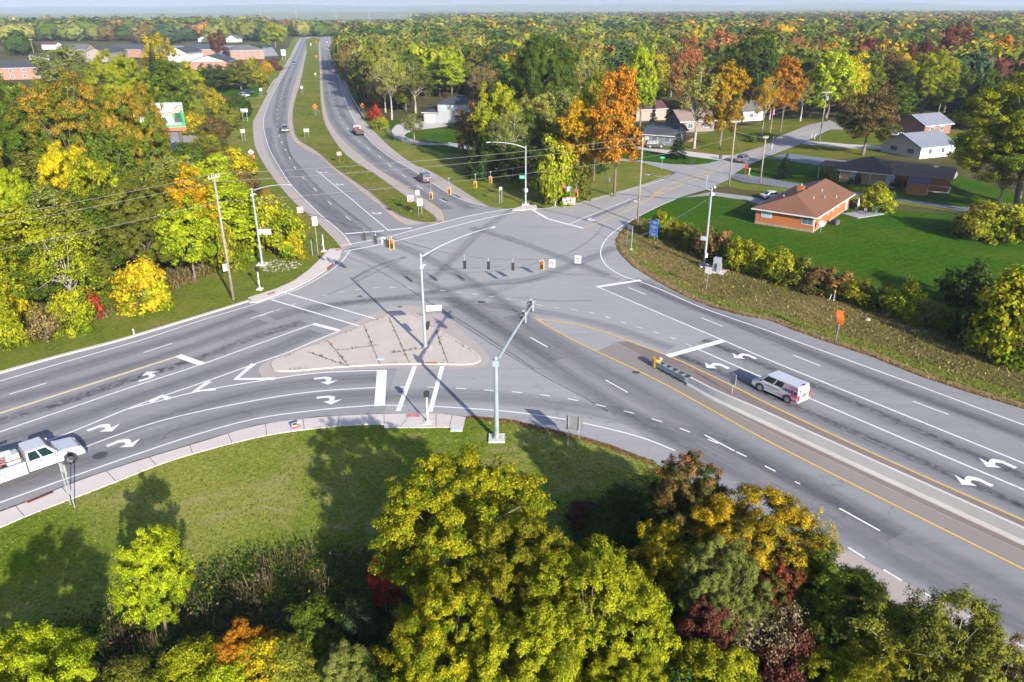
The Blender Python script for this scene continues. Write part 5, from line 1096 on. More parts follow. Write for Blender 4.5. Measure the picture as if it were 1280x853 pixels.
WEED2 = W([(690, 640), (760, 622), (815, 590), (850, 610), (1000, 740), (1100, 800), (1280, 870), (1280, 960), (700, 960), (640, 760)])
parts = []
p = scatter(WEED, 2600, r, .2); parts.append((blades(p, 1.05, .022, r, .14), cols(len(p), (.09, .06, .04), (.21, .15, .095), r)))
p2 = p[:900] + np.array([0, 0, 1.]); V, F = leaf_cards(p2 + r.normal(0, .1, p2.shape), r.normal(size=p2.shape), .16, r, .5); parts.append((V, cols(len(p2), (.15, .10, .07), (.30, .23, .16), r)))
WEED3 = W([(-20, 448), (112, 405), (225, 361), (300, 328), (342, 304), (330, 288), (290, 306), (215, 342), (105, 384), (-20, 424)])
p = scatter(WEED3, 2600, r, .3); parts.append((blades(p, .8, .05, r, .3), cols(len(p), (.13, .10, .04), (.30, .21, .11), r)))
for poly, n in ((WEED, 26000), (WEED2, 16000), (WEED3, 15000)):
    p = scatter(poly, n, r, .5); p[:, 2] = r.uniform(.05, .75, n) ** 1.3; V, F = leaf_cards(p, np.array([0, 0, .8]) + r.normal(size=p.shape) * .6, .17, r, .7); V[:, 2] = np.maximum(V[:, 2], .01); c = cols(n, (.022, .05, .012), (.075, .115, .018), r) if poly is not WEED3 else cols(n, (.05, .075, .012), (.20, .17, .05), r); k = r.uniform(size=n) < .06; c[k] = cols(k.sum(), (.25, .17, .02), (.30, .10, .03), r); parts.append((V, c))
stuff_mesh('tall_weeds', 'dense dark weeds and dry brown stalks below the lawn', parts)
# mown grass with taller tufts, thick on the lawn below the sidewalk, thinner on the far verges
parts = []
for poly, n, h, w, a, b in ((NEARLAWN, 38000, .09, .04, (.075, .125, .008), (.20, .225, .022)), (NEARLAWN, 4000, .07, .05, (.22, .19, .07), (.32, .28, .12)), (VERGE_R, 26000, .20, .06, (.10, .10, .02), (.22, .18, .06)), (VERGE_R, 9000, .22, .06, (.24, .17, .08), (.33, .25, .13)), (MED, 16000, .20, .07, (.08, .11, .014), (.19, .20, .04))):
    vis = [q for q in poly if -30 < q[0] < 60]; vis = poly
    p = scatter(vis, n, r); pr = proj_np(p); p = p[(pr[:, 0] > -40) & (pr[:, 0] < 1320) & (pr[:, 1] < 900) & (pr[:, 1] > 0)]; z = .125 if poly is MED else .0; p[:, 2] = z
    parts.append((blades(p, h, w, r, .5), cols(len(p), a, b, r)))
for ln, n in ((edge, 5000), (W([(585, 520), (640, 525.5), (677, 534.5), (725, 546), (765, 558), (795, 570), (815, 577)]), 2600)):   # blown leaves along the road edge
    s_ = resample(ln, .1); q = np.array([s_[i] for i in r.integers(0, len(s_), n)]); p = np.concatenate([q + np.abs(r.normal(0, .35, (n, 2))) * np.array([.4, -.9 if n < 3000 else .9]), np.full((n, 1), .035)], 1); V, F = leaf_cards(p, np.array([0, 0, 1.]) + r.normal(size=p.shape) * .25, .13, r, .8); parts.append((V, cols(n, (.16, .09, .04), (.30, .18, .08), r)))
for a, b in ISL_SEAMS:                                               # weeds in the island's joints
    A, B_ = np.array(G(*a)), np.array(G(*b)); n = 34; tt = np.abs((r.uniform(0, 1, n) + .12 * r.normal(size=n)) % 1.0) * .96 + .02; k = np.sin(tt * 37 + a[0]) > -.1; tt = tt[k]; n = len(tt)
    p = np.concatenate([A + (B_ - A) * tt[:, None] + r.normal(0, .09, (n, 2)), np.full((n, 1), .16)], 1); parts.append((blades(p, .16, .05, r, .7), cols(n, (.06, .055, .02), (.20, .11, .06), r)))
q_ = inset(ISL, .3); q_ = np.array(resample(q_, .08)); n = 420; p = np.concatenate([q_[r.integers(0, len(q_), n)] + r.normal(0, .10, (n, 2)), np.full((n, 1), .165)], 1); k = np.sin(p[:, 0] * 1.3 + p[:, 1] * .9) > .1; p = p[k]; V, F = leaf_cards(p, np.array([0, 0, 1.]) + r.normal(size=p.shape) * .4, .14, r, .7); parts.append((V, cols(len(p), (.12, .07, .045), (.24, .15, .09), r)))
stuff_mesh('grass', 'short grass and blown leaves on the lawn, verges and median', parts)
# ------------------------------------------------------------------ poles, lights, signals, wires
GALV = M('galvanised_steel', (.25, .29, .31), .5, .3, .12, 1.5); GALV_D = M('dull_steel', (.26, .28, .29), .6, .4); WOOD = M('weathered_pole_wood', (.20, .175, .135), .9, var=.25, scale=4, bmp=.4)
BLACK = M('black_plastic', (.018, .018, .02), .5); YEL = M('signal_yellow', (.42, .28, .01), .5); WHITE = M('white_sign_sheeting', (.36, .36, .355), .5, var=.05); WIRE = M('aluminium_cable', (.15, .15, .15), .6, .1); WIRE_D = M('dark_cable', (.06, .06, .065), .6)
LENS_OFF = M('unlit_lens', (.05, .045, .03), .3); INSUL = M('grey_insulator', (.42, .42, .40), .5); BOXG = M('grey_equipment', (.40, .41, .41), .5, .2)
def glow(name, col, st):
    m, nt, b, out = newmat(name); b.inputs['Base Color'].default_value = (*[c * .5 for c in col], 1); b.inputs['Emission Color'].default_value = (*col, 1); b.inputs['Emission Strength'].default_value = st; return m
RED_ON = glow('lit_red_lens', (1., .03, .04), 1.6); HAND_ON = LENS_OFF
def zfor(x, y, py):
    lo, hi = 0., 25.
    for _ in range(40):
        m = (lo + hi) / 2
        if PROJ(x, y, m)[1] > py: lo = m
        else: hi = m
    return lo
def arm_curve(p0, p1, rise, n=10):
    p0, p1 = Vector(p0), Vector(p1); out = []
    for i in range(n + 1):
        t = i / n; p = p0.lerp(p1, t); p.z = p0.z + (p1.z - p0.z) * (1 - (1 - t) ** 2.2); out.append(p)
    return out
def base_plate(t, mat=None):
    mb = MB(); mb.box((0, 0, .08), (1.3, 1.3, .16)); mb.build('footing', C_pad, t)
    mb = MB(); mb.box((0, 0, .19), (.62, .62, .05)); mb.tube([(0, 0, .2), (0, 0, .55)], [.27, .2], 12)
    for sx in (-1, 1):
        for sy in (-1, 1): mb.cyl((.23 * sx, .23 * sy, .2), (.23 * sx, .23 * sy, .34), .03, n=6)
    mb.build('base_plate', GALV_D, t)
def light_pole(label, b, top, lamp, zl, signs=(), extras=None, r=.165):
    x, y = G(*b); h = HT(b, top); t = thing('street_light', label, 'street light', (x, y, 0), 0, 'tall galvanised street lights at the junction')
    base_plate(t); mb = MB(); mb.tube([(0, 0, .2), (0, 0, h * .5), (0, 0, h)], [r, r * .84, r * .68], 12); mb.cyl((0, 0, h), (0, 0, h + .07), r * .75, r * .4); mb.build('pole', GALV, t, smooth=False)
    lx, ly = G(*lamp, zl); L = Vector((lx - x, ly - y, zl)); mb = MB(); pts = arm_curve((0, 0, h - .3), L, 1); mb.tube(pts, [.085 - .004 * i for i in range(len(pts))], 8); mb.build('arm', GALV, t, smooth=True)
    d = Vector((L.x, L.y, 0)).normalized(); a = math.atan2(d.y, d.x); mb = MB(); mb.box(L + d * .35 + Vector((0, 0, .02)), (.78, .34, .12), a, top=(.8, .7)); head = mb.build('lamp_head', GALV_D, t, bevel=.02)
    mb = MB(); mb.box(L + d * .4 + Vector((0, 0, -.055)), (.5, .24, .03), a); mb.build('lamp_lens', M('lamp_glass', (.5, .5, .46), .2), head)
    return t, x, y, h
t1, ix, iy, ih = light_pole('tall street light standing on the concrete triangle island, arm to the right', (532, 437), (526, 318), (612, 285), 11.0)
t2, lx_, ly_, lh = light_pole('tall street light beside the white stones and yellow-green bushes', (328, 331), (314, 236), (358, 231), 10.9)
t3, rx_, ry_, rh = light_pole('tall street light beside the signal cabinet on the dry verge', (880, 333), (885, 235), (812, 219), 10.9)
t4, fx_, fy_, fh = light_pole('tall street light on the far corner beside the red and white banner', (657, 256), (657, 183), (613, 178), 11.0)
# bolted to those poles
def plate(t, name, c, size, rz, mat, back=None):
    mb = MB(); mb.box(c, size, rz); return mb.build(name, mat, t)
def bars(mb, c, w, rows, rz, out, hgt=.06, seed=0, fill=.8):
    """rows of short strokes: lettering too small to read from here"""
    r = random.Random(seed); ca, sa = math.cos(rz), math.sin(rz)
    for z, wd in rows:
        x = -wd / 2
        while x < wd / 2:
            l = min(r.uniform(.10, .26) * w, wd / 2 - x); cx = x + l / 2
            mb.box((c[0] + cx * ca + out * sa, c[1] + cx * sa - out * ca, c[2] + z), (l * fill, .012, hgt), rz); x += l + .05 * w
GREEN = M('sign_green', (.02, .30, .19), .5); PALEG = M('faded_sign_print', (.30, .62, .48), .5)
p = plate(t1, 'street_name_sign', (1.05, -.05, 4.55), (1.55, .05, .62), R_(9), WHITE)
p = plate(t2, 'street_name_sign', (.98, 0, 4.6), (1.6, .05, .75), R_(4), WHITE); mb = MB(); bars(mb, (.98, 0, 4.6), 1.3, ((.14, 1.2), (-.16, .9)), R_(4), .03, .16, 3); mb.build('lettering', PALEG, p)
p = plate(t4, 'street_name_sign', (-.62, -.05, 4.9), (.95, .05, .58), R_(-6), GREEN); mb = MB(); bars(mb, (-.62, -.05, 4.9), .8, ((0, .55),), R_(-6), .03, .18, 5); mb.build('lettering', WHITE, p)
p = plate(t4, 'no_turn_sign', (.12, -.22, 2.6), (.55, .03, .62), 0, WHITE); mb = MB(); mb.box((.12, -.24, 2.7), (.32, .01, .08)); mb.box((.12, -.24, 2.5), (.32, .01, .08)); mb.build('lettering', M('sign_red', (.55, .03, .05), .5), p)
p = plate(t3, 'route_sign', (-.45, -.1, 3.9), (.75, .04, .55), R_(-20), GALV)
mb = MB(); mb.cyl((0, 0, rh), (0, 0, rh + 1.9), .035, n=8); mb.cyl((0, 0, rh + 1.2), (0, 0, rh + 1.9), .06, n=8); mb.build('antenna', GALV, t3, loc=(-.75, .1, -.25))
mb = MB(); mb.box((.1, -.2, rh - .75), (.35, .35, .3)); mb.box((.32, -.2, rh + .15), (.2, .2, .25)); mb.box((.12, -.22, 1.6), (.3, .24, .6)); mb.build('detector', M('white_detector', (.62, .63, .63), .5), t3, bevel=.03)
mb = MB(); mb.tube([(-.17, -.05, rh - .7), (-.25, -.1, rh - 1.5), (-.18, -.05, rh - 2.6)], .05, 6); mb.build('drip_cable', WIRE_D, t3)
mb = MB(); mb.box((-.16, 0, lh - .85), (.2, .22, .24)); mb.tube([(0, -.1, lh - .6), (.6, -.1, lh - .75)], .03, 6); mb.build('detector', M('white_detector', (.62, .63, .63), .5), t2, bevel=.02)
mb = MB(); mb.box((.08, -.2, ih - 1.25), (.34, .22, .22)); mb.tube([(0, -.2, ih - 1.2), (.45, -.22, ih - 1.0)], .07, 6); mb.build('detector', M('white_detector', (.62, .63, .63), .5), t1, bevel=.03)
def ped_face(t, c, rz, name='pedestrian_signal'):
    mb = MB(); mb.box(c, (.46, .30, .5), rz, top=(.96, .96)); o = mb.build(name, BLACK, t, bevel=.02)
    ca, sa = math.cos(rz), math.sin(rz); mb = MB(); mb.box((c[0] + .16 * sa, c[1] - .16 * ca, c[2]), (.36, .03, .38), rz); mb.build('face', LENS_OFF, o); return o
ped_face(t1, (.36, .1, 2.75), R_(80)); ped_face(t1, (.15, .32, 2.35), R_(170)); ped_face(t4, (-.35, .05, 2.7), R_(170))

# mast arm with its two heads
HK = .80
def head_geom(t, c, rz, housing=BLACK, back=None, lit=True, drop=0., name='signal_head', as_part=True):
    """three lenses in a row, facing -y before turning by rz; c is the middle of the housing"""
    ca, sa = math.cos(rz), math.sin(rz); P = lambda x, y, z: (c[0] + HK * (x * ca - y * sa), c[1] + HK * (x * sa + y * ca), c[2] + HK * z)
    mb = MB(); mb.box(P(0, 0, 0), (.36 * HK, .26 * HK, 1.16 * HK), rz)
    for k in range(3):
        z = .36 - .36 * k
        n = 10; ring = []
        for yy, rr in ((-.13, .165), (-.40, .16)):
            ring.append([P(rr * math.cos(a), yy, z + rr * math.sin(a)) for a in np.linspace(-.35, math.pi + .35, n)])
        mb.add(ring[0] + ring[1], [(i, i + 1, n + i + 1, n + i) for i in range(n - 1)])
    o = mb.build(name, housing, t)
    if back:
        mb = MB()
        for x, z, w, h in ((0, .72, .74, .22), (0, -.72, .74, .22), (-.29, 0, .16, 1.24), (.29, 0, .16, 1.24)): mb.box(P(x, .03, z), (w, .03, h), rz)
        mb.build('backplate', back, o)
    for k in range(3):
        mb = MB(); mb.cyl(P(0, -.13, .36 - .36 * k), P(0, -.16, .36 - .36 * k), .145 * HK, n=14); mb.build('lens', RED_ON if (k == 0 and lit) else LENS_OFF, o)
    return o
mx_, my_ = G(621, 549); mh = HT((621, 549), (619, 447))
t5 = thing('traffic_signal', 'leaning mast arm signal on the near lawn edge with two black heads', 'traffic signal', (mx_, my_, 0))
base_plate(t5); mb = MB(); mb.tube([(0, 0, .2), (0, 0, mh * .5), (0, 0, mh)], [.2, .18, .15], 14); mb.cyl((0, 0, mh), (0, 0, mh + .08), .16, .08); mb.build('pole', GALV, t5)
ex, ey = G(669, 376, 7.7); A0 = Vector((0, 0, mh - .45)); A1 = Vector((ex - mx_, ey - my_, 7.7)); mb = MB(); mb.tube([A0, A0.lerp(A1, .5) + Vector((0, 0, .12)), A1], [.135, .11, .075], 12); mb.box(A0, (.5, .5, .5)); mb.build('mast_arm', GALV, t5, smooth=False)
for k, tt in enumerate((.70, .905)):
    c = A0.lerp(A1, tt); rz = R_(-72); o = head_geom(t5, (c.x - .12, c.y - .03, c.z - .05), rz, BLACK, None, False)
    mb = MB(); mb.box((c.x + .1, c.y, c.z), (.12, .12, 1.0)); mb.box((c.x - .1, c.y, c.z + .62), (.22, .18, .12)); mb.build('bracket', GALV_D, o)

# posts for people on foot
def ped_post(label, b, top, rz):
    x, y = G(*b); h = HT(b, top); t = thing('pedestrian_signal', label, 'pedestrian signal', (x, y, 0), 0, 'pedestrian signals on short posts')
    mb = MB(); mb.box((0, 0, .06), (.75, .75, .12)); mb.build('footing', C_pad, t)
    mb = MB(); mb.tube([(0, 0, .1), (0, 0, .35)], [.2, .09], 10); mb.cyl((0, 0, .3), (0, 0, h - .35), .06, n=10); mb.box((.02, -.08, 1.05), (.16, .12, .34)); mb.build('post', M('white_enamel', (.60, .62, .63), .4), t)
    ped_face(t, (0, 0, h - .2), rz, 'signal_box'); return t
ped_post('pedestrian signal on the near sidewalk between crosswalk lines', (535, 529), (537, 490), R_(180)); ped_post('pedestrian signal at the left crosswalk in the grass', (325, 362), (321.5, 335), R_(150)); ped_post('pedestrian signal at the sidewalk end by the red paving', (405, 314.5), (403, 289), R_(100))

# wooden poles
def wood_pole(label, b, top, arm=2.4, arz=0., transformer=False, r=.17, h=None):
    x, y = G(*b); h = h or HT(b, top); t = thing('utility_pole', label, 'utility pole', (x, y, 0), 0, 'wooden utility poles')
    mb = MB(); mb.tube([(0, 0, -.2), (0, 0, h)], [r, r * .68], 10); mb.build('pole', WOOD, t, smooth=True)
    if arm:
        mb = MB(); mb.box((0, 0, h - .35), (arm, .11, .13), arz); cr = mb.build('crossarm', M('crossarm_timber', (.34, .32, .28), .8), t)
        for s in (-.46, -.2, .2, .46): mb = MB(); mb.cyl((arm * s * math.cos(arz), arm * s * math.sin(arz), h - .28), (arm * s * math.cos(arz), arm * s * math.sin(arz), h - .02), .06, .045, 8); mb.build('insulator', INSUL, cr)
    if transformer: mb = MB(); mb.cyl((.34, -.1, h - 2.2), (.34, -.1, h - 1.3), .24, n=14); mb.cyl((.34, -.1, h - 1.3), (.34, -.1, h - 1.18), .24, .12, n=14); mb.build('transformer', GALV, t)
    return (x, y, h)
w1 = wood_pole('leaning wooden utility pole on the left verge before the golden tree', (292, 375), (272, 218), 1.5, R_(60)); w2 = wood_pole('wooden utility pole beside the blue sign at the right corner', (797, 279), (806, 172), 1.3, R_(75))
w3 = wood_pole('wooden utility pole at the corner of the side street lawn', (911, 233), (918, 150), 2.0, R_(20)); w4 = wood_pole('short wooden utility pole beside the small round conifer', (950, 229), (956, 170), 1.0, R_(0))
w5 = wood_pole('wooden utility pole with transformer beside the side street', (1024, 178), (1032, 114), 2.6, R_(0), True); w6 = wood_pole('wooden utility pole left of the pale gabled apartments', (44, 74), (40, 49), 3.2, 0, False, .2)
w7 = wood_pole('wooden utility pole in the trees right of the pale yellow-green tree', (1172, 146), (1176, 112), 1.6, 0); w8 = wood_pole('pale utility pole with cross pieces among the right background trees', (1203, 62+28), (1208, 42), 3.0, 0)
# off-frame neighbour that carries the left spans
_d = Vector(G(0, 467)) - Vector(G(240, 399)); _d.normalize(); w0 = (w1[0] + _d.x * 46, w1[1] + _d.y * 46, 14.6)
def cable(name, label, a, b, sag, r, mat, cat='cable', group=None):
    a, b = Vector(a), Vector(b); pts = []
    for i in range(17):
        t = i / 16; p = a.lerp(b, t); p.z -= sag * 4 * t * (1 - t); pts.append(p)
    mb = MB(); mb.tube([p - a for p in pts], r, 5); o = mb.build(name, mat); o.location = a; tag(o, label, cat, group); return o
gW = 'overhead power lines across the junction'
for k, (dz, off) in enumerate(((-.05, .5), (-.75, -.3), (-3.1, 0))):
    nm = ('upper', 'second', 'lowest')[k]
    cable('power_line', f'{nm} of three power lines left of the leaning wooden pole', (w0[0], w0[1] + off, w0[2] + dz), (w1[0], w1[1] + off, w1[2] + dz), .55, .019, WIRE, 'power line', gW)
    cable('power_line', f'{nm} of three power lines across the divided road', (w1[0], w1[1] + off, w1[2] + dz), (w2[0], w2[1] + off, w2[2] + dz), .6, .020, WIRE, 'power line', gW)
    cable('power_line', f'{nm} of three power lines along the side street from the corner pole', (w2[0], w2[1] + off, w2[2] + dz), (w3[0], w3[1] + off, w3[2] + dz), .4, .02, WIRE, 'power line', gW)
    if k < 2: cable('power_line', f'{nm} of two power lines towards the transformer pole', (w3[0], w3[1] + off, w3[2] + dz), (w5[0], w5[1] + off, w5[2] + dz), .6, .018, WIRE, 'power line', gW)
cable('power_line', 'single power line from the corner pole to the short wooden pole', (w3[0], w3[1], w3[2] - 2), (w4[0], w4[1], w4[2] - .3), .3, .02, WIRE, 'power line', gW)
for (pw, b, nm) in ((w2, (760, 252), 'left'), (w3, (1002 - 62, 226), 'right')):
    g0 = G(*b); cable('guy_wire', f'{"yellow sleeved guy wire left of the corner pole" if nm == "left" else "guy wire right of the side street lawn pole"}', (g0[0], g0[1], 0), (pw[0], pw[1], pw[2] * .8), 0, .018, WIRE, 'guy wire')
    mb = MB(); d = Vector((pw[0] - g0[0], pw[1] - g0[1], pw[2] * .8)).normalized(); mb.cyl((0, 0, 0), d * 2.4, .05, n=6); o = mb.build('guy_wire_guard', YEL); o.location = (g0[0], g0[1], 0); tag(o, f'yellow guard on the guy wire of the {"corner" if nm == "left" else "side street lawn"} pole', 'guy guard')

# span wires and what hangs from them
nz_ = 9.2; nx_, ny_ = G(543, 313, nz_)
def attach(x, y, py): return Vector((x, y, zfor(x, y, py)))
aR, aL, aF, aI = attach(rx_, ry_, 246), attach(lx_, ly_, 246), attach(fx_, fy_, 208), attach(ix, iy, 327)
aF2, aR2, aL2 = attach(fx_, fy_, 219), attach(rx_, ry_, 250), attach(lx_, ly_, 256); Nn_ = Vector((nx_, ny_, nz_))
def span(label, a, b, midpx):
    lo, hi = 0., 1.
    for _ in range(40):
        m = (lo + hi) / 2; p = a.lerp(b, m)
        if (PROJ(*p)[0] - midpx[0]) * (PROJ(*b)[0] - PROJ(*a)[0]) < 0: lo = m
        else: hi = m
    p = a.lerp(b, lo); z = zfor(p.x, p.y, midpx[1]); sag = max(0.05, (p.z - z) / (4 * lo * (1 - lo)))
    cable('span_wire', label, a, b, sag, .028, WIRE_D, 'span wire', 'signal span wires'); return a, b, sag
spA = span('signal span wire from the island light to the right corner light', aR, Nn_, (640, 325)); spB = span('signal span wire from the island light to the left corner light', aL, Nn_, (470, 283))
spC = span('signal span wire between the left and far corner lights', aL2, aF, (520, 229)); spD = span('signal span wire between the far and right corner lights', aF2, aR2, (772, 242))
cable('span_wire', 'short tether wire at the head of the island light', aI, Nn_, .05, .03, WIRE_D, 'span wire', 'signal span wires')
def hang_point(sp, px):
    a, b, sag = sp; lo, hi = 0., 1.; s = 1 if PROJ(*b)[0] > PROJ(*a)[0] else -1
    for _ in range(40):
        m = (lo + hi) / 2
        if (PROJ(*a.lerp(b, m))[0] - px) * s < 0: lo = m
        else: hi = m
    p = a.lerp(b, lo); p.z -= sag * 4 * lo * (1 - lo); return p
def hung_head(label, sp, px, pyc, rz, back, lit, group):
    p = hang_point(sp, px); zc = min(zfor(p.x, p.y, pyc), p.z - .75)
    t = thing('traffic_light', label, 'traffic signal', (p.x, p.y, p.z), rz, group); dz = zc - p.z
    mb = MB(); mb.cyl((0, 0, .05), (0, 0, dz + .48), .035, n=6); mb.box((0, 0, .03), (.22, .1, .12)); mb.box((0, 0, dz + .5), (.18, .18, .1)); mb.build('hanger', GALV_D, t)
    head_geom(t, (0, 0, dz), 0, YEL if back else BLACK, None, lit, name='housing'); o = t.children[-1]
    if back:
        mb = MB()
        for x, z, w, h in ((0, .64, .68, .13), (0, -.64, .68, .13), (-.27, 0, .14, 1.2), (.27, 0, .14, 1.2)): mb.box((x * HK, .06, dz + z * HK), (w * HK, .03, h * HK))
        mb.build('backplate', YEL, t); o.data.materials[0] = BLACK
    return t
gS = 'signal heads hanging over the junction'; fS = R_(8)
for px, py, lb in ((580, 331, 'left of the three black signal heads seen from behind in mid junction'), (610, 327, 'middle of the three black signal heads seen from behind in mid junction'), (641, 323, 'right of the three black signal heads seen from behind in mid junction')): hung_head(lb, spA, px, py, R_(170), False, False, gS)
hung_head('yellow-framed red signal right of the three black heads', spA, 678, 315, R_(-5), True, True, gS)
for px, py, lb in ((455, 284, 'leftmost black signal head above the left crosswalk'), (469, 293, 'second black signal head above the left crosswalk'), (484, 301, 'black signal head overlapping the yellow-framed one')): hung_head(lb, spB, px, py, R_(-60), False, False, gS)
hung_head('yellow-framed red signal above the left crosswalk', spB, 489, 303, R_(10), True, True, gS)
for px, py, lb in ((538, 245, 'yellow-framed red signal nearest the median tip'), (561, 239, 'yellow-framed red signal over the right lanes of the divided road'), (594, 231, 'yellow-framed red signal in front of the far verge, left one'), (613, 225, 'yellow-framed red signal in front of the far verge, right one')): hung_head(lb, spC, px, py, R_(5), True, True, gS)
hung_head('yellow-framed red signal left of the grey sign back, by the banner', spD, 705, 236, R_(-8), True, True, gS); hung_head('yellow-framed red signal right above the red and white banner', spD, 721, 242, R_(-8), True, True, gS)
def hung_sign(label, sp, px, pyc, w, h, rz, face, arrow_=True):
    p = hang_point(sp, px); zc = min(zfor(p.x, p.y, pyc), p.z - h / 2 - .15); dz = zc - p.z
    t = thing('hanging_sign', label, 'road sign', (p.x, p.y, p.z), rz, 'signs hanging from span wires'); mb = MB(); mb.cyl((0, 0, .03), (0, 0, dz + h / 2), .025, n=6); mb.build('hanger', GALV, t)
    mb = MB(); mb.box((0, 0, dz), (w, .03, h)); pn = mb.build('panel', face, t)
    if arrow_:
        mb = MB(); mb.tube([(.13 * w, -.03, dz - .3 * h), (.13 * w, -.03, dz + .02 * h), (-.02 * w, -.03, dz + .16 * h), (-.2 * w, -.03, dz + .16 * h)], .05 * w, 5); mb.add([(-.36 * w, -.03, dz + .16 * h), (-.16 * w, -.03, dz + .04 * h), (-.16 * w, -.03, dz + .28 * h)], [(0, 1, 2)]); mb.build('arrow', BLACK, pn)
    return t
hung_sign('white left-turn sign hanging beside the yellow-framed mid junction signal', spA, 691, 310.5, .75, .95, R_(-10), WHITE); hung_sign('white left-turn sign hanging alone nearest the right corner', spA, 724, 304, .75, .95, R_(-10), WHITE)
hung_sign('white left-turn sign hanging above the left crosswalk', spB, 480, 296, .7, .85, R_(-10), WHITE); hung_sign('grey back of a sign hanging over the median tip', spC, 521, 241, .7, .8, R_(5), GALV, False); hung_sign('grey back of a sign hanging between two signals by the banner', spD, 711.5, 234, .7, .8, R_(-8), GALV_D, False)
# ------------------------------------------------------------------ signs and street furniture
ORANGE = M('work_zone_orange', (.50, .10, .008), .5, var=.05); POSTO = M('orange_post', (.42, .08, .015), .5); REDS = M('sign_red', (.55, .03, .05), .5); SBACK = M('sign_back_aluminium', (.36, .39, .38), .5, .3); BLUE = M('sign_blue', (.03, .13, .50), .5, var=.05); PINKR = M('faded_sign_red', (.62, .10, .14), .5)
def sign(name, label, b, top, w, h, face, rz=0., posts=1, post=GALV, shape='rect', sym=None, cat='road sign', group=None, spread=.6, pr=.035, lower=None):
    """b: foot pixel, top: pixel of the panel's upper edge; panel faces the camera side unless turned"""
    x, y = G(*b); H = HT(b, top); t = thing(name, label, cat, (x, y, 0), rz, group)
    xs = [0] if posts == 1 else [-w * .5 * spread, w * .5 * spread]
    for px in xs:
        mb = MB(); mb.box((px, .03, (H - .05) / 2), (pr * 1.6, pr * 1.6, H - .05)); mb.build('post', post, t)
        if lower: mb = MB(); mb.box((px, .03, .25), (pr * 1.9, pr * 1.9, .5)); mb.build('post_foot', lower, t)
    zc = H - h / 2; mb = MB()
    if shape == 'diamond': k = .7071; mb.box((0, 0, zc), (w * k, .025, h * k), 0, 0, R_(45))
    elif shape == 'octagon': P = [(w / 2 * math.cos(a), w / 2 * math.sin(a)) for a in np.arange(8) * math.pi / 4 + math.pi / 8]; mb.add([(p[0], -.012, zc + p[1]) for p in P] + [(p[0], .012, zc + p[1]) for p in P], [tuple(range(8)), tuple(range(15, 7, -1))] + [(i, (i + 1) % 8, 8 + (i + 1) % 8, 8 + i)[::-1] for i in range(8)])
    else: mb.box((0, 0, zc), (w, .03, h))
    pn = mb.build('panel', face, t)
    if sym == 'ring':
        mb = MB(); n = 20; r0, r1 = w * .42, w * .29
        for i in range(n):
            a, c = 2 * math.pi * i / n, 2 * math.pi * (i + 1) / n
            mb.add([(r0 * math.cos(a), -.022, zc + r0 * math.sin(a)), (r0 * math.cos(c), -.022, zc + r0 * math.sin(c)), (r1 * math.cos(c), -.022, zc + r1 * math.sin(c)), (r1 * math.cos(a), -.022, zc + r1 * math.sin(a))], [(0, 1, 2, 3)])
        mb.box((0, -.022, zc), (w * .74, .008, w * .11), 0, 0, R_(45)); mb.box((w * .02, -.02, zc + h * .06), (w * .3, .006, w * .08)); mb.build('prohibition_ring', PINKR, pn)
    elif sym == 'text2': mb = MB(); bars(mb, (0, 0, zc), w, ((h * .2, w * .7), (-h * .05, w * .8), (-h * .3, w * .5)), 0, .02, h * .12, 4); mb.build('lettering', BLACK, pn)
    elif sym == 'arrow': mb = MB(); mb.box((-.02 * w, -.022, zc), (w * .4, .01, h * .08), 0, 0, R_(-35)); mb.add([(w * .28, -.022, zc + h * .17), (w * .05, -.022, zc + h * .15), (w * .2, -.022, zc - h * .02)], [(0, 1, 2)]); mb.build('arrow', BLACK, pn)
    elif sym == 'bar': mb = MB(); mb.box((0, -.022, zc), (w * .6, .01, h * .22)); mb.build('lettering', BLACK, pn)
    elif sym == 'blackdots': mb = MB(); mb.box((0, -.022, zc + h * .06), (w * .34, .01, h * .1)); mb.box((0, -.022, zc - h * .08), (w * .26, .01, h * .1)); mb.build('lettering', BLACK, pn)
    return t
gNo = 'no turn signs on orange posts'
sign('no_turn_sign', 'white sign with red ring on an orange post beside the left sidewalk corner', (377.5, 283), (374, 259), .95, .95, WHITE, R_(25), 1, POSTO, sym='ring', group=gNo, lower=GALV)
sign('no_turn_sign', 'white sign with red ring on an orange post at the median tip', (514, 266), (512, 244.5), 1.05, 1.05, WHITE, 0, 1, POSTO, sym='ring', group=gNo, lower=GALV)
sign('no_turn_sign', 'white sign with red ring on an orange post in the middle of the median', (425, 205), (424, 190), 1., .8, WHITE, 0, 1, POSTO, sym='ring', group=gNo, lower=GALV)
sign('no_turn_sign', 'red sign on an orange post under the white diamond sign', (317, 208), (314, 194), 1., .9, PINKR, R_(15), 1, POSTO, sym=None, group=gNo)
sign('keep_right_sign', 'white keep-right sign on two posts at the median tip', (525.5, 269.5), (524.5, 248.5), .95, 1.25, WHITE, 0, 2, GALV, sym='arrow')
sign('road_sign', 'white sign on a tall post beside a short bare post at the left corner', (398, 320), (393, 271), .75, 1.3, WHITE, R_(35), 1, GALV, sym='text2')
x, y = G(397.2, 320.5); t = thing('sign_post', 'short bare steel post beside the white sign at left corner', 'post', (x - .7, y, 0)); mb = MB(); mb.box((0, 0, 1.25), (.07, .07, 2.5)); mb.build('post', GALV, t)
sign('road_sign', 'grey back of a small square sign on two posts in the median', (384, 174), (384, 161), 1.4, .9, SBACK, 0, 2, GALV, spread=.8)
sign('work_sign', 'orange diamond sign in the middle of the median', (395, 146), (395, 130), 1.7, 1.7, ORANGE, 0, 2, GALV_D, 'diamond', 'blackdots', spread=.3, group='orange diamond signs')
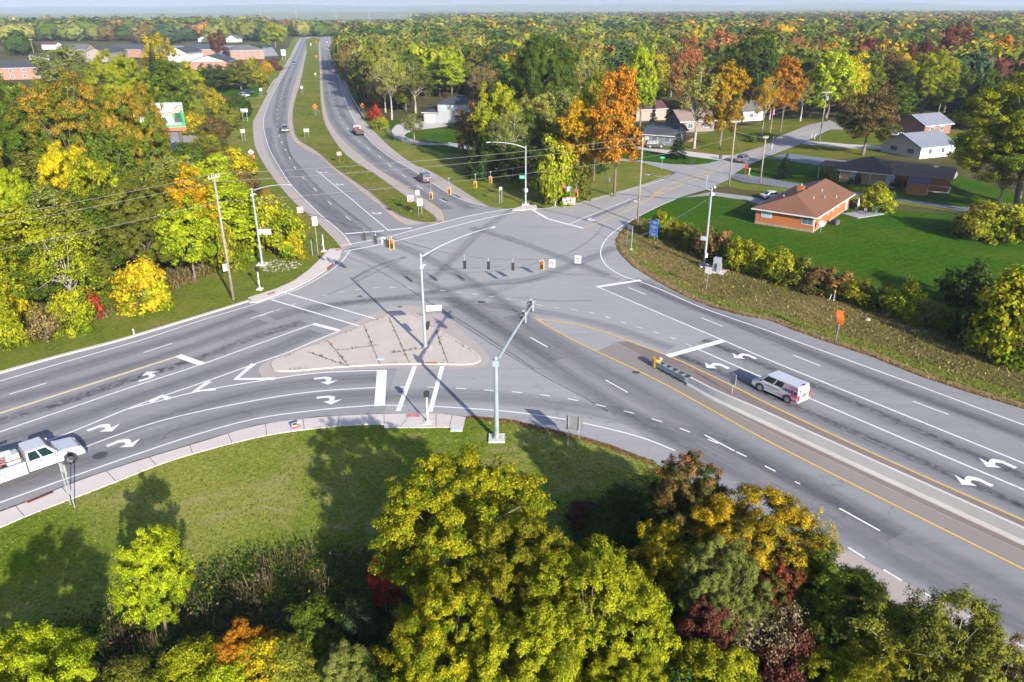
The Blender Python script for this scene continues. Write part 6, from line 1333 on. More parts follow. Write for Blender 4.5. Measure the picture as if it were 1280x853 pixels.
sign('road_sign', 'grey back of a diamond sign on two posts in the median', (378, 119), (377.5, 107), 1.5, 1.5, SBACK, 0, 2, GALV, 'diamond', spread=.5)
sign('road_sign', 'small pale yellow diamond sign in the far median', (395, 100), (395, 91), 1.2, 1.2, M('pale_yellow_sign', (.62, .50, .28), .5), 0, 1, GALV, 'diamond')
sign('work_sign', 'small orange diamond sign in the far median', (396, 77), (396, 69), 1.5, 1.5, ORANGE, 0, 1, GALV, 'diamond', None, group='orange diamond signs')
sign('work_sign', 'orange diamond sign beside the right guardrail end', (454, 143), (453, 129), 1.7, 1.7, ORANGE, 0, 2, GALV_D, 'diamond', 'bar', spread=.3, group='orange diamond signs')
sign('work_sign', 'orange and white sign beside the far right carriageway', (425, 77), (425, 68), 1.4, 1.4, ORANGE, 0, 1, GALV, 'diamond', 'bar', group='orange diamond signs')
sign('work_sign', 'orange sign pair farthest away in the median', (396, 60), (396, 51), 1.3, 1.3, ORANGE, 0, 1, GALV, 'diamond', None, group='orange diamond signs'); sign('road_sign', 'white sign farthest away in the median', (389, 62), (389, 54.5), 1.3, 1.6, WHITE, 0, 1, GALV)
sign('guide_sign', 'wide grey sign back on two posts on the left verge', (307, 152), (306, 136), 2.1, 1.05, M('white_sign_back', (.33, .34, .345), .5), R_(12), 2, GALV, spread=.62, pr=.06)
sign('road_sign', 'small grey sign back on two posts above the white diamond sign', (305, 176), (304, 161.5), 1.05, 1.0, M('white_sign_back', (.33, .34, .345), .5), R_(10), 2, GALV, spread=.7)
sign('road_sign', 'white diamond sign on a tall post on the left verge', (316, 207), (312.5, 186.5), 1.35, 1.35, WHITE, R_(10), 1, GALV, 'diamond')
sign('road_sign', 'small white sign on two posts near the left guardrail', (327, 122), (326, 110.5), 1.1, .9, WHITE, R_(10), 2, GALV, spread=.7)
sign('guide_sign', 'large white sign back on two posts beside the far left verge', (355.5, 77), (355, 62), 3.0, 3.8, M('pale_sign_back', (.30, .32, .315), .5), R_(8), 2, GALV, spread=.6, pr=.08)
sign('street_name_sign', 'small green street sign beside the far guardrail', (429, 86), (429, 78), 2.2, .5, GREEN, 0, 1, GALV)
sign('road_sign', 'narrow grey sign back on two posts at the right corner verge', (786, 309), (787, 281.5), 1.25, .6, M('white_sign_back', (.33, .34, .345), .5), R_(-60), 2, GALV, spread=.85, pr=.06)
sign('road_sign', 'grey sign back on one post on the lawn left of the orange trees', (759, 243), (759, 222), .8, .8, SBACK, R_(-25), 1, GALV)
sign('road_sign', 'narrow sign on two posts on the far verge behind the red signals', (626, 254), (626, 234), .55, .55, SBACK, R_(20), 2, GALV, spread=.8)
sign('road_sign', 'grey sign back on one post in front of the signal cabinet', (883, 362), (885, 334), .85, .85, M('white_sign_back', (.33, .34, .345), .5), R_(-35), 1, GALV)
sign('road_sign', 'white sign on a thin post standing at the concrete barrier', (914.5, 492), (916.5, 467), .75, 1.05, M('white_sign_back', (.33, .34, .345), .5), R_(-70), 1, GALV)
x, y = G(1045, 427); H = HT((1045, 427), (1047, 388)); t = thing('work_sign', 'bent orange warning flag sign on a post beside the dry verge', 'road sign', (x, y, 0), R_(-35))
mb = MB(); mb.box((0, 0, H * .4), (.06, .06, H * .8)); mb.build('post', GALV, t)
mb = MB(); zz = np.linspace(H - 1.55, H, 6); vs = [(sx * .34 + .12 * math.sin(i * 1.1), -.03 + .10 * math.cos(i * 1.4), z) for i, z in enumerate(zz) for sx in (-1, 1)]; mb.add(vs + [(a, b + .03, c) for a, b, c in vs], [(2 * i, 2 * i + 1, 2 * i + 3, 2 * i + 2) for i in range(5)] + [(12 + 2 * i + 2, 12 + 2 * i + 3, 12 + 2 * i + 1, 12 + 2 * i) for i in range(5)] + [(2 * i, 2 * i + 2, 14 + 2 * i, 12 + 2 * i) for i in range(5)]); pn = mb.build('panel', ORANGE, t); mb = MB(); mb.box((.05, -.15, H - 1.3), (.2, .02, .09)); mb.build('lettering', BLACK, pn)
x, y = G(716.5, 558); H = HT((711, 556), (712, 519)); t = thing('guide_sign', 'large sign on two tall steel posts, seen from behind, on the near lawn', 'road sign', (x, y, 0), R_(-12))
for s in (-.42, .42): mb = MB(); mb.box((s, 0, H / 2), (.09, .09, H)); mb.build('post', GALV, t)
mb = MB(); mb.box((0, .08, H - .62), (1.35, .03, 1.2)); mb.build('panel', M('dull_sign_back', (.15, .155, .165), .5, .2), t)
# left edge twin post sign
x, y = G(91, 633); H = HT((91, 633), (78, 580)); t = thing('road_sign', 'sign on two pale posts beside the white utility truck', 'road sign', (x, y, 0), R_(-35))
for s in (-.28, .28): mb = MB(); mb.box((s, 0, H / 2), (.06, .06, H)); mb.build('post', M('pale_post', (.22, .235, .235), .5), t)
mb = MB(); mb.box((0, .05, H - .35), (.75, .03, .75)); mb.build('panel', SBACK, t)
# worded boards
x, y = G(816, 300); H = HT((816, 300), (818, 273)); t = thing('business_sign', 'tall blue board with white lettering at the right corner', 'sign', (x, y, 0), R_(-52))
for s in (-.72, .72): mb = MB(); mb.box((s, .05, H / 2 - .1), (.1, .1, H - .2)); mb.build('post', M('dark_post', (.06, .055, .05), .7), t)
mb = MB(); mb.add([(-.8, -.03, .55), (.8, -.03, .55), (.8, -.03, H), (-.8, -.03, H - .55), (-.8, .04, .55), (.8, .04, .55), (.8, .04, H), (-.8, .04, H - .55)], [(0, 1, 2, 3), (7, 6, 5, 4), (0, 4, 5, 1), (1, 5, 6, 2), (2, 6, 7, 3), (3, 7, 4, 0)]); pn = mb.build('panel', BLUE, t)
mb = MB(); bars(mb, (.15, 0, H - .62), .8, ((.1, .7), (-.08, .7)), 0, .035, .15, 2, .95); bars(mb, (0, 0, H - 1.35), 1.4, ((.14, 1.25), (-.04, 1.0), (-.2, .6)), 0, .035, .13, 4, .95); bars(mb, (0, 0, H - 1.95), 1.3, ((0, 1.1),), 0, .035, .08, 6); bars(mb, (0, 0, H - 2.5), 1.4, ((.14, 1.25), (-.05, .9), (-.22, .5)), 0, .035, .13, 8, .95); mb.build('lettering', WHITE, pn)
x, y = G(711, 257.5); t = thing('banner', 'white banner with red top and blue lettering before the lime bushy tree', 'banner', (x, y, 0), R_(14))
for s in (-1.15, 1.15): mb = MB(); mb.box((s, .05, .75), (.06, .06, 1.5)); mb.build('post', GALV, t)
mb = MB(); mb.box((0, 0, .85), (2.35, .02, 1.25)); pn = mb.build('panel', WHITE, t)
mb = MB(); mb.box((-.75, -.02, 1.36), (.75, .012, .2)); mb.box((.75, -.02, 1.36), (.75, .012, .2)); bars(mb, (0, 0, .42), 2, ((0, 1.9),), 0, .02, .14, 5); mb.build('red_print', REDS, pn)
mb = MB(); bars(mb, (0, 0, .86), 2., ((.0, 1.9),), 0, .02, .22, 3, .9); mb.box((.1, -.02, 1.2), (.2, .012, .14)); mb.build('lettering', M('print_blue', (.08, .10, .36), .5), pn)
x, y = G(371, 537); t = thing('yard_sign', 'small black, white and red yard sign at the sidewalk edge', 'yard sign', (x, y, 0), R_(38)); mb = MB(); mb.box((0, 0, .42), (.75, .015, .5)); pn = mb.build('panel', WHITE, t)
for s in (-.25, .25): mb = MB(); mb.box((s, 0, .1), (.012, .012, .2)); mb.build('stake', GALV, t)
mb = MB(); mb.box((0, -.012, .24), (.75, .008, .14)); mb.build('red_print', REDS, pn); mb = MB(); mb.box((-.12, -.012, .55), (.4, .008, .18)); mb.box((.2, -.012, .42), (.3, .008, .12)); mb.build('lettering', BLACK, pn)
x, y = G(284, 346); t = thing('sale_sign', 'small white and red sign on a frame behind the leaning wooden pole', 'sign', (x, y, 0), R_(35)); mb = MB(); mb.box((0, 0, 1.25), (.75, .03, 1.0)); pn = mb.build('panel', WHITE, t); mb = MB(); mb.box((.25, -.02, 1.3), (.14, .01, .8)); mb.build('red_print', REDS, pn)
for s in (-.4, .4): mb = MB(); mb.box((s, 0, .9), (.05, .05, 1.8)); mb.build('post', BLACK, t)
sign('stop_sign', 'stop sign with green street sign at the side street lawn corner', (931, 222), (932, 206), .78, .78, M('stop_red', (.50, .02, .03), .5), R_(-20), 1, POSTO, 'octagon', 'bar')
sign('street_name_sign', 'green and yellow street name sign at the far side street corner', (827, 212), (828, 196), .9, .4, GREEN, R_(-10), 1, GALV)
sign('stop_sign', 'white back of a sign on the far side street corner', (826.5, 213.5), (827, 215-7), .8, .6, WHITE, R_(-10), 1, GALV) if False else None
# billboard
x, y = G(233, 206); t = thing('billboard', 'large billboard with a group of people over green, rising from the left trees', 'billboard', (x, y, 0), R_(14)); Hb = 7.9; Wb, Hp = 10.2, 5.3
mb = MB(); mb.tube([(-.3, .9, -.2), (-.3, .9, Hb)], [.42, .36], 12); mb.build('post', M('rusty_monopole', (.10, .075, .065), .8, .3), t)
cx = -Wb / 2 + 1.2; mb = MB(); mb.box((cx, .35, Hb + Hp / 2 + .2), (Wb, .5, Hp)); mb.box((cx, .8, Hb + .2), (Wb, .3, .3)); mb.build('panel', M('billboard_white', (.36, .37, .36), .5), t)
mb = MB(); mb.box((cx, .05, Hb - .1), (Wb, .1, .75)); mb.build('lower_strip', M('billboard_orange', (.34, .08, .03), .6), t)
BG = M('billboard_green', (.01, .20, .07), .5); ps = MB(); ps.box((cx, .08, Hb + 1.0), (Wb, .03, 1.3)); ps.box((cx, .08, Hb + Hp + .12), (Wb, .03, .12)); ps.box((cx + Wb / 2 - 1.2, .075, Hb + 2.2), (2.4, .03, 2.2)); po = ps.build('poster', BG, t)
mb = MB(); bars(mb, (cx + 1.2, .1, Hb + .95), 4, ((0, 6.5),), 0, .06, .42, 11, .9); mb.build('lettering', WHITE, po)
SK = M('poster_skin', (.52, .30, .22), .6); HA = M('poster_hair', (.16, .09, .04), .6); BK = M('poster_black', (.03, .03, .035), .6)
for k, (px, pz, s, body) in enumerate(((-4.2, 2.5, .9, BK), (-2.4, 2.6, .95, WHITE), (-.4, 3.4, 1.15, BK), (1.5 - 1.2, 3.9, 1.1, BG))):
    X = cx + Wb / 2 + px * .78 - .9; mb = MB(); mb.box((X, .06, Hb + pz - .9 * s), (1.5 * s, .02, 1.7 * s), top=(.6, 1)); b_ = mb.build('printed_figure', body, po)
    mb = MB(); mb.tube([(X, .055, Hb + pz + .45 * s), (X, .045, Hb + pz + .45 * s)], .62 * s, 14); mb.build('printed_hair', HA, b_); mb = MB(); mb.tube([(X, .044, Hb + pz + .38 * s), (X, .034, Hb + pz + .38 * s)], .42 * s, 14); mb.build('printed_face', SK, b_)
# barrier, crash cushion, guardrails
bw = MB(); A = smooth_line(ext(W([(862, 481), (895, 500), (960, 531), (1060, 577.5), (1180, 633), (1281, 680)]), 0, 60), 4); n = len(A); prof = [(-.36, 0), (-.36, .1), (-.2, .35), (-.12, 1.08), (.12, 1.08), (.2, .35), (.36, .1), (.36, 0)]
vs = []; A_ = [np.array(p) for p in A]; Lc = plen(A[:])
for i, p in enumerate(A_):
    tt = A_[min(i + 1, n - 1)] - A_[max(i - 1, 0)]; tt /= np.linalg.norm(tt); nn = np.array([-tt[1], tt[0]]); s_ = math.dist(A[0], A[i]); hk = min(1., .72 + s_ / 25)
    for (o_, z) in prof: q = p + nn * o_; vs.append((q[0], q[1], z * hk))
k = len(prof); bw.add(vs, [(i * k + j, i * k + j + 1, (i + 1) * k + j + 1, (i + 1) * k + j) for i in range(n - 1) for j in range(k - 1)] + [tuple(range(k))[::-1], tuple(range((n - 1) * k, n * k))])
tag(bw.build('concrete_barrier', C_barrier), 'long pale concrete barrier dividing the southeast road', 'barrier')
x, y = G(862, 481); a0 = np.array(G(818, 458)); a1 = np.array(G(862, 481)); dd = a1 - a0; Lq = np.linalg.norm(dd); ang = math.atan2(dd[1], dd[0])
t = thing('crash_cushion', 'steel crash cushion with yellow nose at the barrier end', 'crash cushion', (a0[0], a0[1], 0), ang)
mb = MB()
for s in (-1, 1):
    for i, zz in enumerate((.34, .52, .70)): mb.tube([(.35, s * .30, zz), (Lq - .1, s * .42, zz + .05)], .055, 6)
    mb.box((Lq / 2 + .1, s * .33, .52), (Lq - .5, .03, .46), s * .018)
mb.build('side_rail', GALV, t)
mb = MB(); 
for i in range(6): xx = .5 + i * (Lq - .6) / 5; mb.box((xx, 0, .38), (.12, .62 + .03 * i, .76)); mb.box((xx, 0, .05), (.2, .9, .08))
mb.build('diaphragm', M('cushion_frame', (.13, .14, .15), .5, .4), t)
mb = MB(); mb.box((Lq / 2, 0, .04), (Lq + .6, .8, .05)); mb.build('base_track', GALV_D, t); mb = MB(); mb.tube([(.25, 0, .1), (.25, 0, .95)], [.42, .42], 14); ns = mb.build('nose', M('nose_yellow', (.34, .19, .02), .5), t); mb = MB(); mb.box((.62, .1, 1.0), (.25, .3, .22)); mb.build('reflector', WHITE, ns)
def guardrail(label, pts, face=1):
    P = smooth_line(W(pts), 5); o0 = P[0]; t = thing('guardrail', label, 'guardrail', (o0[0], o0[1], 0)); L = [(p[0] - o0[0], p[1] - o0[1]) for p in P]
    mb = MB(); 
    for zz, oo in ((.72, 0.), (.60, .06), (.48, 0.)): mb.tube([(p[0] + oo, p[1], zz) for p in L], .085, 6)
    mb.build('rail', M('bright_rail_steel', (.36, .38, .38), .45, .3), t); q = resample(L, 3.8)
    for p in q: mb = MB(); mb.box((p[0] + .16, p[1], .36), (.12, .16, .74)); mb.build('post', GALV_D, t)
guardrail('right guardrail curving along the divided road below the woods', [(431.5, 101), (436, 115), (442, 128), (450, 141), (455.5, 149)]); guardrail('left guardrail on the verge of the divided road', [(345, 100), (340, 106), (334, 117)])
# cabinet
x, y = G(896, 340); t = thing('signal_cabinet', 'grey signal cabinet on a concrete pad on the dry verge', 'cabinet', (x, y, 0), R_(-30)); mb = MB(); mb.box((0, 0, .07), (2.1, 1.7, .14)); mb.build('pad', C_pad, t)
CAB = M('cabinet_aluminium', (.42, .45, .48), .4, .6); mb = MB(); mb.box((-.1, .15, 1.02), (.95, .75, 1.75)); c_ = mb.build('cabinet', CAB, t, bevel=.03); mb = MB(); mb.box((.35, -.32, .72), (.6, .45, 1.15)); mb.build('meter_box', CAB, t, bevel=.02); mb = MB(); mb.box((-.1, -.235, 1.05), (.8, .02, 1.5)); mb.box((.2, -.25, 1.05), (.04, .03, .3)); mb.build('door', GALV, c_)
for px, w_, lb in ((1004/4 + 320, 1.0, 'flush utility box in the lawn beside the sidewalk end'), ): 
    x, y = G(571, 537); t = thing('utility_box', lb, 'utility box', (x, y, 0), 0); mb = MB(); mb.box((0, 0, .04), (1.0, .75, .08)); mb.build('frame', C_pad, t); mb = MB(); mb.box((0, 0, .085), (.72, .5, .02)); mb.build('lid', M('blue_grey_lid', (.36, .42, .52), .6), t)
x, y = G(476, 450.5); t = thing('utility_box', 'flush utility box in the concrete triangle island', 'utility box', (x, y, .15), 0); mb = MB(); mb.box((0, 0, .02), (.7, .5, .03)); mb.build('lid', M('blue_grey_lid', (.36, .42, .52), .6), t)
for b, tp, lb, cl in (((694, 258), (694, 247), 'white marker post with yellow top left of the banner', YEL), ((1042, 376), (1042, 363), 'white marker post with yellow top before the hedge', YEL), ((168, 419), (168, 411), 'small white delineator on the left verge', WHITE)):
    x, y = G(*b); H = HT(b, tp); t = thing('marker_post', lb, 'marker post', (x, y, 0)); mb = MB(); mb.box((0, 0, H * .34), (.13, .08, H * .68)); mb.build('post', WHITE, t); mb = MB(); mb.box((0, 0, H * .84), (.14, .09, H * .32)); mb.build('cap', cl, t)
x, y = G(1037.5, 375); t = thing('marker_stake', 'short white stake left of the yellow-topped marker post', 'marker post', (x, y, 0), 0); mb = MB(); mb.box((0, 0, .4), (.1, .1, .85), 0, 0, R_(12)); mb.build('stake', WHITE, t)
# white stones by the left light
rr = np.random.default_rng(5)
def rock(mb, c, s, r):
    bm = bmesh.new(); bmesh.ops.create_icosphere(bm, subdivisions=1, radius=1); vs = [(c[0] + v.co.x * s * r.uniform(.7, 1.2), c[1] + v.co.y * s * r.uniform(.6, 1.1), c[2] + v.co.z * s * .6 * r.uniform(.7, 1.1)) for v in bm.verts]; mb.add(vs, [tuple(v.index for v in f.verts) for f in bm.faces]); bm.free()
ROCK = M('pale_limestone', (.21, .20, .17), .9, var=.35)
mb = MB(); zone = W([(318, 331), (332, 325), (352, 326), (378, 328), (376, 334), (352, 341), (334, 341)])
cx_, cy_ = np.mean(zone, 0); k = 0
while k < 95:
    x = rr.uniform(min(p[0] for p in zone), max(p[0] for p in zone)); y = rr.uniform(min(p[1] for p in zone), max(p[1] for p in zone))
    if inside((x, y), zone): rock(mb, (x, y, .06), rr.uniform(.08, .2), rr); k += 1
o = mb.build('white_stones', ROCK); o['kind'] = 'stuff'; o['label'] = 'patch of pale stones at the foot of the left street light'
for b, lb in (((796, 274.5), 'small pale stone left of the corner wooden pole'), ((788.5, 312.5), 'pale stone under the narrow corner sign'), ((1084, 400.5), 'small pale stone on the dry verge')): x, y = G(*b); mb = MB(); rock(mb, (0, 0, .1), .35, rr); o = mb.build('stone', ROCK); o.location = (x, y, 0); tag(o, lb, 'stone')
# mailboxes, bins, flagpole
def bin_(b, lb, col): x, y = G(*b); t = thing('wheelie_bin', lb, 'bin', (x, y, 0)); mb = MB(); mb.box((0, 0, .55), (.58, .6, .95), top=(1.12, 1.12)); mb.build('body', col, t, bevel=.03); mb = MB(); mb.box((0, 0, 1.06), (.7, .74, .07)); mb.build('lid', col, t)
DKP = M('dark_bin_plastic', (.03, .035, .035), .5)
bin_((900.5, 199), 'dark wheelie bin at the end of the grey house driveway', DKP); bin_((863, 205.5), 'left of two dark mailbox stands on the lawn strip', DKP) if False else None
def mailbox(b, lb, col): x, y = G(*b); t = thing('mailbox', lb, 'mailbox', (x, y, 0)); mb = MB(); mb.box((0, 0, .5), (.12, .12, 1.0)); mb.build('post', col, t); mb = MB(); mb.box((0, 0, 1.15), (.32, .5, .3)); mb.tube([(0, -.25, 1.3), (0, .25, 1.3)], .16, 8); mb.build('box', col, t)
mailbox((863.5, 206), 'left of two dark mailboxes on the lawn strip', BLACK); mailbox((866.5, 206), 'right of two dark mailboxes on the lawn strip', BLACK); mailbox((966, 178), 'left white mailbox beside the side street', WHITE); mailbox((964.5, 187), 'near white mailbox on the street edge below the other', WHITE); mailbox((1014, 173), 'left of the two white mailboxes at the concrete driveway', WHITE); mailbox((1018, 174), 'right of the two white mailboxes at the concrete driveway', WHITE); mailbox((936, 219), 'pale mailbox at the stop sign corner', M('pale_mailbox', (.45, .42, .38), .6))
x, y = G(963, 166); t = thing('flagpole', 'flagpole with a folded red and white flag before the white barn', 'flagpole', (x, y, 0)); mb = MB(); mb.cyl((0, 0, 0), (0, 0, 7), .06, .03, 8); mb.build('pole', WHITE, t); mb = MB(); mb.box((.25, 0, 5.6), (.4, .05, 1.5), top=(.7, 1)); mb.build('flag', PINKR, t)
# chain-link fence
def chain_fence(label, pts, h=1.3):
    m, nt, b, out = newmat('chain_link'); b.inputs['Base Color'].default_value = (.05, .085, .075, 1); b.inputs['Metallic'].default_value = .1; b.inputs['Roughness'].default_value = .5
    co = objco(nt); s1 = nt.nodes.new('ShaderNodeTexVoronoi'); s1.inputs['Scale'].default_value = 14; nt.links.new(co, s1.inputs[0]); nt.links.new(ramp(nt, s1.outputs[0], [(.40, .05), (.6, .5)]), b.inputs['Alpha'])
    P = W(pts); o0 = P[0]; t = thing('chain_link_fence', label, 'fence', (o0[0], o0[1], 0)); L = [(p[0] - o0[0], p[1] - o0[1]) for p in P]; mb = MB()
    for a, c in zip(L, L[1:]): mb.quad((a[0], a[1], .05), (c[0], c[1], .05), (c[0], c[1], h), (a[0], a[1], h))
    mb.build('mesh_panel', m, t); mb = MB(); mb.tube([(p[0], p[1], h) for p in L], .035, 6); mb.build('top_rail', GALV, t)
    for p in resample(L, 3.2): mb = MB(); mb.cyl((p[0], p[1], 0), (p[0], p[1], h + .1), .045, n=6); mb.build('post', GALV, t)
chain_fence('green chain-link fence round the white house lawn', [(478, 156), (486, 167), (494, 176.5), (520, 181), (550, 184.5), (580, 188)])
# tall masts near the horizon
def mast(px, by, ty, lb, r=.35, head=False):
    x, y = G(px, by); H = HT((px, by), (px, ty)); t = thing('mast', lb, 'mast', (x, y, 0)); mb = MB(); mb.cyl((0, 0, 0), (0, 0, H), r, r * .5, 8); mb.build('pole', M('far_mast', (.20, .20, .21), .6), t)
    mb = MB(); mb.box((0, 0, H - .6), (1.9, 1.9, .9)) if head else mb.box((0, 0, H - .4), (.8, .8, .4)); mb.build('mast_head', M('far_mast', (.20, .20, .21), .6), t)
mast(328, 38, 0, 'tall pale mast left of the far divided road', .45, True); mast(373, 45, 15, 'light mast beside the far left carriageway', .35, True); mast(463, 46, 13, 'light mast right of the pink billboard', .35); mast(571, 34, 1, 'thin mast on the horizon above the tall dark tree', .4); mast(119, 32, 2, 'thin leaning mast at the far left horizon', .4); mast(241, 32, 4, 'thin dark mast on the left horizon', .35); mast(422, 42, 14, 'light mast left of the pink billboard', .35); mast(500, 46, 17, 'thin mast above the woods right of the divided road', .3)
# ------------------------------------------------------------------ vehicles
GLASS = M('dark_glass', (.012, .015, .02), .08, var=.0, spec=.8); TYRE = M('tyre_rubber', (.018, .018, .019), .85); RIM = M('alloy_rim', (.38, .39, .40), .35, .8); TAIL = M('tail_lamp', (.42, .015, .015), .25); HEADL = M('head_lamp', (.62, .64, .66), .15); BUMP = M('bumper_black', (.03, .03, .032), .6); CHROME = M('chrome_trim', (.55, .56, .58), .2, .9)
def paint(name, col):
    if name in _MC: return _MC[name]
    m, nt, b, out = newmat(name); co = objco(nt); f = noise(nt, co, 1.4, 5, .6)
    nt.links.new(mixc(nt, ramp(nt, f, [(.35, 0.), (.75, .35)]), col, tuple(c * .75 + .03 for c in col)), b.inputs['Base Color']); b.inputs['Roughness'].default_value = .32; b.inputs['Coat Weight'].default_value = .6; b.inputs['Coat Roughness'].default_value = .08
    _MC[name] = m; return m
def extr(mb, prof, W0, W1=None, zb=None):
    """side outline (x,z) pulled across the width; upper points a little narrower"""
    zs = [z for x, z in prof]; z0, z1 = min(zs), max(zs); W1 = W1 or W0 * .96; n = len(prof); vs = []
    for s in (-1, 1):
        for x, z in prof: vs.append((x, s * .5 * (W0 + (W1 - W0) * (z - z0) / (z1 - z0)), z))
    a = sum(prof[i][0] * prof[(i + 1) % n][1] - prof[(i + 1) % n][0] * prof[i][1] for i in range(n))
    f = [tuple(range(n)), tuple(range(2 * n - 1, n - 1, -1))] + [(i, n + i, n + (i + 1) % n, (i + 1) % n) for i in range(n)]
    if a < 0: f = [q[::-1] for q in f]
    return mb.add(vs, f)
def win(q, u0, u1, v0, v1, off=.012):
    """pane inset in the quad q (4 corners, ccw seen from outside)"""
    a, b, c, d = [Vector(p) for p in q]; n = (b - a).cross(d - a).normalized(); P = lambda u, v: (a.lerp(b, u)).lerp(d.lerp(c, u), v) + n * off
    return [P(u0, v0), P(u1, v0), P(u1, v1), P(u0, v1)]
SPEC = {  # L, W, belt, roof, hood, cabin bottom x (rear, front), cabin top x (rear, front), lower outline
 'sedan': (4.7, 1.82, .92, 1.45, .90, (-1.75, 1.05), (-1.05, .30)), 'suv': (4.75, 1.92, 1.05, 1.74, 1.05, (-2.28, 1.10), (-2.0, .40)), 'pickup': (5.7, 1.98, 1.08, 1.85, 1.12, (-.75, 1.45), (-.62, .75)), 'van': (4.85, 1.88, 1.08, 1.86, 1.05, (-2.36, 1.75), (-2.26, .95))}
def car(kind, label, b, head, col, name=None, group=None, cat=None, rack=False):
    L, Wd, belt, roof, hood, cb, ct = SPEC[kind]; x, y = G(*b); t = thing(name or {'sedan': 'car', 'suv': 'suv', 'pickup': 'pickup_truck', 'van': 'van'}[kind], label, cat or {'sedan': 'car', 'suv': 'car', 'pickup': 'pickup truck', 'van': 'van'}[kind], (x, y, 0.02), head, group)
    body = paint(*col); h = L / 2; mb = MB()
    if kind == 'pickup': pr = [(-h, .55), (-h, belt), (cb[0], belt), (cb[1], belt + .04), (h - .12, hood - .06), (h, .72), (h - .02, .42), (h - .5, .34), (-h + .4, .38)]
    else: pr = [(-h, .5), (-h + .04, belt - .06), (cb[0], belt), (cb[1], belt + .02), (h - .45, hood - .12), (h - .06, .70), (h, .45), (h - .3, .28), (-h + .3, .30)]
    extr(mb, pr, Wd, Wd * .95); wb, wt = Wd * .90, Wd * .74
    B = [(cb[0], -wb / 2, belt - .03), (cb[1], -wb / 2, belt - .03), (cb[1], wb / 2, belt - .03), (cb[0], wb / 2, belt - .03)]; T = [(ct[0], -wt / 2, roof), (ct[1], -wt / 2, roof), (ct[1], wt / 2, roof), (ct[0], wt / 2, roof)]
    if kind == 'van': T = [(p[0], p[1] * 1.12, p[2]) for p in T]
    mb.add(B + T, [(4, 5, 6, 7), (0, 1, 5, 4), (1, 2, 6, 5), (2, 3, 7, 6), (3, 0, 4, 7)])
    bo = mb.build('body', body, t, bevel=.05, smooth=False)
    Q = dict(r=(B[0], B[1], T[1], T[0]), f=(B[1], B[2], T[2], T[1]), l=(B[2], B[3], T[3], T[2]), b=(B[3], B[0], T[0], T[3]))
    mb = MB(); mb.quad(*win(Q['f'], .07, .93, .14, .90)); mb.build('windscreen', GLASS, t)
    if kind != 'van': mb = MB(); mb.quad(*win(Q['b'], .09, .91, .22, .88)); mb.build('rear_window', GLASS, t)
    for nm, q in (('r', Q['r']), ('l', Q['l'])):
        spans = {'sedan': ((.12, .50), (.54, .88)), 'suv': ((.05, .30), (.34, .60), (.64, .92)), 'pickup': ((.10, .48), (.54, .90)), 'van': ((.66, .92),)}[kind]
        if kind == 'van': spans = ((.42, .62), (.66, .93))
        for u0, u1 in spans:
            a, c = (u0, u1) if nm == 'r' else (1 - u1, 1 - u0); mb = MB(); mb.quad(*win(q, a, c, .18, .86)); mb.build('side_window', GLASS, t)
    wr = .34 if kind == 'sedan' else .38; ax = (L * .30, -L * .29)
    for xx in ax:
        for s in (-1, 1):
            mb = MB(); mb.tube([(xx, s * (Wd / 2 - .20), wr), (xx, s * (Wd / 2 - .06), wr), (xx, s * (Wd / 2 + .02), wr)], [wr, wr, wr * .93], 18); w_ = mb.build('wheel', TYRE, t); mb = MB(); mb.tube([(xx, s * (Wd / 2 + .022), wr), (xx, s * (Wd / 2 + .03), wr)], wr * .62, 12); mb.build('rim', RIM, w_)
            mb = MB(); n = 12; arc = [(xx + (wr + .09) * math.cos(a), wr + (wr + .09) * math.sin(a)) for a in np.linspace(0, math.pi, n)]; mb.add([(px, s * (Wd / 2 - .004 + .008), pz) for px, pz in arc], [tuple(range(n)) if s < 0 else tuple(range(n))[::-1]]); mb.build('wheel_arch', BUMP, t)
    for s in (-1, 1):
        mb = MB(); mb.box((h - .13, s * Wd * .36, .70 if kind != 'pickup' else .86), (.2, .36, .17)); mb.build('headlight', HEADL, t, bevel=.02); mb = MB(); mb.box((-h + .02, s * Wd * .42, .82), (.08, .22, .26 if kind != 'van' else .5)); mb.build('taillight', TAIL, t); mb = MB(); mb.box((cb[1] - .35, s * (Wd / 2 + .08), belt + .1), (.14, .2, .14)); mb.build('mirror', BUMP, t, bevel=.02)
    mb = MB(); mb.box((h - .02, 0, .42), (.12, Wd * .9, .24)); mb.box((-h + .02, 0, .48), (.12, Wd * .92, .24)); mb.build('bumper', BUMP if kind != 'van' else M('grey_bumper', (.30, .30, .31), .6), t, bevel=.02)
    mb = MB(); mb.box((-h - .045, 0, .72), (.012, .32, .16)); mb.build('number_plate', WHITE, t)
    if kind == 'pickup': mb = MB(); mb.box(((-h + cb[0]) / 2, 0, belt + .006), (cb[0] + h - .2, Wd * .80, .02)); mb.build('bed', BUMP, t)
    if rack: mb = MB(); [mb.tube([(ct[0] + .1, s * wt * .46, roof + .06), (ct[1] - .1, s * wt * .46, roof + .06)], .03, 6) for s in (-1, 1)]; mb.build('roof_rail', BUMP, t)
    return t
def hd(a, b): p, q = G(*a), G(*b); return math.atan2(q[1] - p[1], q[0] - p[0])
PW, PS, PB, PN, PBK, PR, PG = ('white_car_paint', (.38, .39, .41)), ('silver_car_paint', (.34, .36, .38)), ('blue_car_paint', (.02, .06, .20)), ('navy_car_paint', (.012, .018, .05)), ('black_car_paint', (.010, .010, .013)), ('red_car_paint', (.35, .015, .015)), ('grey_car_paint', (.10, .105, .12))
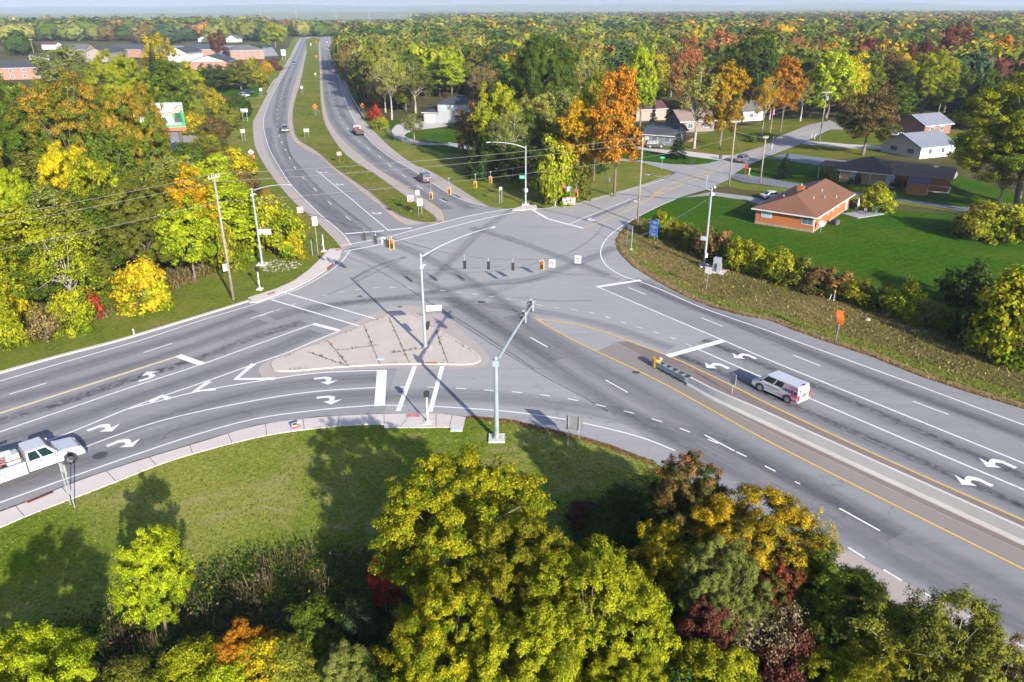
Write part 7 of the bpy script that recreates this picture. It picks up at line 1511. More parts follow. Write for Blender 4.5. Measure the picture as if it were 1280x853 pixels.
# printed delivery van heading for the junction
hv = hd((1280, 613), (954, 473)); v = car('van', 'white van with pink and black printed sides waiting beside the barrier', (974, 493.5), hv, PW)
def van_print(name, mat, quads):
    mb = MB()
    for s in (-1, 1):
        for (x0, z0, x1, z1, h0, h1) in quads:
            yy = lambda z: s * (.905 + (.018 if z < 1.0 else .018 - (z - 1.05) * .135) + .012); q = [(x0, yy(z0), z0), (x1, yy(z1), z1), (x1, yy(z1 + h1), z1 + h1), (x0, yy(z0 + h0), z0 + h0)]; mb.add(q if s < 0 else q[::-1], [(0, 1, 2, 3)])
    mb.build(name, mat, v)
van_print('pink_print', M('van_pink', (.55, .03, .20), .4), ((-2.3, .50, -.3, .62, .16, .02), (-2.25, 1.45, -.7, 1.62, .12, .02), (-2.3, .78, -1.2, .86, .10, .02)))
van_print('dark_print', M('van_dark_print', (.035, .02, .06), .4), ((-2.3, .40, -.1, .52, .09, .02), (-2.28, 1.60, -.9, 1.72, .09, .02), (-2.28, 1.05, -1.95, 1.05, .34, .34), (-1.88, 1.08, -1.62, 1.09, .30, .28), (-1.55, 1.10, -1.36, 1.11, .27, .25), (-1.30, 1.12, -1.05, 1.13, .24, .22), (-1.0, 1.14, -.85, 1.15, .2, .18), (.1, .62, 1.6, .62, .03, .03), (-.5, .86, .9, .90, .05, .05)))
van_print('red_print', M('van_red_print', (.55, .02, .03), .4), ((-2.32, .88, -1.7, .92, .16, .10),))
mb = MB(); mb.box((-2.41, 0, 1.30), (.02, 1.2, .55), 0, 0, R_(-3)); mb.build('rear_window', M('light_grey_glass', (.45, .47, .50), .15), v); mb = MB(); mb.box((-2.44, 0, 1.05), (.012, .5, .1)); mb.box((-2.44, .1, .9), (.012, .8, .07)); mb.build('rear_lettering', BUMP, v); mb = MB(); mb.box((-2.2, 0, 1.87), (.2, .5, .03)); mb.build('rear_marker', M('purple_marker', (.12, .03, .22), .4), v)
# white utility truck at the left edge
hT = hd((0, 594), (120, 552)); x, y = G(9, 600.5); t = thing('utility_truck', 'long white utility truck with a folded boom and racked ladders, cut by left edge', 'truck', (x, y, .02), hT)
WP = paint(*PW); mb = MB(); extr(mb, [(1.35, .55), (1.35, 1.30), (2.05, 1.32), (3.75, 1.34), (3.75, .5)], 2.25, 2.2)
B = [(1.35, -1.08, 1.28), (3.55, -1.08, 1.28), (3.55, 1.08, 1.28), (1.35, 1.08, 1.28)]; T = [(1.45, -.92, 2.15), (2.85, -.92, 2.15), (2.85, .92, 2.15), (1.45, .92, 2.15)]; mb.add(B + T, [(4, 5, 6, 7), (0, 1, 5, 4), (1, 2, 6, 5), (2, 3, 7, 6), (3, 0, 4, 7)]); mb.build('cab', WP, t, bevel=.05); mb = MB(); [mb.box((xx, s * 1.128, .95), (.03, .012, .62)) for xx in (1.42, 2.45, 3.5) for s in (-1, 1)]; [mb.box((xx, s * 1.13, 1.18), (.2, .03, .05)) for xx in (2.25, 3.3) for s in (-1, 1)]; [mb.box((2.4, s * 1.05, .5), (2.0, .14, .1)) for s in (-1, 1)]; mb.build('door_seam', BUMP, t)
mb = MB(); extr(mb, [(3.74, .5), (3.74, 1.36), (4.9, 1.22), (5.2, .95), (5.22, .5)], 2.2, 2.0); mb.build('hood', WP, t, bevel=.06); mb = MB(); mb.box((5.2, 0, .86), (.06, 1.5, .26)); mb.build('grille', BUMP, t)
for q, uv in (((B[0], B[1], T[1], T[0]), ((.08, .44), (.50, .88))), ((B[2], B[3], T[3], T[2]), ((.12, .50), (.56, .92))), ((B[1], B[2], T[2], T[1]), ((.06, .94),))):
    for u0, u1 in uv: mb = MB(); mb.quad(*win(q, u0, u1, .14, .88)); mb.build('cab_window', M('green_tinted_glass', (.008, .022, .024), .1), t)
for s in (-1, 1):
    mb = MB(); mb.box((-1.7, s * .98, .98), (6.0, .32, .95)); sb = mb.build('service_body', WP, t, bevel=.03)
    for k in range(4): mb = MB(); mb.box((-3.8 + 1.45 * k, s * 1.145, 1.0), (1.2, .02, .7)); mb.build('locker_door', M('white_locker', (.30, .31, .32), .35), sb); mb = MB(); mb.box((-3.8 + 1.45 * k + .45, s * 1.158, 1.12), (.14, .02, .06)); mb.box((-3.8 + 1.45 * k + .72, s * 1.146, 1.0), (.035, .015, .86)); mb.build('latch', BUMP, sb)
    mb = MB(); mb.box((4.95, s * .85, .98), (.3, .3, .2)); mb.build('headlight', HEADL, t); mb = MB(); mb.box((3.3, s * 1.25, 1.5), (.12, .2, .35)); mb.build('mirror', WP, t, bevel=.02)
    for xx in (4.1, -2.4): 
        mb = MB(); mb.tube([(xx, s * .78, .46), (xx, s * 1.10, .46), (xx, s * 1.13, .46)], [.46, .46, .42], 18); w_ = mb.build('wheel', TYRE, t); mb = MB(); mb.tube([(xx, s * 1.135, .46), (xx, s * 1.145, .46)], .26, 12); mb.build('rim', RIM, w_)
        mb = MB(); n = 12; arc = [(xx + .56 * math.cos(a), .46 + .56 * math.sin(a)) for a in np.linspace(0, math.pi, n)]; mb.add([(px, s * (1.152 if xx < 0 else 1.112), pz) for px, pz in arc], [tuple(range(n)) if s < 0 else tuple(range(n))[::-1]]); mb.build('wheel_arch', BUMP, t)
mb = MB(); mb.box((-1.7, 0, .82), (6.0, 1.7, .12)); mb.build('bed', BUMP, t); mb = MB(); mb.box((5.22, 0, .55), (.14, 2.1, .3)); mb.build('bumper', CHROME, t)
mb = MB()
for yy in (-.5, .1): 
    for o_ in (0, .38): mb.tube([(-4.4, yy + o_, 1.5), (1.2, yy + o_, 1.62)], .04, 6)
    for k in range(16): mb.tube([(-4.3 + .35 * k, yy, 1.51 + .0072 * k), (-4.3 + .35 * k, yy + .38, 1.51 + .0072 * k)], .025, 5)
mb.build('ladder', M('red_ladder', (.20, .07, .055), .6), t); mb = MB()
for xx in (-4.2, -1.5, 1.2): mb.tube([(xx, -1.0, 1.4), (xx, -1.0, 1.46), (xx, 1.0, 1.46), (xx, 1.0, 1.4)], .04, 6)
mb.tube([(-4.4, .75, 1.55), (1.2, .75, 1.6)], .09, 8); mb.tube([(-4.2, .95, 1.52), (.8, .95, 1.56)], .05, 6); mb.build('rack', GALV_D, t); mb = MB(); mb.box((-3.2, .1, 1.05), (1.5, 1.2, .4)); mb.box((-.6, -.2, 1.02), (1.1, .8, .35)); mb.box((.6, .3, 1.0), (.7, .6, .3)); mb.build('cargo', M('brown_cargo', (.12, .075, .06), .8), t)
mb = MB(); mb.box((.7, .1, 1.45), (.9, .9, 1.1)); mb.build('boom_turret', M('pale_boom', (.33, .34, .35), .45), t, bevel=.05); mb = MB(); mb.tube([(.7, .1, 2.05), (-1.8, .1, 2.25), (-5.0, .1, 2.15)], [.2, .18, .14], 8); mb.tube([(-4.9, .38, 2.15), (-2.6, .38, 2.35), (-.3, .38, 2.45)], [.12, .12, .1], 8); mb.build('boom', M('pale_boom', (.33, .34, .35), .45), t)
# the divided road
car('suv', 'grey suv heading towards the junction on the left carriageway', (356.5, 164.5), hd((353, 140), (357, 175)), PG, rack=True)
car('suv', 'blue suv heading towards the junction far up the left carriageway', (367.5, 81), hd((374, 65), (366, 85)), PB)
car('suv', 'black suv leaving the junction on the right carriageway', (530.5, 227), hd((560, 246), (520, 219)), PBK, rack=True)
x, y = G(448, 168); t = thing('flatbed_truck', 'dark flatbed truck with a brown load on the right carriageway', 'truck', (x, y, .02), hd((470, 188), (440, 158))); DK = paint(*PBK)
mb = MB(); extr(mb, [(1.5, .5), (1.5, 1.3), (3.3, 1.3), (4.3, 1.15), (4.4, .5)], 2.1, 2.); B = [(1.5, -1., 1.28), (3.3, -1., 1.28), (3.3, 1., 1.28), (1.5, 1., 1.28)]; T = [(1.6, -.86, 2.1), (2.7, -.86, 2.1), (2.7, .86, 2.1), (1.6, .86, 2.1)]; mb.add(B + T, [(4, 5, 6, 7), (0, 1, 5, 4), (1, 2, 6, 5), (2, 3, 7, 6), (3, 0, 4, 7)]); mb.build('cab', M('white_purple_cab', (.45, .42, .58), .4), t, bevel=.05)
for q in ((B[0], B[1], T[1], T[0]), (B[2], B[3], T[3], T[2]), (B[3], B[0], T[0], T[3])): mb = MB(); mb.quad(*win(q, .1, .9, .15, .85)); mb.build('cab_window', GLASS, t)
mb = MB(); mb.box((-1.4, 0, 1.0), (5.6, 2.3, .18)); mb.box((-4.15, 0, .9), (.12, 2.2, .5)); mb.build('flatbed', M('dark_flatbed', (.035, .033, .035), .7), t); mb = MB(); mb.box((-1.6, -.2, 1.22), (2.6, 1.1, .3), .05); mb.box((-2.8, .4, 1.3), (1.0, .8, .45)); mb.box((.6, .2, 1.4), (1.0, 1.3, .6)); mb.build('load', M('brown_load', (.075, .048, .04), .8), t); mb = MB(); [mb.tube([(xx, s * 1.05, 1.1), (xx, s * 1.05, 1.9)], .05, 6) for xx in (-4, -2, 0) for s in (-1, 1)]; mb.build('stake', M('red_stake', (.35, .06, .05), .6), t)
for xx in (3.4, -1.6, -2.9):
    for s in (-1, 1): mb = MB(); mb.tube([(xx, s * .8, .45), (xx, s * 1.08, .45)], .45, 16); mb.build('wheel', TYRE, t)
car('sedan', 'dark red car ahead of the silver one on the right carriageway', (416.6, 86.5), hd((420, 105), (415, 75)), ('maroon_car_paint', (.10, .012, .02))); car('suv', 'silver suv behind the dark red car on the right carriageway', (417.2, 91), hd((420, 105), (415, 75)), PS)
gq = 'cars queuing at the far end of the divided road'
for k, (b, c, nm, kd) in enumerate((((410, 57.5), PW, 'white car last in the far queue', 'sedan'), ((408.6, 54.2), PS, 'silver car second from the end of the far queue', 'suv'), ((408, 51.6), PN, 'navy car third from the end of the far queue', 'sedan'), ((407.4, 49.4), PS, 'silver car in the middle of the far queue', 'sedan'), ((407, 47.4), PB, 'blue car in the middle of the far queue', 'suv'), ((406.5, 45.6), PBK, 'black car near the head of the far queue', 'suv'), ((405.8, 44.2), PW, 'white car at the head of the far queue', 'suv'))): car(kd, nm, b, hd((415, 75), (407, 48)), c, group=gq)
car('sedan', 'white car coming over the far end of the left carriageway', (384, 48.5), hd((385, 45), (375, 70)), PW); car('sedan', 'red car far up the left carriageway beside the white one', (381.5, 45.5), hd((385, 44), (378, 60)), PR)
# side street and yards
car('suv', 'dark suv driving away on the side street', (928.5, 202.5), hd((905, 211), (950, 190)), PG); car('suv', 'black suv parked on the grey house driveway', (818, 184.5), R_(5), PBK)
car('sedan', 'white car parked behind the orange brick house', (966, 249), R_(10), PW); car('sedan', 'white car with blue windows parked behind the white gabled house', (1124, 172), R_(20), PW)
car('suv', 'blue and white car parked on the small green lawn, left one', (305, 121.5), R_(-30), PS); car('pickup', 'dark blue pickup parked on the small green lawn', (309, 117.5), R_(-20), PN)
car('pickup', 'red and white pickup parked beside the red brick apartments', (304, 79.5), R_(-10), PR); car('sedan', 'blue car in the lot below the billboard', (245, 199), R_(30), PB)
# ------------------------------------------------------------------ houses
def brick_mat(name, col, mortar=(.20, .18, .155), sc=1.0):
    m, nt, b, out = newmat(name); co = objco(nt); geo = nt.nodes.new('ShaderNodeNewGeometry'); sx = nt.nodes.new('ShaderNodeSeparateXYZ'); nt.links.new(co, sx.inputs[0])
    cb_ = nt.nodes.new('ShaderNodeCombineXYZ'); nt.links.new(math_(nt, 'ADD', sx.outputs[0], sx.outputs[1]), cb_.inputs[0]); nt.links.new(sx.outputs[2], cb_.inputs[1])
    bk = nt.nodes.new('ShaderNodeTexBrick'); nt.links.new(cb_.outputs[0], bk.inputs['Vector']); bk.inputs['Scale'].default_value = 1.; bk.inputs['Brick Width'].default_value = .22 * sc; bk.inputs['Row Height'].default_value = .075 * sc; bk.inputs['Mortar Size'].default_value = .008 * sc
    bk.inputs['Color1'].default_value = (*col, 1); bk.inputs['Color2'].default_value = (*[c * .78 for c in col], 1); bk.inputs['Mortar'].default_value = (*mortar, 1)
    n1 = noise(nt, co, .8, 5, .6); nt.links.new(mixc(nt, ramp(nt, n1, [(.35, 0.), (.75, .35)]), bk.outputs[0], tuple(c * .6 for c in col)), b.inputs['Base Color']); b.inputs['Roughness'].default_value = .85; return m
def roof_mat(name, col):
    m, nt, b, out = newmat(name); co = objco(nt); n1 = noise(nt, scaled(nt, co, (3, 3, 9)), 1., 4, .7); n2 = noise(nt, co, .35, 5, .65); w = nt.nodes.new('ShaderNodeTexWave'); w.bands_direction = 'Z'; w.inputs['Scale'].default_value = 2.2; w.inputs['Distortion'].default_value = 1.; nt.links.new(co, w.inputs[0])
    c = mixc(nt, ramp(nt, n1, [(.3, 0.), (.7, 1.)]), tuple(x * .75 for x in col), tuple(x * 1.2 for x in col)); c = mixc(nt, math_(nt, 'MULTIPLY', ramp(nt, n2, [(.45, 0.), (.7, 1.)]), .5), c, tuple(x * .65 for x in col)); c = mixc(nt, math_(nt, 'MULTIPLY', w.outputs['Fac'], .25), c, tuple(x * .6 for x in col))
    nt.links.new(c, b.inputs['Base Color']); b.inputs['Roughness'].default_value = .85; return m
def siding_mat(name, col):
    m, nt, b, out = newmat(name); co = objco(nt); w = nt.nodes.new('ShaderNodeTexWave'); w.bands_direction = 'Z'; w.wave_profile = 'SAW'; w.inputs['Scale'].default_value = 1.4; nt.links.new(co, w.inputs[0]); n1 = noise(nt, co, .7, 4, .6)
    c = mixc(nt, math_(nt, 'MULTIPLY', ramp(nt, w.outputs['Fac'], [(.0, 1.), (.12, 0.)]), .45), col, tuple(x * .6 for x in col)); c = mixc(nt, ramp(nt, n1, [(.4, 0.), (.8, .25)]), c, tuple(x * .7 for x in col)); nt.links.new(c, b.inputs['Base Color']); b.inputs['Roughness'].default_value = .7; return m
B_OR = brick_mat('orange_brick', (.34, .10, .022), (.22, .085, .03)); B_TAN = brick_mat('tan_brick', (0.239, 0.172, 0.104)); B_RED = brick_mat('red_brick', (0.208, 0.068, 0.044)); B_PINK = brick_mat('pink_brick', (0.260, 0.114, 0.078), sc=2.); B_STONE = brick_mat('pale_stone', (.18, .145, .118), sc=2.5)
S_WHITE = siding_mat('white_siding', (.45, .455, .46)); S_GREY = siding_mat('grey_siding', (0.114, 0.129, 0.150)); S_CREAM = siding_mat('cream_siding', (.22, .185, .15)); S_WOOD = siding_mat('stained_boards', (0.172, 0.081, 0.026)); S_LGREY = siding_mat('pale_grey_siding', (0.240, 0.250, 0.265))
R_BR = roof_mat('brown_shingles', (.135, .058, .028)); R_DK = roof_mat('dark_brown_shingles', (.062, .043, .036)); R_TAN = roof_mat('tan_shingles', (.15, .10, .068)); R_SL = roof_mat('slate_shingles', (.035, .042, .056)); R_BLK = roof_mat('black_shingles', (.030, .032, .042)); R_GR = roof_mat('grey_shingles', (.085, .085, .092)); R_LB = roof_mat('pale_blue_metal', (.13, .15, .185)); R_MAR = roof_mat('maroon_shingles', (.075, .028, .028)); R_PUR = roof_mat('purple_roof', (.10, .075, .13)); R_PINK = roof_mat('pinkish_roof', (.17, .125, .11))
TRIM = M('white_trim', (.42, .42, .415), .5); DOORW = M('white_door', (.36, .36, .36), .5); PANE = M('window_glass', (.06, .09, .12), .08, var=.2, spec=.8); PANEB = M('bright_window', (.22, .34, .42), .12, var=.2, spec=.8)
def house(name, label, A, B_, D, wh, ridge='x', ends=('gable', 'gable'), rh=1.8, wall=B_OR, roof=R_BR, wins=(), doors=(), chim=None, ov=.5, gable_mat=None, cat='house', group=None, trim=True, parent=None, W=None, z0=0.):
    a, b = np.array(G(*A)), np.array(G(*B_)); d = b - a; Wd = W or float(np.linalg.norm(d)); t = thing(name, label, cat, (a[0], a[1], z0), math.atan2(d[1], d[0]), group)
    mb = MB(); mb.box((Wd / 2, D / 2, wh / 2), (Wd, D, wh)); mb.build('wall', wall, t)
    if ridge == 'x':
        for k, x in ((0, .0), (1, Wd)):
            if ends[k] == 'gable':
                gm = MB(); gm.add([(x, 0, wh), (x, D, wh), (x, D / 2, wh + rh), (x + (.12 if k == 0 else -.12), 0, wh), (x + (.12 if k == 0 else -.12), D, wh), (x + (.12 if k == 0 else -.12), D / 2, wh + rh)], [(0, 1, 2), (5, 4, 3), (0, 2, 5, 3), (1, 4, 5, 2)]); gm.build('gable', gable_mat or wall, t)
    else:
        for k, y in ((0, 0.), (1, D)):
            if ends[k] == 'gable':
                gm = MB(); gm.add([(0, y, wh), (Wd, y, wh), (Wd / 2, y, wh + rh), (0, y + (.12 if k == 0 else -.12), wh), (Wd, y + (.12 if k == 0 else -.12), wh), (Wd / 2, y + (.12 if k == 0 else -.12), wh + rh)], [(0, 1, 2), (5, 4, 3), (0, 2, 5, 3), (1, 4, 5, 2)]); gm.build('gable', gable_mat or wall, t)

    # roof: eaves hang over by ov and drop below the wall head
    L, S_ = (Wd, D) if ridge == 'x' else (D, Wd); sl = rh / (S_ / 2); ez = wh - sl * ov + .05; rz = wh + rh + .05
    i0 = -ov if ends[0] == 'gable' else S_ / 2 * .95; i1 = L + ov if ends[1] == 'gable' else L - S_ / 2 * .95
    pt = (lambda l, s, z: (l, s, z)) if ridge == 'x' else (lambda l, s, z: (s, l, z))
    E = [pt(-ov, -ov, ez), pt(L + ov, -ov, ez), pt(L + ov, S_ + ov, ez), pt(-ov, S_ + ov, ez)]; R0, R1 = pt(i0, S_ / 2, rz), pt(i1, S_ / 2, rz)
    top = E + [R0, R1]; th = .16; bot = [(p[0], p[1], p[2] - th) for p in top]; f = [(0, 1, 5, 4), (1, 2, 5), (2, 3, 4, 5), (3, 0, 4)]
    f2 = [tuple(i + 6 for i in q[::-1]) for q in f]; skirt = [(i, 6 + i, 6 + (i + 1) % 4, (i + 1) % 4) for i in range(4)]
    if ridge == 'y': f = [q[::-1] for q in f]; f2 = [q[::-1] for q in f2]; skirt = [q[::-1] for q in skirt]
    rm = MB(); keep = [q for k, q in enumerate(f) if not ((k == 1 and ends[1] == 'gable') or (k == 3 and ends[0] == 'gable'))]; keep2 = [q for k, q in enumerate(f2) if not ((k == 1 and ends[1] == 'gable') or (k == 3 and ends[0] == 'gable'))]
    rm.add(top + bot, keep + keep2 + [skirt[0], skirt[2]] + ([skirt[1]] if ends[1] != 'gable' else [(1, 5, 11, 7), (5, 2, 8, 11)]) + ([skirt[3]] if ends[0] != 'gable' else [(0, 6, 10, 4), (4, 10, 9, 3)])); ro = rm.build('roof', roof, t)
    if trim:
        hh = .2
        for (p, q) in ((E[0], E[1]), (E[1], E[2]), (E[2], E[3]), (E[3], E[0])):
            isg = (ridge == 'x' and abs(p[0] - q[0]) < 1e-6) or (ridge == 'y' and abs(p[1] - q[1]) < 1e-6)
            c = ((p[0] + q[0]) / 2, (p[1] + q[1]) / 2, p[2] - .12); ln = math.dist(p, q)
            if isg and ((ends[0] == 'gable' and min(p[0 if ridge == 'x' else 1], 1) < 0) or (ends[1] == 'gable' and p[0 if ridge == 'x' else 1] > 1)): continue
            mx, my = Wd / 2 - c[0], D / 2 - c[1]; nrm = (0, -.035 if my > 0 else .035) if abs(p[1] - q[1]) < 1e-6 else (-.035 if mx > 0 else .035, 0)
            tm = MB(); tm.box((c[0] + nrm[0], c[1] + nrm[1], c[2]), (ln + .06, .06, hh) if abs(p[1] - q[1]) < 1e-6 else (.06, ln + .06, hh)); tm.build('gutter', TRIM, t)

    def put(side, s, z, w, h, mat_frame, mat_pane, nm, pn):
        if side == 'F': c, rz_ = (s, -.0, z), 0
        elif side == 'B': c, rz_ = (s, D, z), math.pi
        elif side == 'L': c, rz_ = (0, s, z), -math.pi / 2
        else: c, rz_ = (Wd, s, z), math.pi / 2
        ca, sa = math.cos(rz_), math.sin(rz_); off = lambda o: (c[0] + o * sa, c[1] - o * ca, c[2]); m_ = MB(); m_.box(off(.02), (w + .18, .09, h + .18), rz_); o = m_.build(nm, mat_frame, t); m_ = MB()
        n = max(1, round(w / .75)) if pn == 'pane' else 1
        for k in range(n): 
            oo = (k - (n - 1) / 2) * w / n; p = off(.07); m_.box((p[0] + oo * ca, p[1] + oo * sa, p[2]), (w / n - .06, .03, h - .05), rz_)
        m_.build(pn, mat_pane, o)
    for q in wins: put(*q[:5], TRIM, q[5] if len(q) > 5 else PANE, 'window', 'pane')
    for q in doors: put(*q[:5], TRIM, q[5] if len(q) > 5 else DOORW, 'door', 'leaf')
    if chim: cx, cy, cz, cw = chim; mb = MB(); mb.box((cx, cy, cz - .8), (cw, cw * .8, 2.6)); mb.box((cx, cy, cz + .55), (cw + .14, cw * .8 + .14, .14)); ch = mb.build('chimney', wall if 'brick' in wall.name else B_RED, ro); mb = MB(); mb.cyl((cx, cy, cz + .6), (cx, cy, cz + .95), .16); mb.build('flue', GALV_D, ro)
    return t, Wd
# the orange ranch house
P0, P1, P2 = G(943.5, 279.5), G(1015.5, 291), G(1067, 262); Dd = math.dist(P1, P2)
h1, W1 = house('brick_house', 'orange brick ranch house with brown hipped roof in the large lawn', (943.5, 279.5), (1015.5, 291), Dd, 2.75, 'y', ('hip', 'gable'), 1.75, B_OR, R_BR, [('F', 1.7, 1.75, 1.5, .85, PANEB), ('F', 8.2, 1.7, 1.7, 1.05), ('R', 3., 1.9, .7, .6), ('R', 7, 1.9, .6, .7), ('R', 10, 1.9, 1., .8), ('R', 13.0, 1.9, 1., .8)], [('R', Dd - 1.6, 1.15, .95, 2.1)], (3.6, 9.5, 4.3, .95), .6)
mb = MB(); [mb.cyl((x, y, z), (x, y, z + .5), .11, n=8) for x, y, z in ((2.2, 5.6, 3.5), (6.7, 6.5, 3.6), (7.6, 9.5, 3.3), (6.3, 12, 3.75), (8.6, 12.5, 3.0), (2.8, 12.5, 3.7))]; mb.build('roof_vent', GALV, h1)
mb = MB(); mb.box((W1 + .06, .12, 1.35), (.1, .1, 2.7)); mb.box((-.06, .1, 1.35), (.1, .1, 2.7)); mb.build('downpipe', TRIM, h1); mb = MB(); mb.box((W1 / 2, Dd / 2, .2), (W1 + .1, Dd + .1, .4)); mb.build('plinth', M('stained_plinth', (.20, .155, .12), .9, var=.3), h1)
x, y = G(1044, 281); t = thing('air_conditioner', 'dark air conditioning unit beside the orange brick house', 'air conditioner', (x, y, 0), .5); mb = MB(); mb.box((0, 0, .42), (.95, .95, .78)); mb.build('casing', M('dark_ac', (.05, .055, .06), .6), t, bevel=.03); mb = MB(); mb.cyl((0, 0, .81), (0, 0, .85), .36, n=16); mb.build('fan_guard', BLACK, t)
x, y = G(1025.5, 291); t = thing('satellite_dish', 'blue-grey satellite dish on a short post at the orange house corner', 'satellite dish', (x, y, 0), R_(-10)); mb = MB(); mb.cyl((0, 0, 0), (0, 0, 1.2), .04); mb.build('post', GALV, t); mb = MB(); mb.tube([(0, -.18, 1.45), (0, -.08, 1.38), (0, 0, 1.36)], [.5, .36, .08], 16); mb.build('dish', M('blue_grey_dish', (.28, .36, .42), .4), t)
x, y = G(1079, 268); t = thing('patio', 'low stone patio with dark furniture behind the orange brick house', 'patio', (x, y, 0), R_(25)); mb = MB(); mb.box((0, 0, .06), (6.2, 3.4, .12)); mb.build('slab', C_grey, t)
for cx, cy in ((-1.6, .4), (.2, -.5), (1.6, .3)):
    x2, y2 = x + cx, y + cy; q = thing('patio_chair', ('dark patio chair nearest the house wall', 'dark patio chair in the middle of the stone patio', 'dark patio chair at the outer edge of the stone patio')[int(cx + 1.7 > .5) + int(cx > 1)], 'chair', (x2, y2, .12), cx); mb = MB(); mb.box((0, 0, .42), (.6, .6, .1)); mb.build('seat', BLACK, q); mb = MB(); mb.box((0, .28, .72), (.6, .07, .6), 0, R_(-10)); mb.build('backrest', BLACK, q)
    for sx in (-.25, .25):
        for sy in (-.25, .25): mb = MB(); mb.box((sx, sy, .2), (.05, .05, .4)); mb.build('leg', BLACK, q)
q = thing('patio_umbrella', 'folded white parasol on the stone patio', 'parasol', (x - .6, y + 1.2, .12)); mb = MB(); mb.cyl((0, 0, 0), (0, 0, 2.4), .03); mb.build('pole', GALV, q); mb = MB(); mb.tube([(0, 0, .9), (0, 0, 1.3), (0, 0, 2.35)], [.1, .24, .05], 10); mb.build('canopy', WHITE, q)
bin_((1094.5, 266), 'green wheelie bin beside the stone patio', M('green_bin', (.02, .12, .09), .5))
# tan house, its porch, shed
wh = 2.7; h2, W2 = house('brick_house', 'tan brick house with dark hipped roof behind the orange one', (1048, 227.5), (1110.5, 234), 9.5, wh, 'x', ('hip', 'hip'), 2.0, B_TAN, R_DK, [('F', 2.8, 1.6, 1.2, 1.5, PANEB), ('F', 9.2, 1.6, 1.3, 1.5, PANEB), ('R', 2, 1.6, .9, 1.2)], (), None, .6)
mb = MB(); [mb.cyl((x, 3.2, 3.2), (x, 3.2, 4.5), .07, n=8) for x in (6.5, 11)]; mb.build('vent_pipe', GALV_D, h2); mb = MB(); [mb.box((x, -.08, wh / 2), (.1, .1, wh)) for x in (.1, 5.6, W2 - .1)]; mb.build('downpipe', TRIM, h2)
mb = MB(); mb.box((-2.2, 4.5, 2.55), (4.6, 6.5, .2)); mb.build('carport_roof', R_DK, h2); mb = MB(); [mb.box((-4.3, y_, 1.25), (.1, .1, 2.5)) for y_ in (1.6, 7.4)]; mb.build('carport_post', TRIM, h2)
mb = MB(); mb.add([(W2 + .2, -.6, 2.55), (W2 + 10.6, -.2, 2.55), (W2 + 10.6, 5.2, 3.9), (W2 - 1.5, 5.2, 4.2), (W2 + .2, -.6, 2.38), (W2 + 10.6, -.2, 2.38), (W2 + 10.6, 5.2, 3.7), (W2 - 1.5, 5.2, 4.0)], [(0, 1, 2, 3), (7, 6, 5, 4), (0, 4, 5, 1), (1, 5, 6, 2), (2, 6, 7, 3), (3, 7, 4, 0)]); mb.build('porch_roof', R_TAN, h2)
mb = MB(); [mb.box((W2 + x, -.2 + .0 * x, 1.2), (.14, .14, 2.4)) for x in (3.4, 6.8, 10.2)]; mb.build('porch_post', S_WOOD, h2); mb = MB(); mb.box((W2 + 5, 5.6, 1.7), (10, .2, 3.4)); mb.box((W2 + 7, .1, .5), (6.5, .1, .9)); mb.build('porch_wall', S_WOOD, h2); mb = MB(); mb.box((W2 + 5, 2.6, .08), (10.6, 6, .16)); mb.build('porch_slab', C_pad, h2)
house('shed', 'small brown wooden shed with purple-grey roof', (1131.5, 242.5), (1157, 245.3), 3.0, 2.3, 'x', ('gable', 'gable'), .55, S_WOOD, R_PUR, (), [('R', 1.5, 1., .9, 1.8, S_WOOD)], None, .15, cat='shed', trim=False)
house('white_house', 'white gabled house with pale blue roof behind the tan house', (1101, 189.5), (1149, 199), 11., 2.7, 'y', ('gable', 'gable'), 2.3, S_WHITE, R_LB, [('F', 3.6, 1.4, 1.9, 1.0), ('F', 8.4, 1.4, 1.9, 1.0), ('R', 3, 1.5, 1., 1.1), ('R', 7, 1.5, 1., 1.1)], (), None, .5)
house('brick_house', 'red brick house with grey-blue roof above the white gabled house', (1154, 170.5), (1187, 167), 9., 2.9, 'x', ('gable', 'gable'), 2.2, B_RED, R_LB, [('F', 3, 1.6, 1.4, 1.1), ('F', 7, 1.6, 1.4, 1.1)], (), None, .5)
house('grey_house', 'grey house with slate roof and white windows beside its driveway', (804, 180), (843, 183), 10., 2.7, 'x', ('gable', 'gable'), 2.2, S_GREY, R_SL, [('F', 2.9, 1.5, 1.4, 1.2), ('F', 6.2, 1.5, 1.4, 1.2), ('R', 5, 1.6, 1.1, 1.2)], [('F', .9, 1.1, .9, 2.0)], None, .5)
x, y = G(858, 178); t = thing('wooden_fence', 'brown wooden privacy fence beside the grey house', 'fence', (x, y, 0), R_(20)); mb = MB(); mb.box((1.0, 0, .95), (2.4, .06, 1.9)); mb.build('board_panel', S_WOOD, t); [(MB().box((s, .06, 1.), (.12, .1, 2.)).build('post', S_WOOD, t)) for s in (-.2, 1., 2.2)]
house('brown_house', 'tan house with maroon barn roof among the trees', (795, 152), (832, 150), 8., 3.6, 'x', ('gable', 'gable'), 1.9, S_CREAM, R_MAR, [('F', 6, 1.8, 1.4, 1.2), ('R', 3.5, 2.2, 1.2, 1.2)], (), None, .4, gable_mat=B_OR)
house('stone_house', 'pale stone house half hidden by the olive half-bare tree', (850, 166), (892, 164), 9., 3.2, 'x', ('gable', 'gable'), 2.4, B_STONE, R_PINK, [('F', 3, 1.7, 1.5, 1.2), ('F', 8, 1.7, 1.5, 1.2)], (), (2, 4, 5.0, .9), .5)
house('white_barn', 'white gabled house behind the golden yard tree', (928, 152), (953, 150.5), 8., 3.0, 'x', ('gable', 'gable'), 2.6, S_WHITE, R_GR, [('F', 3, 1.6, 1.3, 1.1), ('R', 4, 1.8, 1.0, 1.2)], [('R', 6, 1.1, .9, 2.)], None, .4)
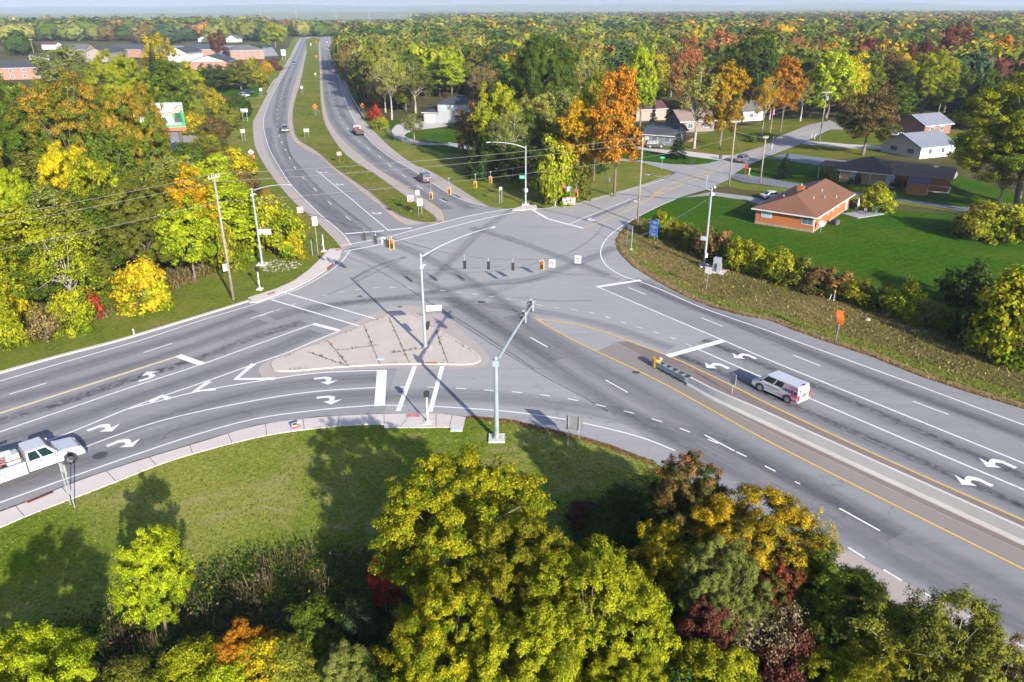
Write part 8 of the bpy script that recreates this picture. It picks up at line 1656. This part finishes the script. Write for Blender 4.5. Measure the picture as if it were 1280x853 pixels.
gx0 = house('garage_house', 'white two-storey house with garage at the round driveway', (530, 153), (547.5, 153.5), 9., 3.1, 'x', ('hip', 'hip'), 1.3, S_LGREY, R_BLK, (), [('F', 2.1, 1.25, 2.7, 2.3)], None, .5)[0]
a = np.array(G(547.5, 153.5)); 
mb = MB(); mb.box((4.1 + 6.2, 4.4, 2.8), (11.6, 8.4, 5.6)); mb.build('main_wall', S_LGREY, gx0)
mb = MB(); e = [(3.9, -.4, 5.55), (16.7, -.4, 5.55), (16.7, 9.2, 5.55), (3.9, 9.2, 5.55), (8.3, 4.4, 7.5), (12.3, 4.4, 7.5)]; mb.add(e, [(0, 1, 5, 4), (1, 2, 5), (2, 3, 4, 5), (3, 0, 4), (3, 2, 1, 0)]); mb.build('main_roof', R_BLK, gx0)
for xx in (6.3, 9.9, 13.5): mb = MB(); mb.box((xx, .17, 4.3), (1.5, .1, 1.5)); o = mb.build('window', TRIM, gx0); mb = MB(); mb.box((xx - .34, .1, 4.3), (.6, .06, 1.3)); mb.box((xx + .34, .1, 4.3), (.6, .06, 1.3)); mb.build('pane', PANEB, o)
# apartments on the left
gAp = 'apartment blocks left of the divided road'
ww = [('F', x, z, 1.5, 1.2) for x in np.arange(4, 60, 5.6) for z in (1.6, 4.4)]
_, Wq = house('apartment_block', 'long brick apartment block with dark roof at the left edge', (-60, 102), (52, 99), 13., 5.8, 'x', ('gable', 'gable'), 3., B_PINK, R_BLK, [q for q in ww if q[1] < 38], (), None, .6, cat='apartment block', group=gAp)
house('apartment_block', 'pale gabled apartment block behind the wide yellow-green tree', (107, 78), (136, 78), 26, 5.6, 'y', ('gable', 'gable'), 3.4, S_CREAM, R_BLK, [('F', 3.5, 4.4, 1.4, 1.2), ('F', 9., 4.4, 1.6, 1.2), ('F', 3.5, 1.7, 1.4, 1.2)], (), None, .6, cat='apartment block', group=gAp)
house('apartment_block', 'grey-roofed apartment wing left of the pale gable', (80, 72), (108, 72), 14, 5.6, 'x', ('gable', 'gable'), 3.2, S_CREAM, R_GR, [('F', 4, 4.2, 1.4, 1.2)], (), None, .6, cat='apartment block', group=gAp)
house('apartment_block', 'slate-roofed apartment wing right of the pale gable', (138, 72), (178, 72), 14, 5.6, 'x', ('gable', 'gable'), 3.2, B_PINK, R_SL, [('F', 4, 4.2, 1.4, 1.2), ('F', 14, 4.2, 1.4, 1.2)], (), None, .6, cat='apartment block', group=gAp)
house('apartment_block', 'white gabled apartment block left of the low brick one', (211, 78), (235, 78), 24, 5.8, 'y', ('gable', 'gable'), 3.2, S_WHITE, R_BLK, [('F', 4, 4.2, 1.4, 1.2), ('F', 8, 4.2, 1.4, 1.2)], (), None, .6, cat='apartment block', group=gAp)
house('apartment_block', 'grey-roofed wing joining the white gabled apartments', (236, 73), (272, 72), 14, 5.8, 'x', ('gable', 'gable'), 3.2, B_PINK, R_SL, [('F', 4, 4.2, 1.4, 1.2)], (), None, .6, cat='apartment block', group=gAp)
house('apartment_block', 'brick apartment block with wide white gable and black roof', (239, 88), (285, 87.5), 22, 4.6, 'y', ('gable', 'gable'), 3.2, B_PINK, R_BLK, [('F', 4, 2., 1.4, 1.2), ('F', 12, 2., 1.4, 1.2), ('R', 5, 2.6, 1.3, 1.2), ('R', 12, 2.6, 1.3, 1.2)], (), None, .6, gable_mat=S_WHITE, cat='apartment block', group=gAp)
house('apartment_block', 'two-storey red brick apartments with grey roof beside the lot', (289, 75.5), (331, 74), 16, 6.2, 'x', ('hip', 'hip'), 3., B_PINK, R_GR, [('F', x, z, 1.3, 1.2) for x in (3, 7.5, 12, 16.5, 21) for z in (1.7, 4.6)], (), None, .6, cat='apartment block', group=gAp)
gFar = 'small buildings far left'
house('cottage', 'small white house beyond the red brick apartments, left one', (248, 53), (266, 53), 12, 3.6, 'y', ('gable', 'gable'), 3., S_WHITE, R_MAR, (), (), None, .5, group=gFar); house('cottage', 'small white gabled house beyond the red brick apartments, right one', (283, 53), (297, 53), 12, 3.6, 'y', ('gable', 'gable'), 3.2, S_WHITE, R_GR, (), (), None, .5, group=gFar)
house('garage', 'white garage row with dark roof left of the pale apartments', (44, 76), (62, 75), 7, 3., 'x', ('gable', 'gable'), 1.5, S_WHITE, R_BLK, (), [('F', 2.5, 1.2, 2.4, 2.2), ('F', 6, 1.2, 2.4, 2.2)], None, .3, cat='garage'); house('cottage', 'brick house with pale red roof in the far left trees', (53, 62), (70, 62), 9, 4., 'x', ('gable', 'gable'), 2., S_WHITE, R_MAR, (), (), None, .4, group=gFar)
house('dark_house', 'dark roofed house deep in the woods right of the far road', (467, 71), (482, 71), 9, 5., 'x', ('gable', 'gable'), 2.6, S_GREY, R_SL, (), (), None, .4)
# shops where the divided road ends
gSh = 'shops at the far end of the divided road'
for A, B_, D, h, wl, rf, lb in (((374, 40.2), (391, 40.2), 25, 4.5, S_WHITE, R_MAR, 'long low shop with brown roof closing the far road'), ((392, 39.8), (399, 39.8), 12, 5., S_CREAM, R_GR, 'white gabled shop at the far end of the median'), ((413, 40.4), (426, 40.2), 14, 4.5, B_RED, R_GR, 'low brick shop right of the far white one'), ((362.5, 40.6), (373, 40.4), 14, 4.5, S_CREAM, R_MAR, 'cream shop between the white-roofed and brown-roofed ones'), ((402, 39.8), (412, 39.8), 14, 4., S_WHITE, R_GR, 'low white shop right of the far median'), ((428, 39), (443, 39), 16, 5, S_CREAM, R_BLK, 'pale building with dark roof under the pink billboard'), ((344, 40.5), (362, 40.5), 16, 6, S_WHITE, R_LB, 'white-roofed building left of the far road')): house('shop', lb, A, B_, D, h * 1.5, 'x', ('gable', 'gable'), 3.6, wl, rf, (), (), None, .5, cat='shop', group=gSh)
x, y = G(427, 39); t = thing('billboard', 'small pink billboard above the far shops', 'billboard', (x, y, 0)); mb = MB(); mb.cyl((0, 0, 0), (0, 0, 9), .4); mb.build('post', GALV, t); mb = MB(); mb.box((0, 0, 11.5), (14, .5, 5.6)); pn = mb.build('panel', M('pink_board', (.55, .16, .20), .6), t); mb = MB(); bars(mb, (0, -.2, 11.5), 9, ((.6, 9), (-.9, 6)), 0, .08, .8, 4); mb.build('lettering', WHITE, pn)
for px, lb in ((448.5, 'white sign board on the right of the far road'), (370, 'tall white shop sign left of the far road')): x, y = G(px, 45); t = thing('shop_sign', lb, 'sign', (x, y, 0)); mb = MB(); mb.cyl((0, 0, 0), (0, 0, 3.5), .3); mb.build('post', GALV, t); mb = MB(); mb.box((0, 0, 5.6), (4.2, .4, 4.6)); mb.build('panel', WHITE, t)
